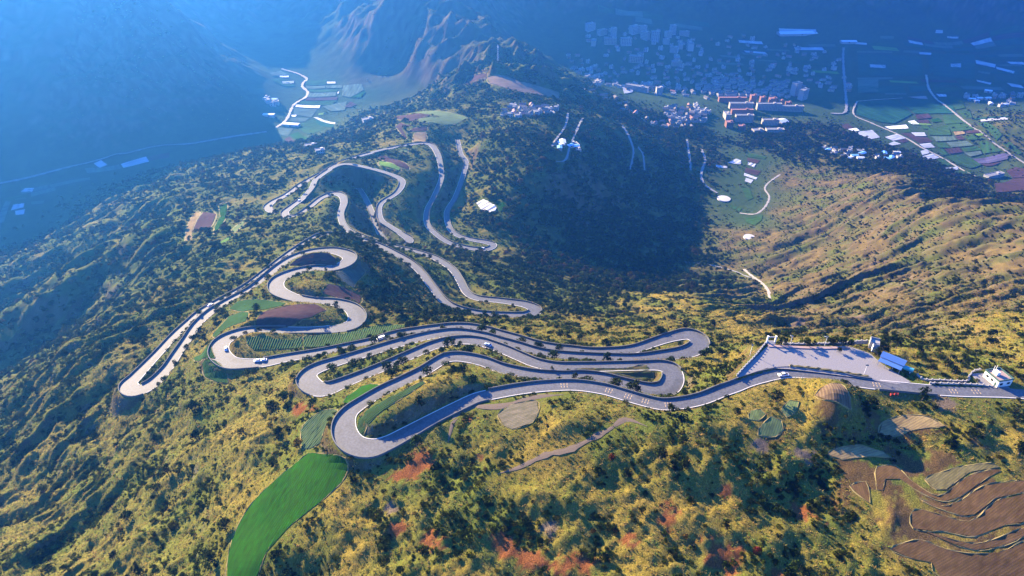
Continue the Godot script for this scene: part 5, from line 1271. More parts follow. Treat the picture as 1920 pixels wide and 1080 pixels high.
func build_fields() -> void:
	var fm := mat("field_soil_and_crop", Color.WHITE, 0.95, true)
	fm.metallic_specular = 0.05
	var film := mat("plastic_film", Color.WHITE, 0.45, true)
	var bm := mat("earth_bank", Color.WHITE, 0.95, true)
	grain(fm, 31, 0.03, 7.0, 0.75, 1.0, 0.0)
	for f in FIELDS:
		var p := poly_of(f[3])
		var c := Vector2.ZERO
		for q in p: c += q / p.size()
		var near := c.y > -640.0 and absf(c.x) < 410.0
		var sp: float = CROPS[f[1]][2] if near else maxf(3.0, CROPS[f[1]][2])
		var o := mesh_node("field", field_mesh(p, f[1], -f[2], sp, 2.5 if near else 8.0, 0.22 if near else 0.5), fm)
		tagit(o, f[0], "", "", "structure")
		# the grassy bank round the plot
		var ring := []
		for i in p.size():
			var a := p[i]
			var b := p[(i + 1) % p.size()]
			var n := maxi(1, int(a.distance_to(b) / 2.5))
			for s in n:
				var q := a.cubic_interpolate(b, p[i - 1], p[(i + 2) % p.size()], float(s) / n)
				ring.append([on(q.x, q.y), 0.0])
		ring.append(ring[0])
		ring.append(ring[1])
		var wide := 0.42 if near else 1.2
		var st := SurfaceTool.new()
		st.begin(Mesh.PRIMITIVE_TRIANGLES)
		st.append_from(sweep(ring, 0, ring.size() - 1, func(_hw, i): return [Vector2(-wide, -0.5), Vector2(-wide * 0.5, 0.22 + 0.75 * n_small.get_noise_1d(i * 1.3)), Vector2(wide * 0.5, 0.22 + 0.75 * n_small.get_noise_1d(i * 1.3 + 3.0)), Vector2(wide * (1.3 + n_small.get_noise_1d(i * 0.8 + 50.0)), -0.5)]), 0, Transform3D())
		var bank := st.commit()
		var arr := bank.surface_get_arrays(0)
		var cs := PackedColorArray()
		for v in arr[Mesh.ARRAY_VERTEX]:
			var s := n_small.get_noise_2d(v.x * 1.5, v.z * 1.5)
			cs.append(Color(0.16, 0.12, 0.045).lerp(Color(0.075, 0.070, 0.030), clampf(0.45 + s, 0.0, 1.0)))
		arr[Mesh.ARRAY_COLOR] = cs
		bank = ArrayMesh.new()
		bank.add_surface_from_arrays(Mesh.PRIMITIVE_TRIANGLES, arr)
		mesh_node("bank", bank, bm, o)
	var farm := base("valley_farmland", Vector3.ZERO)
	tagit(farm, "patchwork of crops, ploughed soil and white film on the valley floors", "", "", "structure")
	var k := 0
	for f in VALLEY:
		var p := poly_of(f[1])
		var c := Vector2.ZERO
		for q in p: c += q / p.size()
		var far := c.y < -1640.0 or absf(c.x) > 940.0
		var e := p[1] - p[0]
		k += 1
		mesh_node("field", field_mesh(p, f[0], rad_to_deg(e.angle()) + (0.0 if k % 3 else 90.0), maxf(CROPS[f[0]][2], 9.0), 22.0, 1.6 if far else 0.7), film if f[0] in ["film", "sheet", "rowsheet"] else fm, farm)
	var lm := mat("pale_track", lin(0.30, 0.265, 0.22), 0.9)
	grain(lm, 32, 0.03, 9.0, 0.7, 1.0, 0.0)
	var dm := mat("dirt_track", lin(0.135, 0.10, 0.07), 0.95)
	grain(dm, 33, 0.05, 6.0, 0.55, 1.0, 0.0)
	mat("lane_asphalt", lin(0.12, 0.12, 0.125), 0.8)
	for l in LANES:
		var pts := lane_points(l[2], 2.5 if l[1] < 5.5 else 4.0)
		var ln := []
		for i in pts.size():
			var q: Vector2 = pts[i]
			var w: float = l[1] * 0.5 * (0.8 + 0.6 * n_mid.get_noise_2d(q.x * 3.0, q.y * 3.0) + 0.35 * n_small.get_noise_2d(q.x, q.y))
			if "track" in l[0]: w *= clampf(minf(i, pts.size() - 1 - i) / 5.0, 0.12, 1.0)
			ln.append([on(q.x, q.y, 0.12 if q.y > -640.0 else (0.6 if q.y > -1640.0 else 1.8)), w])
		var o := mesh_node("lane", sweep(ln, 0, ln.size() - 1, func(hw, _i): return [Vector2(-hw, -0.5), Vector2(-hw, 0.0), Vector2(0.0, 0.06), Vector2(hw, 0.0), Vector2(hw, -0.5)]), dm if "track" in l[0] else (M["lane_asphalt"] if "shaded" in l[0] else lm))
		tagit(o, l[0], "", "", "structure")
	print("fields ", Time.get_ticks_msec() - t0)

# ---------------------------------------------------------------- roads and their walls
const TURNS := ["the car park", "the first left hairpin below the car park", "the lower right hairpin", "the second left hairpin", "the upper right hairpin", "the wide left hairpin", "the bend beside the cabbage rows", "the bend under the purple plot", "the uppermost double bend", "the long far left hairpin", "the right hairpin above the bowl", "the far left double hairpin", "the far shaded bends"]

func road_mesh(ln: Array) -> ArrayMesh:
	# the slab with its worn wheel bands, mended patches and dusty edges as colours of the concrete
	var vs := PackedVector3Array()
	var ns := PackedVector3Array()
	var cs := PackedColorArray()
	var idx := PackedInt32Array()
	var across := [-1.0, -0.9, -0.72, -0.5, -0.28, 0.0, 0.28, 0.5, 0.72, 0.9, 1.0]
	var w := across.size() + 2
	var dist := 0.0
	for i in ln.size():
		var p: Vector3 = ln[i][0]
		var a: Vector3 = ln[maxi(i - 1, 0)][0]
		var b: Vector3 = ln[mini(i + 1, ln.size() - 1)][0]
		var t := Vector3(b.x - a.x, 0, b.z - a.z).normalized()
		var r := Vector3(-t.z, 0, t.x)
		dist += a.distance_to(p)
		var patch := 0.80 if n_mid.get_noise_1d(floorf(dist / 9.0) * 37.0) > 0.22 else 1.0
		for k in range(-1, across.size() + 1):
			var s: float = across[clampi(k, 0, across.size() - 1)]
			var edge := k < 0 or k == across.size()
			var q: Vector3 = p + r * s * float(ln[i][1])
			vs.append(q + Vector3(0, -0.35 if edge else 0.08 * (1.0 - absf(s)), 0))
			ns.append(r * signf(s) if edge else Vector3.UP)
			var f := 1.0 + 0.16 * n_mid.get_noise_2d(q.x * 2.0, q.z * 2.0) + 0.12 * n_small.get_noise_2d(q.x, q.z)
			if absf(absf(s) - 0.5) < 0.25: f *= 0.90
			if s > 0.0: f *= patch
			var c := Color(f, f, f)
			if absf(s) > 0.85: c = c.lerp(Color(1.15, 0.98, 0.74), clampf(0.5 + n_mid.get_noise_2d(q.x * 4.0, q.z * 4.0) * 1.6, 0.0, 0.9))
			cs.append(c)
		if i > 0:
			for k in w - 1:
				var o := (i - 1) * w + k
				idx.append_array(PackedInt32Array([o, o + w, o + 1, o + 1, o + w, o + w + 1]))
	var arr := []
	arr.resize(Mesh.ARRAY_MAX)
	arr[Mesh.ARRAY_VERTEX] = vs
	arr[Mesh.ARRAY_NORMAL] = ns
	arr[Mesh.ARRAY_COLOR] = cs
	arr[Mesh.ARRAY_INDEX] = idx
	var m := ArrayMesh.new()
	m.add_surface_from_arrays(Mesh.PRIMITIVE_TRIANGLES, arr)
	return m

func build_roads() -> void:
	var rm := mat("road_concrete", lin(0.090, 0.092, 0.098), 0.68, true)
	grain(rm, 22, 0.02, 16.0, 0.74, 1.0, 0.0)
	var km := mat("kerb_concrete", lin(0.36, 0.34, 0.31), 0.85)
	var wm := mat("parapet_stone", lin(0.15, 0.148, 0.14), 0.9)
	grain(wm, 23, 0.06, 3.0, 0.55, 1.0, 0.0)
	for k in lines:
		var ln: Array = lines[k]
		var o := mesh_node("mountain_road", road_mesh(ln), rm)
		tagit(o, "pale concrete road winding down the ridge in hairpins" if k == "main" else "lower road running on below the far hairpins into the trees", "", "", "structure")
		# which side falls away
		var side := []
		for i in ln.size():
			var p: Vector3 = ln[i][0]
			var a: Vector3 = ln[maxi(i - 2, 0)][0]
			var b: Vector3 = ln[mini(i + 2, ln.size() - 1)][0]
			var t := Vector3(b.x - a.x, 0, b.z - a.z).normalized()
			var r := Vector3(-t.z, 0, t.x)
			var hr := 0.0
			var hl := 0.0
			for w in [6.0, 9.0, 13.0]:
				hr += H(p.x + r.x * (ln[i][1] + w), p.z + r.z * (ln[i][1] + w))
				hl += H(p.x - r.x * (ln[i][1] + w), p.z - r.z * (ln[i][1] + w))
			side.append(hl - hr)
		var smooth := []
		for i in side.size():
			var s := 0.0
			for q in range(-9, 10): s += side[clampi(i + q, 0, side.size() - 1)]
			smooth.append(1 if s > 0.0 else -1)
		var from := 0
		var count := 0
		for i in range(1, ln.size() + 1):
			if i < ln.size() and smooth[i] == smooth[from]: continue
			var to := i - 1
			if to - from > 10:
				var sg: float = smooth[from]
				var mid: Vector3 = ln[(from + to) / 2][0]
				var tall := 1.05
				var thick := 0.5
				# gaps where the car park opens on the road
				var segs := [[from, to]]
				if k == "main" and count == 0:
					segs = []
					var s0 := -1
					for q in range(from, to + 1):
						var open: bool = ln[q][0].x > 112.0 and ln[q][0].x < 262.0
						if not open and s0 < 0: s0 = q
						if (open or q == to) and s0 >= 0:
							segs.append([s0, q - (1 if open else 0)])
							s0 = -1
				for sg2 in segs:
					if sg2[1] - sg2[0] < 8: continue
					var wall := mesh_node("parapet_wall", sweep(ln, sg2[0], sg2[1], func(hw, _i): return [Vector2(sg * (hw + 0.15), -0.6), Vector2(sg * (hw + 0.15), tall - 0.08), Vector2(sg * (hw + 0.23), tall), Vector2(sg * (hw + 0.07 + thick), tall), Vector2(sg * (hw + 0.15 + thick), tall - 0.08), Vector2(sg * (hw + 0.15 + thick), -2.6)], true), wm)
					var turn: String = TURNS[mini(TURNS.size() - 1, count)] if k == "main" else "the lower forest road"
					tagit(wall, "grey stone parapet wall on the downhill side of the road, stretch %s %s" % ["along" if count % 2 == 0 else "leading past", turn], "wall", "parapet walls of the mountain road")
				mesh_node("kerb", sweep(ln, from, to, func(hw, _i): return [Vector2(-sg * (hw - 0.02), -0.2), Vector2(-sg * (hw - 0.02), 0.16), Vector2(-sg * (hw + 0.34), 0.16), Vector2(-sg * (hw + 0.34), -0.5)], true), km, o)
				count += 1
			from = i
		print(k, " walls ", count)
	# yellow markings laid on the road
	var ym := mat("yellow_paint", lin(0.34, 0.24, 0.12), 0.8)
	var road: Node = get_node("mountain_road")
	for q in Array(poly_of(MARKS)) + Array(poly_of(MARKS2)):
		var best := 0
		for i in lines.main.size():
			if Vector2(lines.main[i][0].x, lines.main[i][0].z).distance_to(q) < Vector2(lines.main[best][0].x, lines.main[best][0].z).distance_to(q): best = i
		for s in 3:
			var i: int = clampi(best + s, 1, lines.main.size() - 2)
			var p: Vector3 = lines.main[i][0]
			var d: Vector3 = lines.main[i + 1][0] - lines.main[i - 1][0]
			var b := BoxMesh.new()
			b.size = Vector3(3.0, 0.02, 0.28)
			var o := mesh_node("rumble_stripe", b, ym, road)
			o.position = p + Vector3(0, 0.062, 0)
			o.rotation.y = atan2(d.x, d.z)
	print("roads ", Time.get_ticks_msec() - t0)

# ---------------------------------------------------------------- solids
func box_into(st: SurfaceTool, c: Vector3, s: Vector3, turn := 0.0, top := 1.0) -> void:
	# a box standing on c; `top` scales its upper face
	var b := Basis(Vector3.UP, turn)
	var v := []
	for y in [0.0, 1.0]:
		var k := 1.0 if y == 0.0 else top
		for q in [[-1, -1], [1, -1], [1, 1], [-1, 1]]:
			v.append(c + b * Vector3(q[0] * s.x * 0.5 * k, y * s.y, q[1] * s.z * 0.5 * k))
	for f in [[0, 3, 2, 1], [4, 5, 6, 7], [0, 1, 5, 4], [1, 2, 6, 5], [2, 3, 7, 6], [3, 0, 4, 7]]:
		for k in [f[0], f[2], f[1], f[0], f[3], f[2]]: st.add_vertex(v[k])

func new_st() -> SurfaceTool:
	var st := SurfaceTool.new()
	st.begin(Mesh.PRIMITIVE_TRIANGLES)
	st.set_smooth_group(-1)
	return st

func done(st: SurfaceTool) -> ArrayMesh:
	st.generate_normals()
	return st.commit()

func boxes(list: Array) -> ArrayMesh:
	var st := new_st()
	for b in list: box_into(st, b[0], b[1], b[2] if b.size() > 2 else 0.0, b[3] if b.size() > 3 else 1.0)
	return done(st)

func bar_into(st: SurfaceTool, a: Vector3, b: Vector3, r: float, n := 5) -> void:
	var d := (b - a).normalized()
	var u := d.cross(Vector3.RIGHT if absf(d.x) < 0.9 else Vector3.FORWARD).normalized()
	var w := d.cross(u)
	for i in n:
		var p := (u * cos(TAU * i / n) + w * sin(TAU * i / n)) * r
		var q := (u * cos(TAU * (i + 1) / n) + w * sin(TAU * (i + 1) / n)) * r
		for v in [a + p, b + p, a + q, a + q, b + p, b + q]: st.add_vertex(v)

func gable(w: float, d: float, y: float, rise: float, over: float, thick := 0.18) -> ArrayMesh:
	# ridge along x; two slabs
	var st := new_st()
	for s in [-1.0, 1.0]:
		var e := Vector3(0, y - rise * over / (d * 0.5), s * (d * 0.5 + over))
		var r := Vector3(0, y + rise, 0)
		var hx := w * 0.5 + over
		var up := Vector3(0, thick, 0)
		var v := [e + Vector3(-hx, 0, 0), e + Vector3(hx, 0, 0), r + Vector3(hx, 0, 0), r + Vector3(-hx, 0, 0)]
		var t := [v[0] + up, v[1] + up, v[2] + up, v[3] + up]
		for f in [[t[0], t[1], t[2], t[3]], [v[3], v[2], v[1], v[0]], [v[0], v[1], t[1], t[0]], [v[1], v[2], t[2], t[1]], [v[3], v[0], t[0], t[3]]]:
			for k in ([0, 2, 1, 0, 3, 2] if s > 0.0 else [0, 1, 2, 0, 2, 3]): st.add_vertex(f[k])
	return done(st)

func gable_walls(w: float, d: float, h: float, rise: float) -> ArrayMesh:
	var st := new_st()
	box_into(st, Vector3(0, -2.5, 0), Vector3(w, h + 2.5, d))
	for s in [-1.0, 1.0]:
		var x: float = s * (w * 0.5 - 0.01)
		var v := [Vector3(x, h, -d * 0.5), Vector3(x, h, d * 0.5), Vector3(x, h + rise, 0)]
		for k in ([0, 2, 1] if s > 0 else [0, 1, 2]): st.add_vertex(v[k])
	return done(st)

# ---------------------------------------------------------------- the car park
func build_car_park() -> void:
	var y := 396.35
	var stone := mat("pale_stone", lin(0.26, 0.25, 0.235), 0.85)
	grain(stone, 41, 0.05, 3.0, 0.7, 1.0, 0.0)
	var slab := mat("car_park_concrete", lin(0.165, 0.155, 0.150), 0.7)
	grain(slab, 42, 0.03, 12.0, 0.8, 1.0, 0.0)
	var white := mat("white_render", lin(0.55, 0.53, 0.46), 0.8)
	var green := mat("dark_green_trim", lin(0.035, 0.07, 0.06), 0.6)
	var blue := mat("blue_sheet_metal", lin(0.04, 0.09, 0.22), 0.35)
	var grey := mat("grey_metal", lin(0.30, 0.31, 0.32), 0.5)
	var dark := mat("dark_glass", lin(0.02, 0.025, 0.03), 0.15)
	var red := mat("red_paint", lin(0.42, 0.05, 0.03), 0.5)
	var teal := mat("teal_paint", lin(0.04, 0.20, 0.22), 0.45)
	var brown := mat("brown_roof_felt", lin(0.20, 0.14, 0.12), 0.9)
	var p := poly_of(PARKING)
	if not Geometry2D.is_polygon_clockwise(p): p.reverse()
	var st := new_st()
	var tri := Geometry2D.triangulate_polygon(p)
	for k in range(0, tri.size(), 3):
		var v := [p[tri[k]], p[tri[k + 1]], p[tri[k + 2]]]
		if (v[1] - v[0]).cross(v[2] - v[0]) < 0.0: v = [v[0], v[2], v[1]]
		for q in v: st.add_vertex(Vector3(q.x, y, q.y))
	var o := mesh_node("car_park", done(st), slab)
	tagit(o, "pale concrete car park on the spur beside the road", "", "", "structure")
	# stone walls with a coping and posts
	for e in [[WALL_LEFT, 1.3, "stone balustrade along the left edge of the car park"], [WALL_BACK, 1.0, "stone wall behind the trees at the back of the car park"], [WALL_RIGHT, 1.1, "white posted wall curving towards the white guard house"], [WALL_RIGHT_FRONT, 1.1, "white posted wall between the road and the guard house forecourt"]]:
		var ln := []
		for q in lane_points(e[0], 1.2): ln.append([Vector3(q.x, maxf(H(q.x, q.y), y - 0.6), q.y), 0.0])
		var t: float = e[1]
		var w := base("stone_balustrade", ln[0][0])
		tagit(w, e[2], "wall", "low stone walls round the car park")
		var m1 := mesh_node("plinth", sweep(ln, 0, ln.size() - 1, func(_h, _i): return [Vector2(-0.22, -1.5), Vector2(-0.22, t * 0.75), Vector2(0.22, t * 0.75), Vector2(0.22, -1.5)], true), stone, w)
		var m2 := mesh_node("coping", sweep(ln, 0, ln.size() - 1, func(_h, _i): return [Vector2(-0.32, t * 0.75), Vector2(-0.32, t * 0.9), Vector2(0.32, t * 0.9), Vector2(0.32, t * 0.75)], true), stone, w)
		m1.position = -ln[0][0]
		m2.position = -ln[0][0]
		for i in range(0, ln.size(), 2):
			var pm := mesh_node("post", boxes([[Vector3(0, -0.3, 0), Vector3(0.5, t + 0.55, 0.5)], [Vector3(0, t + 0.25, 0), Vector3(0.62, 0.12, 0.62)]]), stone, w)
			pm.position = ln[i][0] - ln[0][0]
	# planted strip between road and car park
	var pl := []
	for q in lane_points(PLANTER, 1.5): pl.append([Vector3(q.x, y, q.y), 0.0])
	var strip := base("planted_strip", pl[0][0])
	tagit(strip, "long narrow planter between the car park and the road", "planter")
	var hedge := mat("hedge_soil", lin(0.14, 0.12, 0.05), 0.95)
	grain(hedge, 43, 0.08, 2.0, 0.4, 1.0, 0.0)
	var a1 := mesh_node("kerb", sweep(pl, 0, pl.size() - 1, func(_h, _i): return [Vector2(-1.1, -0.2), Vector2(-1.1, 0.35), Vector2(1.1, 0.35), Vector2(1.1, -0.2)], true), stone, strip)
	var a2 := mesh_node("planting", sweep(pl, 0, pl.size() - 1, func(_h, i): return [Vector2(-0.85, 0.3), Vector2(-0.6, 0.75 + 0.25 * sin(i * 2.3)), Vector2(0.5, 0.8 + 0.2 * cos(i * 1.7)), Vector2(0.85, 0.3)], true), hedge, strip)
	a1.position = -pl[0][0]
	a2.position = -pl[0][0]
	var eb := []
	for q in lane_points(EDGE_BACK, 1.5): eb.append([Vector3(q.x, y, q.y), 0.0])
	var bed := mesh_node("tree_bed", sweep(eb, 0, eb.size() - 1, func(_h, _i): return [Vector2(-1.0, 0.0), Vector2(-1.0, 0.4), Vector2(0.7, 0.4), Vector2(0.7, 0.0)], true), brown)
	tagit(bed, "brown edged tree bed along the back of the car park", "planter")
	# gate
	var g := poly_of(GATE)[0]
	var gate := base("gateway", Vector3(g.x, y, g.y))
	tagit(gate, "white pillared stair gateway at the far left corner of the car park", "gate")
	for s in [-1.0, 1.0]: mesh_node("pillar", boxes([[Vector3(s * 2.1, -0.5, -1.2), Vector3(0.7, 4.6, 0.7)], [Vector3(s * 2.1, 4.1, -1.2), Vector3(0.95, 0.25, 0.95)]]), white, gate)
	for s in 5: mesh_node("step", boxes([[Vector3(0, -0.5, 1.6 - s * 0.8), Vector3(3.4, 0.55 + s * 0.18, 0.8)]]), stone, gate)
	mesh_node("lintel", boxes([[Vector3(0, 3.6, -1.2), Vector3(3.5, 0.35, 0.3)]]), grey, gate)
	# viewing stair
	var sp := poly_of(STAIR)[0]
	var stair := base("viewing_stair", Vector3(sp.x, y, sp.y), deg_to_rad(-25))
	tagit(stair, "grey concrete viewing platform with steps behind the blue roofed shed", "platform")
	mesh_node("platform", boxes([[Vector3(-0.6, -1.5, -2.2), Vector3(4.6, 4.2, 3.6)], [Vector3(-0.6, 2.7, -3.85), Vector3(4.6, 0.9, 0.3)], [Vector3(-2.75, 2.7, -2.2), Vector3(0.3, 0.9, 3.0)]]), stone, stair)
	for s in 6: mesh_node("step", boxes([[Vector3(0.4, -1.0, 2.6 - s * 0.5), Vector3(2.6, 1.2 + s * 0.45, 0.5)]]), stone, stair)
	mesh_node("side_wall", boxes([[Vector3(-1.25, -1.0, 1.2), Vector3(0.35, 3.2, 3.4)]]), white, stair)
	# blue roofed shed
	var bp := poly_of(BLUE)[0]
	var shed := base("blue_roofed_shed", Vector3(bp.x, y, bp.y), deg_to_rad(-42))
	tagit(shed, "long shed with a blue sheet metal roof at the right of the car park", "shed")
	mesh_node("wall", gable_walls(10.5, 4.6, 3.0, 1.1), white, shed)
	mesh_node("roof", gable(10.5, 4.6, 3.0, 1.1, 0.5), blue, shed)
	mesh_node("awning", boxes([[Vector3(0, 2.3, 4.6), Vector3(10.8, 0.15, 3.6)]]), blue, shed)
	for s in [-5.0, -1.7, 1.7, 5.0]: mesh_node("post", boxes([[Vector3(s, -0.3, 6.2), Vector3(0.15, 2.6, 0.15)]]), grey, shed)
	for s in [-3.5, 0.0, 3.5]: mesh_node("window", boxes([[Vector3(s, 1.0, 2.31), Vector3(1.6, 1.2, 0.08)]]), dark, shed)
	# teal tank
	var tk := poly_of(TANKER)[0]
	var tank := base("water_tank", Vector3(tk.x, y, tk.y), deg_to_rad(-38))
	tagit(tank, "teal cylindrical water tank lying beside the blue roofed shed", "tank")
	var cy := CylinderMesh.new()
	cy.top_radius = 1.1
	cy.bottom_radius = 1.1
	cy.height = 6.2
	cy.radial_segments = 20
	var tb := mesh_node("drum", cy, teal, tank)
	tb.rotation.z = PI / 2
	tb.position.y = 1.6
	for s in [-2.0, 2.0]: mesh_node("cradle", boxes([[Vector3(s, -0.4, 0), Vector3(0.4, 1.2, 2.0)]]), grey, tank)
	# guard house
	var gp := poly_of(GUARD)[0]
	var house := base("guard_house", Vector3(gp.x, y + 0.1, gp.y), deg_to_rad(12))
	tagit(house, "white flat roofed guard house with dark green trim at the right end of the road", "building")
	mesh_node("wall", boxes([[Vector3(0, -2, 0), Vector3(7.8, 5.6, 8.6)]]), white, house)
	mesh_node("roof", boxes([[Vector3(0, 3.55, 0), Vector3(7.2, 0.2, 8.0)]]), brown, house)
	for b in [[Vector3(0, 3.6, 4.2), Vector3(8.4, 0.8, 0.35)], [Vector3(0, 3.6, -4.2), Vector3(8.4, 0.8, 0.35)], [Vector3(-4.05, 3.6, 0), Vector3(0.35, 0.8, 8.06)], [Vector3(4.05, 3.6, 0), Vector3(0.35, 0.8, 8.06)]]: mesh_node("parapet", boxes([b]), green, house)
	mesh_node("stair_head", boxes([[Vector3(-1.3, 3.7, -0.8), Vector3(1.9, 2.0, 2.6)]]), white, house)
	for s in [-1.9, -0.6]: mesh_node("antenna", boxes([[Vector3(s, 3.7, -2.4), Vector3(0.14, 4.2, 0.14)]]), white, house)
	for s in [-2.2, 0.6]: mesh_node("window", boxes([[Vector3(-3.93, 1.2, s), Vector3(0.08, 1.3, 1.4)]]), dark, house)
	for s in [-2.0, 2.0]: mesh_node("window", boxes([[Vector3(s, 1.2, 4.33), Vector3(1.6, 1.3, 0.08)]]), dark, house)
	mesh_node("door", boxes([[Vector3(-3.93, 0.0, 2.9), Vector3(0.08, 2.2, 1.0)]]), green, house)
	var fc := mesh_node("forecourt", boxes([[Vector3(gp.x - 3.0, y - 0.5, gp.y + 0.5), Vector3(13.0, 0.54, 12.0)]]), slab)
	tagit(fc, "pale paved forecourt of the white guard house", "", "", "structure")
	# lamps
	var i := 0
	for q in poly_of(LAMPS):
		var l := base("street_lamp", Vector3(q.x, y, q.y), [0.3, 2.0, 2.4, 1.2][i])
		tagit(l, ["solar street lamp at the end of the long planter", "street lamp beside the gateway pillars", "street lamp between the trees at the back of the car park", "street lamp outside the left balustrade"][i], "lamp", "street lamps of the car park")
		i += 1
		var ps := new_st()
		bar_into(ps, Vector3(0, -1.5, 0), Vector3(0, 5.6, 0), 0.11, 6)
		mesh_node("pole", done(ps), white, l)
		mesh_node("arm", boxes([[Vector3(0.5, 5.1, 0), Vector3(1.2, 0.1, 0.1)]]), white, l)
		mesh_node("lamp_head", boxes([[Vector3(1.1, 5.0, 0), Vector3(0.8, 0.14, 0.3)]]), grey, l)
		mesh_node("solar_panel", boxes([[Vector3(0, 5.6, 0), Vector3(1.5, 0.08, 1.0)]]), dark, l)
	# red barrier
	var rp := poly_of(BARRIER)[0]
	var bar := base("road_barrier", Vector3(rp.x, H(rp.x, rp.y) + 0.15, rp.y), 0.05)
	tagit(bar, "red steel barrier frame on the near verge opposite the car park", "barrier")
	var rs := new_st()
	for s in [0.5, 1.2]: bar_into(rs, Vector3(-1.9, s, 0), Vector3(1.9, s, 0), 0.12)
	mesh_node("rail", done(rs), red, bar)
	for s in [-1.8, 0.0, 1.8]: mesh_node("leg", boxes([[Vector3(s, -0.2, 0), Vector3(0.22, 1.5, 0.9), 0.0, 0.4]]), red, bar)
	print("car park ", Time.get_ticks_msec() - t0)

# ---------------------------------------------------------------- houses
func turn_at(x: float, z: float, spread: float) -> float:
	return (n_patch.get_noise_2d(x * 0.7 + 90.0, z * 0.7) * 1.2) + rng.randf_range(-spread, spread) + (PI / 2 if rng.randf() < 0.3 else 0.0)

func build_buildings() -> void:
	var wallw := mat("whitewash", lin(0.42, 0.40, 0.37), 0.85)
	var wallb := mat("mud_brick", lin(0.30, 0.21, 0.15), 0.9)
	var wallp := mat("pale_tile_wall", lin(0.36, 0.36, 0.36), 0.7)
	var wallc := mat("cream_wall", lin(0.40, 0.345, 0.29), 0.8)
	var brick := mat("red_wall", lin(0.22, 0.10, 0.085), 0.85)
	var tile := mat("grey_roof_tile", lin(0.13, 0.115, 0.11), 0.85)
	var redt := mat("red_roof_tile", lin(0.20, 0.095, 0.08), 0.8)
	var flat := mat("grey_flat_roof", lin(0.17, 0.17, 0.17), 0.9)
	var bright := mat("white_sheet_roof", lin(0.42, 0.43, 0.45), 0.5)
	var blues := mat("blue_sheet_roof", lin(0.12, 0.28, 0.55), 0.5)
	var glass: StandardMaterial3D = M["dark_glass"]
	var wood := mat("brown_door", lin(0.10, 0.06, 0.035), 0.8)
	for m in [wallw, wallb, wallp, wallc, brick, tile, flat]: grain(m, 50, 0.05, 6.0, 0.72, 1.0, 0.0, 256)
	# prototypes, built once and copied
	var proto := {}
	for style in ["tile_a", "tile_b", "tile_c", "flat_a", "flat_b", "sheet_a", "sheet_b", "town_a", "town_b", "town_c", "row_a"]:
		var o := Node3D.new()
		match style:
			"tile_a", "tile_b", "tile_c", "row_a":
				var w: float = {"tile_a": 11.0, "tile_b": 9.0, "tile_c": 12.0, "row_a": 12.0}[style]
				var d: float = {"tile_a": 6.0, "tile_b": 6.5, "tile_c": 5.5, "row_a": 7.5}[style]
				var h: float = {"tile_a": 4.6, "tile_b": 5.2, "tile_c": 3.6, "row_a": 6.2}[style]
				mesh_node("wall", gable_walls(w, d, h, 1.7), [wallw, wallb, wallc, wallw][["tile_a", "tile_b", "tile_c", "row_a"].find(style)], o)
				mesh_node("roof", gable(w, d, h, 1.7, 0.7), redt if style == "tile_c" else tile, o)
				mesh_node("door", boxes([[Vector3(0, 0, d * 0.5 + 0.02), Vector3(1.3, 2.2, 0.08)]]), wood, o)
				for s in [-0.3, 0.3]: mesh_node("window", boxes([[Vector3(s * w, 1.1, d * 0.5 + 0.02), Vector3(1.4, 1.3, 0.08)]]), glass, o)
				if style == "tile_a":
					mesh_node("side_wing", boxes([[Vector3(-w * 0.5 - 1.6, -2, 1.5), Vector3(3.2, 5.0, 4.5)]]), wallw, o)
					mesh_node("lean_to_roof", boxes([[Vector3(-w * 0.5 - 1.7, 3.0, 1.5), Vector3(3.8, 0.2, 5.2)]]), flat, o)
			"flat_a", "flat_b":
				var w := 9.5 if style == "flat_a" else 12.0
				var h := 6.4 if style == "flat_a" else 3.6
				mesh_node("wall", boxes([[Vector3(0, -2.5, 0), Vector3(w, h + 2.5, 8.0)]]), wallw if style == "flat_a" else wallp, o)
				mesh_node("roof", boxes([[Vector3(0, h, 0), Vector3(w + 0.5, 0.25, 8.5)]]), flat, o)
				for s in [-4.05, 4.05]: mesh_node("parapet", boxes([[Vector3(0, h + 0.25, s), Vector3(w + 0.4, 0.7, 0.25)]]), wallw, o)
				for s in [-0.28, 0.28]:
					for e in (2 if style == "flat_a" else 1): mesh_node("window", boxes([[Vector3(s * w, 1.0 + 3.1 * e, 4.02), Vector3(1.7, 1.5, 0.08)]]), glass, o)
				mesh_node("stair_head", boxes([[Vector3(w * 0.3, h + 0.25, -1.5), Vector3(2.6, 2.3, 3.0)]]), wallw, o)
			"sheet_a", "sheet_b":
				mesh_node("wall", gable_walls(13.0, 8.0, 3.8, 1.2), wallp, o)
				mesh_node("roof", gable(13.0, 8.0, 3.8, 1.2, 0.5), bright if style == "sheet_a" else blues, o)
				mesh_node("door", boxes([[Vector3(0, 0, 4.03), Vector3(3.0, 3.0, 0.08)]]), wood, o)
			_:
				var n: int = {"town_a": 5, "town_b": 7, "town_c": 4}[style]
				var w: float = {"town_a": 22.0, "town_b": 16.0, "town_c": 30.0}[style]
				storeys(o, w, 13.0, n, [wallw, wallp, wallc][["town_a", "town_b", "town_c"].find(style)], flat, glass)
		proto[style] = o
	var styles := {"tile": ["tile_a", "tile_b", "tile_c", "tile_a", "flat_a", "tile_b", "flat_b"], "white": ["flat_a", "flat_b", "sheet_a", "tile_a", "sheet_b"], "grey": ["flat_b", "sheet_a", "tile_b", "flat_a", "sheet_a"], "town": ["flat_a", "town_c", "tile_a", "town_a", "flat_a", "tile_c", "town_b", "flat_b"], "row": ["row_a"]}
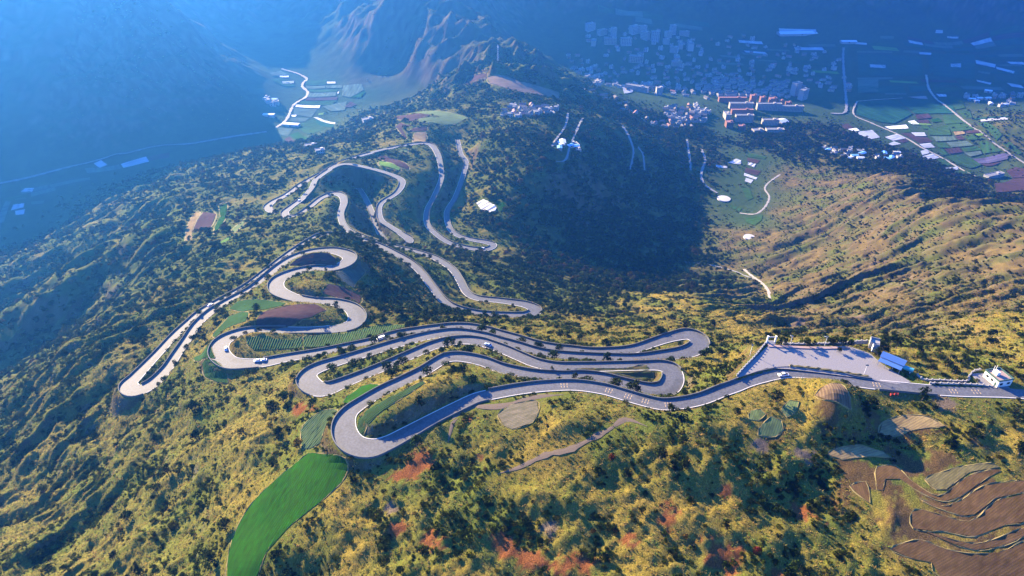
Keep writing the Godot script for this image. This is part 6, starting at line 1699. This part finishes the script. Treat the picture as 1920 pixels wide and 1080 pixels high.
	var looks := {"tile_a": "whitewashed house with tiled roof", "tile_b": "mud brick house with grey tiled roof", "tile_c": "cream house with red tiled roof", "flat_a": "two storey white house with flat roof", "flat_b": "low grey house with flat roof", "sheet_a": "white sheet roofed shed", "sheet_b": "blue sheet roofed shed", "town_a": "five storey white town block", "town_b": "seven storey slim town block", "town_c": "four storey cream town block", "row_a": "white row house with grey roof"}
	var where := {"ridge_house": "in the village on the ridge crest", "valley_house": "in the village at the bowl mouth", "hamlet_house": "in the hamlet below the ribbed hillside", "farm_house": "in the sunlit valley hamlet", "grove_house": "among trees on the shaded ridge flank", "town_block": "in the shaded town centre", "town_house": "on the shaded outskirts of town", "row_house": "in the shaded terraces above the school", "spur_house": "on the far spur crest path", "valley_shed": "at the left valley shadow edge"}
	for hs in HOUSES:
		var all := poly_of(hs[2])
		var lo := all[0]
		var hi := all[0]
		for q in all:
			lo = lo.min(q)
			hi = hi.max(q)
		for q in all:
			var list: Array = styles[hs[1]]
			var style: String = list[rng.randi() % list.size()]
			var o: Node3D = proto[style].duplicate()
			o.name = numbered(hs[0])
			add_child(o, true)
			o.position = on(q.x, q.y, 0.1 if q.y > -1640.0 else 0.6)
			o.rotation.y = 0.35 if hs[1] == "row" else turn_at(q.x, q.y, 0.25)
			var s := rng.randf_range(0.85, 1.2) * (1.15 if q.y < -1500.0 else 1.0)
			o.scale = Vector3(s * rng.randf_range(0.85, 1.15), s, s)
			var at := (q - lo) / (hi - lo + Vector2(0.1, 0.1)) * 3.0
			tagit(o, "%s %s %s %s" % [["far", "central", "near"][int(at.y)], ["left", "middle", "right"][int(at.x)], looks[style], where[hs[0]]], "house" if hs[1] != "town" else "building", "houses " + where[hs[0]])
	for style in proto: proto[style].free()
	for b in BLOCKS:
		var o := base({"brick": "school_block", "cream": "school_block", "hall": "shed", "tower": "apartment_slab", "hotel": "town_building", "farm": "farm_building"}[b[6]], on(b[0], b[1], 0.3), deg_to_rad(b[5]))
		tagit(o, b[7], "building")
		var wallm: Material = {"brick": brick, "cream": wallc, "hall": wallp, "tower": wallp, "hotel": wallw, "farm": wallw}[b[6]]
		if b[6] == "hall":
			mesh_node("wall", gable_walls(b[2], b[3], 5.0, b[3] * 0.12), wallm, o)
			mesh_node("roof", gable(b[2], b[3], 5.0, b[3] * 0.12, 0.8), bright, o)
			mesh_node("door", boxes([[Vector3(0, 0, b[3] * 0.5 + 0.05), Vector3(4.0, 3.6, 0.1)]]), wood, o)
		else:
			storeys(o, b[2], b[3], b[4], wallm, redt if b[6] == "brick" else flat, glass)
	# round tanks
	var i := 0
	for r in ROUND:
		var c := CylinderMesh.new()
		c.top_radius = r[2]
		c.bottom_radius = r[2] + 0.3
		c.height = 2.4
		c.radial_segments = 32
		var o := base("round_tank", on(r[0], r[1], 0.0))
		tagit(o, ["round white concrete tank at the foot of the ribbed hillside", "larger round white tank at the shadow edge in the bowl"][i], "tank")
		mesh_node("basin", c, wallw, o).position.y = 0.2
		var lid := CylinderMesh.new()
		lid.top_radius = 0.6
		lid.bottom_radius = r[2] * 0.94
		lid.height = 0.4
		lid.radial_segments = 32
		mesh_node("lid", lid, wallw, o).position.y = 1.6
		i += 1
	# lattice mast
	var mp := poly_of(MAST)[0]
	var mast := base("lattice_mast", on(mp.x, mp.y))
	tagit(mast, "tall slender lattice radio mast on the hilltop", "mast")
	var steel := mat("galvanised_steel", lin(0.38, 0.38, 0.40), 0.5)
	var tall := 50.0
	for c in 4:
		var a := Vector3([-1, 1, 1, -1][c], 0, [-1, -1, 1, 1][c])
		var s1 := new_st()
		bar_into(s1, a * 2.6 + Vector3(0, -2, 0), a * 0.5 + Vector3(0, tall, 0), 0.22)
		mesh_node("leg", done(s1), steel, mast)
	for f in 4:
		var s2 := new_st()
		for e in 12:
			var y0 := tall * e / 12.0
			var y1 := tall * (e + 1) / 12.0
			var r0 := lerpf(2.6, 0.5, y0 / tall)
			var r1 := lerpf(2.6, 0.5, y1 / tall)
			var a := Vector3([-1, 1, 1, -1][f], 0, [-1, -1, 1, 1][f])
			var b := Vector3([1, 1, -1, -1][f], 0, [-1, 1, 1, -1][f])
			bar_into(s2, a * r0 + Vector3(0, y0, 0), b * r1 + Vector3(0, y1, 0), 0.14, 4)
			bar_into(s2, b * r0 + Vector3(0, y0, 0), a * r1 + Vector3(0, y1, 0), 0.14, 4)
		mesh_node("bracing", done(s2), steel, mast)
	mesh_node("platform", boxes([[Vector3(0, tall * 0.9, 0), Vector3(3.4, 0.4, 3.4)]]), steel, mast)
	for s in [-1.2, 1.2]: mesh_node("antenna", boxes([[Vector3(s, tall * 0.86, 1.2), Vector3(0.5, 4.5, 0.4)]]), wallw, mast)
	print("buildings ", Time.get_ticks_msec() - t0)

func storeys(o: Node3D, w: float, d: float, n: int, wallm: Material, roofm: Material, glass: Material) -> void:
	var h := n * 3.2
	mesh_node("wall", boxes([[Vector3(0, -3, 0), Vector3(w, h + 3, d)]]), wallm, o)
	mesh_node("roof", boxes([[Vector3(0, h, 0), Vector3(w + 0.6, 0.3, d + 0.6)]]), roofm, o)
	for b in [[Vector3(0, h + 0.3, d * 0.5 + 0.1), Vector3(w + 0.6, 0.8, 0.25)], [Vector3(0, h + 0.3, -d * 0.5 - 0.1), Vector3(w + 0.6, 0.8, 0.25)], [Vector3(w * 0.5 + 0.1, h + 0.3, 0), Vector3(0.25, 0.8, d)], [Vector3(-w * 0.5 - 0.1, h + 0.3, 0), Vector3(0.25, 0.8, d)]]: mesh_node("parapet", boxes([b]), wallm, o)
	mesh_node("stair_head", boxes([[Vector3(w * 0.22, h + 0.3, 0), Vector3(minf(5.0, w * 0.3), 2.6, minf(5.0, d * 0.45))]]), wallm, o)
	var k := maxi(2, int(w / 3.4))
	for e in n:
		# one row of windows to a storey
		var list := []
		for c in k:
			var x := (c + 0.5) / k * w - w * 0.5
			list.append([Vector3(x, e * 3.2 + 0.95, d * 0.5 + 0.02), Vector3(w / k * 0.58, 1.6, 0.1)])
			list.append([Vector3(x, e * 3.2 + 0.95, -d * 0.5 - 0.02), Vector3(w / k * 0.58, 1.6, 0.1)])
		mesh_node("window_row", boxes(list), glass, o)

# ---------------------------------------------------------------- vehicles
func extrude(profile: Array, width: float, inset := 0.0) -> ArrayMesh:
	# side profile (along, up) given a width; the upper points lean inwards by `inset`
	var st := new_st()
	var n := profile.size()
	var top := -1e9
	var low := 1e9
	for p in profile:
		top = maxf(top, p.y)
		low = minf(low, p.y)
	var l := []
	var r := []
	for p in profile:
		var w: float = width * 0.5 - inset * (p.y - low) / (top - low)
		l.append(Vector3(p.x, p.y, -w))
		r.append(Vector3(p.x, p.y, w))
	for i in n:
		var j := (i + 1) % n
		for v in [l[i], r[i], l[j], l[j], r[i], r[j]]: st.add_vertex(v)
	var tri := Geometry2D.triangulate_polygon(PackedVector2Array(profile))
	for k in range(0, tri.size(), 3):
		for v in [l[tri[k]], l[tri[k + 1]], l[tri[k + 2]], r[tri[k]], r[tri[k + 2]], r[tri[k + 1]]]: st.add_vertex(v)
	return done(st)

func build_vehicles() -> void:
	var paint := mat("white_car_paint", lin(0.72, 0.72, 0.72), 0.3)
	paint.clearcoat_enabled = true
	var black := mat("dark_car_paint", lin(0.03, 0.03, 0.035), 0.3)
	var silver := mat("silver_blue_paint", lin(0.25, 0.32, 0.40), 0.3)
	var glass: StandardMaterial3D = M["dark_glass"]
	var rubber := mat("tyre_rubber", lin(0.02, 0.02, 0.02), 0.9)
	var rim := mat("wheel_rim", lin(0.4, 0.4, 0.4), 0.4)
	var lampw := mat("headlamp_lens", lin(0.6, 0.6, 0.6), 0.2)
	var lampr := mat("tail_lamp_lens", lin(0.35, 0.02, 0.02), 0.2)
	for e in CARS:
		# the nearest stretch of road gives height and heading
		var at := Vector2(e[0], e[1])
		var best := 1e9
		var pos := Vector3.ZERO
		var head := Vector3.FORWARD
		for k in lines:
			for i in range(1, lines[k].size() - 1):
				var p: Vector3 = lines[k][i][0]
				var d := Vector2(p.x, p.z).distance_to(at)
				if d < best:
					best = d
					var t: Vector3 = lines[k][i + 1][0] - lines[k][i - 1][0]
					head = t.normalized()
					var off := (at - Vector2(p.x, p.z)).limit_length(lines[k][i][1] - 1.6)
					pos = Vector3(p.x + off.x, p.y + 0.05, p.z + off.y)
		var pick: bool = e[3] == "pickup"
		var body: Material = black if e[3] == "dark" else (silver if e[4].begins_with("silver") else paint)
		var o := base({"pickup": "pickup_truck", "van": "van", "car": "car", "dark": "car"}[e[3]], pos, atan2(-head.z, head.x))
		tagit(o, e[4], {"pickup": "truck", "van": "van", "car": "car", "dark": "car"}[e[3]])
		var L := 5.2 if pick or e[3] == "van" else 4.5
		var hl := L * 0.5
		if pick:
			mesh_node("body", extrude([Vector2(-hl, 0.45), Vector2(hl - 0.1, 0.4), Vector2(hl, 0.75), Vector2(hl - 0.15, 1.0), Vector2(1.15, 1.1), Vector2(-hl, 1.1)], 1.85, 0.08), body, o)
			mesh_node("cabin", extrude([Vector2(-0.75, 1.1), Vector2(1.35, 1.1), Vector2(0.65, 1.78), Vector2(-0.6, 1.8)], 1.7, 0.16), glass, o)
			mesh_node("roof", extrude([Vector2(-0.65, 1.78), Vector2(0.68, 1.76), Vector2(0.5, 1.86), Vector2(-0.5, 1.87)], 1.44, 0.08), body, o)
			mesh_node("load_bed", boxes([[Vector3(-1.7, 1.06, 0), Vector3(1.5, 0.06, 1.5)]]), rubber, o)
		elif e[3] == "van":
			mesh_node("body", extrude([Vector2(-hl, 0.4), Vector2(hl, 0.4), Vector2(hl, 0.9), Vector2(hl - 0.5, 1.15), Vector2(hl - 1.2, 1.9), Vector2(-hl + 0.1, 1.95), Vector2(-hl, 1.2)], 1.8, 0.14), body, o)
			mesh_node("windscreen", extrude([Vector2(hl - 0.54, 1.18), Vector2(hl - 0.48, 1.2), Vector2(hl - 1.14, 1.86), Vector2(hl - 1.2, 1.84)], 1.5, 0.05), glass, o)
			mesh_node("rear_window", boxes([[Vector3(-hl + 0.02, 1.15, 0), Vector3(0.14, 0.6, 1.5)]]), glass, o)
			for s in [-1.0, 1.0]: mesh_node("side_window", boxes([[Vector3(-0.5, 1.2, s * 0.82), Vector3(3.0, 0.5, 0.06)]]), glass, o)
		else:
			mesh_node("body", extrude([Vector2(-hl, 0.4), Vector2(hl, 0.38), Vector2(hl, 0.68), Vector2(hl - 0.3, 0.86), Vector2(0.9, 0.96), Vector2(-hl + 0.2, 1.0), Vector2(-hl, 0.75)], 1.8, 0.08), body, o)
			mesh_node("windows", extrude([Vector2(-1.85, 0.98), Vector2(1.05, 0.95), Vector2(0.35, 1.42), Vector2(-1.25, 1.46)], 1.62, 0.2), glass, o)
			mesh_node("roof", extrude([Vector2(-1.3, 1.42), Vector2(0.4, 1.4), Vector2(0.2, 1.5), Vector2(-1.1, 1.52)], 1.26, 0.08), body, o)
		for s in [[-1, -1], [-1, 1], [1, -1], [1, 1]]:
			var c := CylinderMesh.new()
			c.top_radius = 0.36
			c.bottom_radius = 0.36
			c.height = 0.24
			c.radial_segments = 14
			var w := mesh_node("wheel", c, rubber, o)
			w.rotation.x = PI / 2
			w.position = Vector3(s[0] * L * 0.31, 0.36, s[1] * 0.82)
			var hub := CylinderMesh.new()
			hub.top_radius = 0.2
			hub.bottom_radius = 0.2
			hub.height = 0.27
			hub.radial_segments = 10
			mesh_node("rim", hub, rim, w)
		for s in [-0.62, 0.62]:
			mesh_node("headlight", boxes([[Vector3(hl - 0.04, 0.62, s), Vector3(0.1, 0.16, 0.36)]]), lampw, o)
			mesh_node("tail_light", boxes([[Vector3(-hl + 0.02, 0.72, s), Vector3(0.1, 0.18, 0.3)]]), lampr, o)

# ---------------------------------------------------------------- plants
func leaf_ball(seed_: int, lobes: int, per: int, leaf: float, squash: float, tall := false) -> ArrayMesh:
	# leaf-sized faces spread through several lobes; overall radius about 1, foot at y = 0
	var r := RandomNumberGenerator.new()
	r.seed = seed_
	var vs := PackedVector3Array()
	var ns := PackedVector3Array()
	var cs := PackedColorArray()
	for l in lobes:
		var a := TAU * l / lobes + r.randf_range(-0.5, 0.5)
		var far := r.randf_range(0.30, 0.62) if l > 0 else 0.0
		var rad := r.randf_range(0.36, 0.56) if l > 0 else 0.62
		var c := Vector3(cos(a) * far, (r.randf_range(0.35, 0.95) if l > 0 else 0.75) * squash, sin(a) * far)
		if tall: c = Vector3(cos(a) * far * 0.75, squash * (0.35 + 1.3 * float(l) / lobes), sin(a) * far * 0.75)
		var tone := r.randf_range(0.82, 1.18)
		for k in per:
			var d := Vector3(r.randfn(), r.randfn(), r.randfn()).normalized()
			if d.y < -0.55: d.y = -d.y
			var p := c + Vector3(d.x, d.y * minf(squash * 1.1, 1.0), d.z) * rad * r.randf_range(0.72, 1.06)
			if p.y < 0.02: p.y = 0.02
			var n := (d + Vector3(r.randfn(), r.randfn(), r.randfn()) * 0.45).normalized()
			var u := n.cross(Vector3(r.randfn(), r.randfn(), r.randfn())).normalized()
			var w := n.cross(u)
			var s := leaf * r.randf_range(0.65, 1.35)
			var f := tone * r.randf_range(0.72, 1.28)
			var col := Color(f * r.randf_range(0.9, 1.12), f, f * r.randf_range(0.85, 1.1))
			var q := [p + u * s, p + w * s * 0.7, p - u * s, p - w * s * 0.7]
			for e in [0, 1, 2, 0, 2, 3]:
				vs.append(q[e])
				ns.append((n + d).normalized())
				cs.append(col)
	var arr := []
	arr.resize(Mesh.ARRAY_MAX)
	arr[Mesh.ARRAY_VERTEX] = vs
	arr[Mesh.ARRAY_NORMAL] = ns
	arr[Mesh.ARRAY_COLOR] = cs
	var m := ArrayMesh.new()
	m.add_surface_from_arrays(Mesh.PRIMITIVE_TRIANGLES, arr)
	return m

func grass_tuft(seed_: int) -> ArrayMesh:
	var r := RandomNumberGenerator.new()
	r.seed = seed_
	var vs := PackedVector3Array()
	var cs := PackedColorArray()
	for k in 16:
		var a := r.randf() * TAU
		var p := Vector3(r.randfn() * 0.32, 0, r.randfn() * 0.32)
		var t := p + Vector3(cos(a) * 0.32, r.randf_range(0.35, 0.75), sin(a) * 0.32)
		var w := Vector3(-sin(a), 0, cos(a)) * 0.11
		var f := r.randf_range(0.75, 1.25)
		for v in [p - w, t, p + w]:
			vs.append(v)
			cs.append(Color(f, f * r.randf_range(0.94, 1.04), f))
	var arr := []
	arr.resize(Mesh.ARRAY_MAX)
	arr[Mesh.ARRAY_VERTEX] = vs
	arr[Mesh.ARRAY_COLOR] = cs
	var st := SurfaceTool.new()
	st.create_from_arrays(arr)
	st.generate_normals()
	return st.commit()

func seen(p: Vector3, margin := 1.12) -> bool:
	var q := Vector3(p.x, p.y - 620.0, p.z).rotated(Vector3.RIGHT, deg_to_rad(34.0))
	if q.z > -10.0: return false
	var k := tan(deg_to_rad(23.0)) * margin
	return absf(q.y) < -q.z * k + 10.0 and absf(q.x) < -q.z * k * 1.7778 + 10.0

const SHRUB_TINTS := [Color(0.040, 0.078, 0.018), Color(0.062, 0.112, 0.020), Color(0.095, 0.150, 0.022), Color(0.150, 0.172, 0.026), Color(0.160, 0.118, 0.034), Color(0.085, 0.072, 0.030)]
const SHRUB_WORDS := ["dark green", "mid green", "fresh green", "yellow green", "straw coloured", "brownish"]
const TREE_TINTS := [Color(0.030, 0.064, 0.020), Color(0.046, 0.086, 0.024), Color(0.072, 0.105, 0.030), Color(0.120, 0.112, 0.055), Color(0.130, 0.095, 0.060)]

func build_plants() -> void:
	var leaf := mat("leaves", Color.WHITE, 0.75, true)
	leaf.metallic_specular = 0.2
	leaf.backlight_enabled = true
	leaf.backlight = Color(0.9, 0.9, 0.9)
	var straw := mat("dry_grass", Color.WHITE, 0.9, true)
	straw.metallic_specular = 0.05
	straw.backlight_enabled = true
	straw.backlight = Color(0.85, 0.85, 0.85)
	var tinted := []
	for c in SHRUB_TINTS:
		var m: StandardMaterial3D = leaf.duplicate()
		m.albedo_color = c.linear_to_srgb()
		tinted.append(m)
	var tinted_tree := []
	for c in TREE_TINTS + [Color(0.30, 0.05, 0.035), Color(0.22, 0.11, 0.075), Color(0.20, 0.15, 0.10), Color(0.22, 0.16, 0.03)]:
		var m: StandardMaterial3D = leaf.duplicate()
		m.albedo_color = c.linear_to_srgb()
		tinted_tree.append(m)
	var shrubs := []
	for k in 5: shrubs.append(leaf_ball(100 + k, 5 + k % 3, 26, 0.15, 0.62 + 0.08 * k))
	var crowns := []
	for k in 5: crowns.append(leaf_ball(200 + k, 9 + k % 3, 30, 0.13, 0.85, k > 2))
	var far_crowns := []
	for k in 3: far_crowns.append(leaf_ball(300 + k, 6, 12, 0.24, 0.75))
	var tufts := []
	for k in 3: tufts.append(grass_tuft(400 + k))
	# --- where they grow
	var S := []   # [apparent size, position, radius, tint, mesh]
	var T := []
	var G := []
	var L: Dictionary = levels[0]
	var st := 1.75
	for j in int((L.z1 - L.z0) / st):
		for i in int((L.x1 - L.x0) / st):
			var x: float = L.x0 + (i + rng.randf()) * st
			var z: float = L.z0 + (j + rng.randf()) * st
			var u := rng.randf()
			var rd := grid_at(L, L.rd, x, z)
			if rd < 1.3: continue
			var p := on(x, z)
			if not seen(p): continue
			var fd := grid_at(L, L.fd, x, z)
			if fd < 1.2: continue
			if fmod(grid_at(L, L.ea, x, z), 10.0) < 0.85: continue
			var sh := cover_at(L, 4, x, z)
			var pn := n_patch.get_noise_2d(x, z)
			var mn := n_mid.get_noise_2d(x * 1.6 + 77.0, z * 1.6)
			# hollows hold more and larger shrubs
			var hollow := clampf((H(x + 7, z) + H(x - 7, z) + H(x, z + 7) + H(x, z - 7)) * 0.25 - p.y, -1.5, 2.0)
			var dens := sh * (0.06 + 0.94 * sst(-0.12, 0.42, 0.75 * pn + 0.65 * mn + 0.14 * hollow))
			if u < dens * 0.85:
				var r := 0.5 + 1.25 * pow(rng.randf(), 1.9) + maxf(0.0, hollow) * 0.5 * rng.randf() + (rng.randf() * 1.7 if rng.randf() < 0.07 else 0.0)
				r = minf(r, 0.5 + rd * 0.7)
				var tint: int = clampi(int(2.2 - hollow * 0.35 - r * 0.2 + rng.randfn() * 1.0 - 0.5 * pn), 0, 5)
				S.append([r / p.distance_to(Vector3(0, 620, 0)), p, r, tint, rng.randi() % 5])
			elif cover_at(L, 3, x, z) * 0.10 > rng.randf():
				var r := rng.randf_range(1.4, 3.8)
				if rd > r and fd > r: T.append([r / p.distance_to(Vector3(0, 620, 0)), p, r, rng.randi() % 3, rng.randi() % 5])
			elif rng.randf() < 0.85 and z > -500.0 and sh > 0.3:
				G.append([p, rng.randf_range(0.8, 1.6), rng.randi() % 3])
	print("near plants ", S.size(), " ", T.size(), " ", G.size(), "  ", Time.get_ticks_msec() - t0)
	L = levels[1]
	st = 4.0
	for j in int((L.z1 - L.z0) / st):
		for i in int((L.x1 - L.x0) / st):
			var x: float = L.x0 + (i + rng.randf()) * st
			var z: float = L.z0 + (j + rng.randf()) * st
			var u := rng.randf()
			var N: Dictionary = levels[0]
			if x > N.x0 and x < N.x1 and z > N.z0 and z < N.z1: continue
			var p := on(x, z)
			if not seen(p): continue
			var rd := grid_at(L, L.rd, x, z)
			var fd := grid_at(L, L.fd, x, z)
			if rd < 2.6 or fd < 2.0: continue
			var tr := cover_at(L, 3, x, z)
			var sh := cover_at(L, 4, x, z)
			var pn := n_patch.get_noise_2d(x, z)
			var mn := n_mid.get_noise_2d(x * 1.2 + 77.0, z * 1.2)
			var eye := p.distance_to(Vector3(0, 620, 0))
			var hollow := clampf((H(x + 16, z) + H(x - 16, z) + H(x, z + 16) + H(x, z - 16)) * 0.25 - p.y, -4.0, 5.0)
			if u < tr * clampf(0.36 + 0.55 * mn + 0.6 * pn + 0.10 * hollow, 0.04, 0.9):
				var r := rng.randf_range(2.2, 5.2) * (0.72 + 0.38 * tr)
				if rd < r or fd < r * 0.6: continue
				T.append([r / eye, p, r, (3 if rng.randf() < 0.12 else (4 if rng.randf() < 0.06 else rng.randi() % 3)), rng.randi() % 5])
			elif u > 1.0 - sh * clampf(0.52 + 0.9 * pn + 0.7 * mn + 0.1 * clampf((H(x + 12, z) + H(x - 12, z) + H(x, z + 12) + H(x, z - 12)) * 0.25 - p.y, -3.0, 5.0), 0.05, 0.95):
				var r := 0.9 + 1.9 * rng.randf() * rng.randf()
				S.append([r / eye, p, r, clampi(int(1.6 + rng.randfn() * 1.2 - pn), 0, 5), rng.randi() % 5])
	L = levels[2]
	st = 9.5
	for j in int((L.z1 - L.z0) / st):
		for i in int((L.x1 - L.x0) / st):
			var x: float = L.x0 + (i + rng.randf()) * st
			var z: float = L.z0 + (j + rng.randf()) * st
			var N: Dictionary = levels[1]
			if z < -2900.0 or x > N.x0 and x < N.x1 and z > N.z0 and z < N.z1: continue
			var p := on(x, z)
			if z > -1640.0 and x > -960.0 and x < 940.0 or not seen(p, 1.06): continue
			var tr := cover_at(L, 3, x, z)
			if tr > 0.06 and rng.randf() < tr * (0.9 + 0.8 * n_patch.get_noise_2d(x * 0.5, z * 0.5)):
				var r := rng.randf_range(2.0, 3.8)
				T.append([0.0, p, r, rng.randi() % 3, rng.randi() % 5])
	print("plants ", S.size(), " ", T.size(), " ", G.size(), "  ", Time.get_ticks_msec() - t0)
	# --- the ones that show largest are things of their own, the rest is one mass of each kind
	S.sort_custom(func(a, b): return a[0] > b[0])
	T.sort_custom(func(a, b): return a[0] > b[0])
	for k in mini(300, S.size()):
		var e: Array = S[k]
		var o := mesh_node("shrub", shrubs[e[4]], tinted[e[3]])
		o.transform = Transform3D(Basis(Vector3.UP, rng.randf() * TAU).scaled(Vector3(e[2], e[2] * rng.randf_range(0.65, 0.95), e[2])), e[1] - Vector3(0, 0.06, 0))
		var spot := shrub_place(e[1])
		tagit(o, "%s %s shrub %s" % ["large" if e[2] > 2.0 else "low", SHRUB_WORDS[e[3]], spot], "shrub", "shrubs " + spot)
	mass("scrub", "scattered scrub covering the slopes", S.slice(300), shrubs, leaf, SHRUB_TINTS)
	var trunk_mat := mat("bark", lin(0.10, 0.075, 0.055), 0.9)
	var trunk := trunk_mesh()
	for k in mini(300, T.size()):
		var e: Array = T[k]
		var spot := shrub_place(e[1])
		var o := base("broadleaf_tree", e[1] - Vector3(0, 0.15, 0), rng.randf() * TAU)
		o.scale = Vector3.ONE * e[2]
		mesh_node("trunk", trunk, trunk_mat, o)
		mesh_node("crown", crowns[e[4]], tinted_tree[e[3]], o).position.y = 0.45
		tagit(o, "%s %s broadleaf tree %s" % ["small" if e[2] < 2.6 else ("tall" if e[2] < 4.2 else "broad"), ["dark green", "green", "light green", "greyish", "tan leaved"][e[3]], spot], "tree", "trees " + spot)
	var near_t := []
	var far_t := []
	for e in T.slice(300): (far_t if e[0] < 0.0026 else near_t).append(e)
	mass("woodland", "trees standing close together on the ridge flanks and in the bowl", near_t, crowns, leaf, TREE_TINTS, 0.35)
	mass("far_woodland", "far trees speckling the mountain sides and valley edges", far_t, far_crowns, leaf, TREE_TINTS, 0.25)
	var gg := []
	for e in G: gg.append([0.0, e[0], e[1], rng.randi() % 4, e[2]])
	mass("dry_grass", "golden and green grass tufts on the near slopes", gg, tufts, straw, [Color(0.24, 0.170, 0.045), Color(0.16, 0.145, 0.036), Color(0.11, 0.145, 0.030), Color(0.19, 0.150, 0.040)])
	# trees of the car park
	var i := 0
	for q in poly_of(PARK_TREES):
		var o := base("car_park_tree", Vector3(q.x, maxf(H(q.x, q.y), 396.0), q.y), i * 1.3)
		var r: float = [2.3, 2.6, 2.2, 2.0, 1.6, 1.5, 1.5, 2.2, 2.4, 2.6][i]
		o.scale = Vector3(r, r * 1.25, r)
		mesh_node("trunk", trunk, trunk_mat, o)
		mesh_node("crown", crowns[i % 5], tinted_tree[i % 2], o).position.y = 0.55
		tagit(o, ["round green tree at the middle of the car park's back wall", "large tree at the right end of the car park's tree bed", "dark tree at the back right corner of the car park", "tree right beside the white gateway", "small tree next to the gateway tree", "slim tree left of the large back wall tree", "round bush standing alone on the car park", "dark tree behind the viewing platform", "dark tree behind the blue roofed shed", "widest dark tree behind the blue roofed shed"][i], "tree", "trees of the car park")
		i += 1
	i = 0
	for e in AUTUMN:
		var o := base("autumn_tree", on(e[0], e[1], -0.2), i * 0.9)
		o.scale = Vector3.ONE * e[2]
		mesh_node("trunk", trunk, trunk_mat, o)
		mesh_node("crown", crowns[i % 5], tinted_tree[4 + int(e[3])], o).position.y = 0.4
		tagit(o, "%s autumn tree %s" % [["", "bright red", "reddish brown", "tan", "golden yellow"][int(e[3])], shrub_place(o.position)], "tree", "single trees in autumn colour")
		i += 1
	print("planted ", Time.get_ticks_msec() - t0)

func trunk_mesh() -> ArrayMesh:
	var st := new_st()
	var spots := [[Vector3(0, -0.3, 0), 0.085], [Vector3(0.02, 0.4, 0.01), 0.065], [Vector3(-0.02, 0.95, 0.03), 0.04]]
	for k in 2:
		for a in 6:
			var u := Vector3(cos(TAU * a / 6), 0, sin(TAU * a / 6))
			var w := Vector3(cos(TAU * (a + 1) / 6), 0, sin(TAU * (a + 1) / 6))
			var p0: Vector3 = spots[k][0]
			var p1: Vector3 = spots[k + 1][0]
			for v in [p0 + u * spots[k][1], p1 + u * spots[k + 1][1], p0 + w * spots[k][1], p0 + w * spots[k][1], p1 + u * spots[k + 1][1], p1 + w * spots[k + 1][1]]: st.add_vertex(v)
	for b in [[Vector3(0.0, 0.4, 0), Vector3(0.45, 0.85, 0.1)], [Vector3(0.0, 0.45, 0), Vector3(-0.35, 0.9, -0.25)], [Vector3(0, 0.5, 0), Vector3(0.05, 0.95, 0.42)]]: bar_into(st, b[0], b[1], 0.03, 4)
	return done(st)

func shrub_place(p: Vector3) -> String:
	if p.z < -640.0:
		if p.x > 250.0: return "on the far side of the bowl"
		return "in the shade of the far ridge" if p.x > -60.0 else "beside the far hairpins"
	if p.z > -232.0:
		if p.x < -95.0: return "on the slope left of the bright green field"
		if p.x < -20.0: return "on the near slope beside the red earth"
		if p.x < 75.0: return "on the golden near slope below the road"
		return "near the ploughed terraces in the lower right"
	if p.x < -150.0: return "on the left flank below the wide hairpins"
	if p.x < -60.0: return "between the left hairpins"
	if p.x < 110.0: return "on the banks between the stacked road bends"
	return "on the spur round the car park"

func mass(called: String, label: String, list: Array, meshes: Array, material: Material, tints: Array, lift := 0.0) -> void:
	var root := base(called, Vector3.ZERO)
	tagit(root, label, "", "", "stuff")
	for k in meshes.size():
		var mine := []
		for e in list:
			if e[4] % meshes.size() == k: mine.append(e)
		if mine.is_empty(): continue
		var mm := MultiMesh.new()
		mm.transform_format = MultiMesh.TRANSFORM_3D
		mm.use_colors = true
		mm.mesh = meshes[k]
		mm.instance_count = mine.size()
		for i in mine.size():
			var e: Array = mine[i]
			var s: float = e[2]
			mm.set_instance_transform(i, Transform3D(Basis(Vector3.UP, rng.randf() * TAU).scaled(Vector3(s * rng.randf_range(0.85, 1.2), s * rng.randf_range(0.65, 1.05), s)), e[1] + Vector3(0, lift * s - 0.08, 0)))
			var c: Color = tints[e[3] % tints.size()]
			var f := rng.randf_range(0.78, 1.25)
			mm.set_instance_color(i, Color(c.r * f * rng.randf_range(0.9, 1.15), c.g * f, c.b * f))
		var o := MultiMeshInstance3D.new()
		o.name = "clumps"
		o.multimesh = mm
		o.material_override = material
		o.set_meta("kind", "stuff")
		root.add_child(o, true)
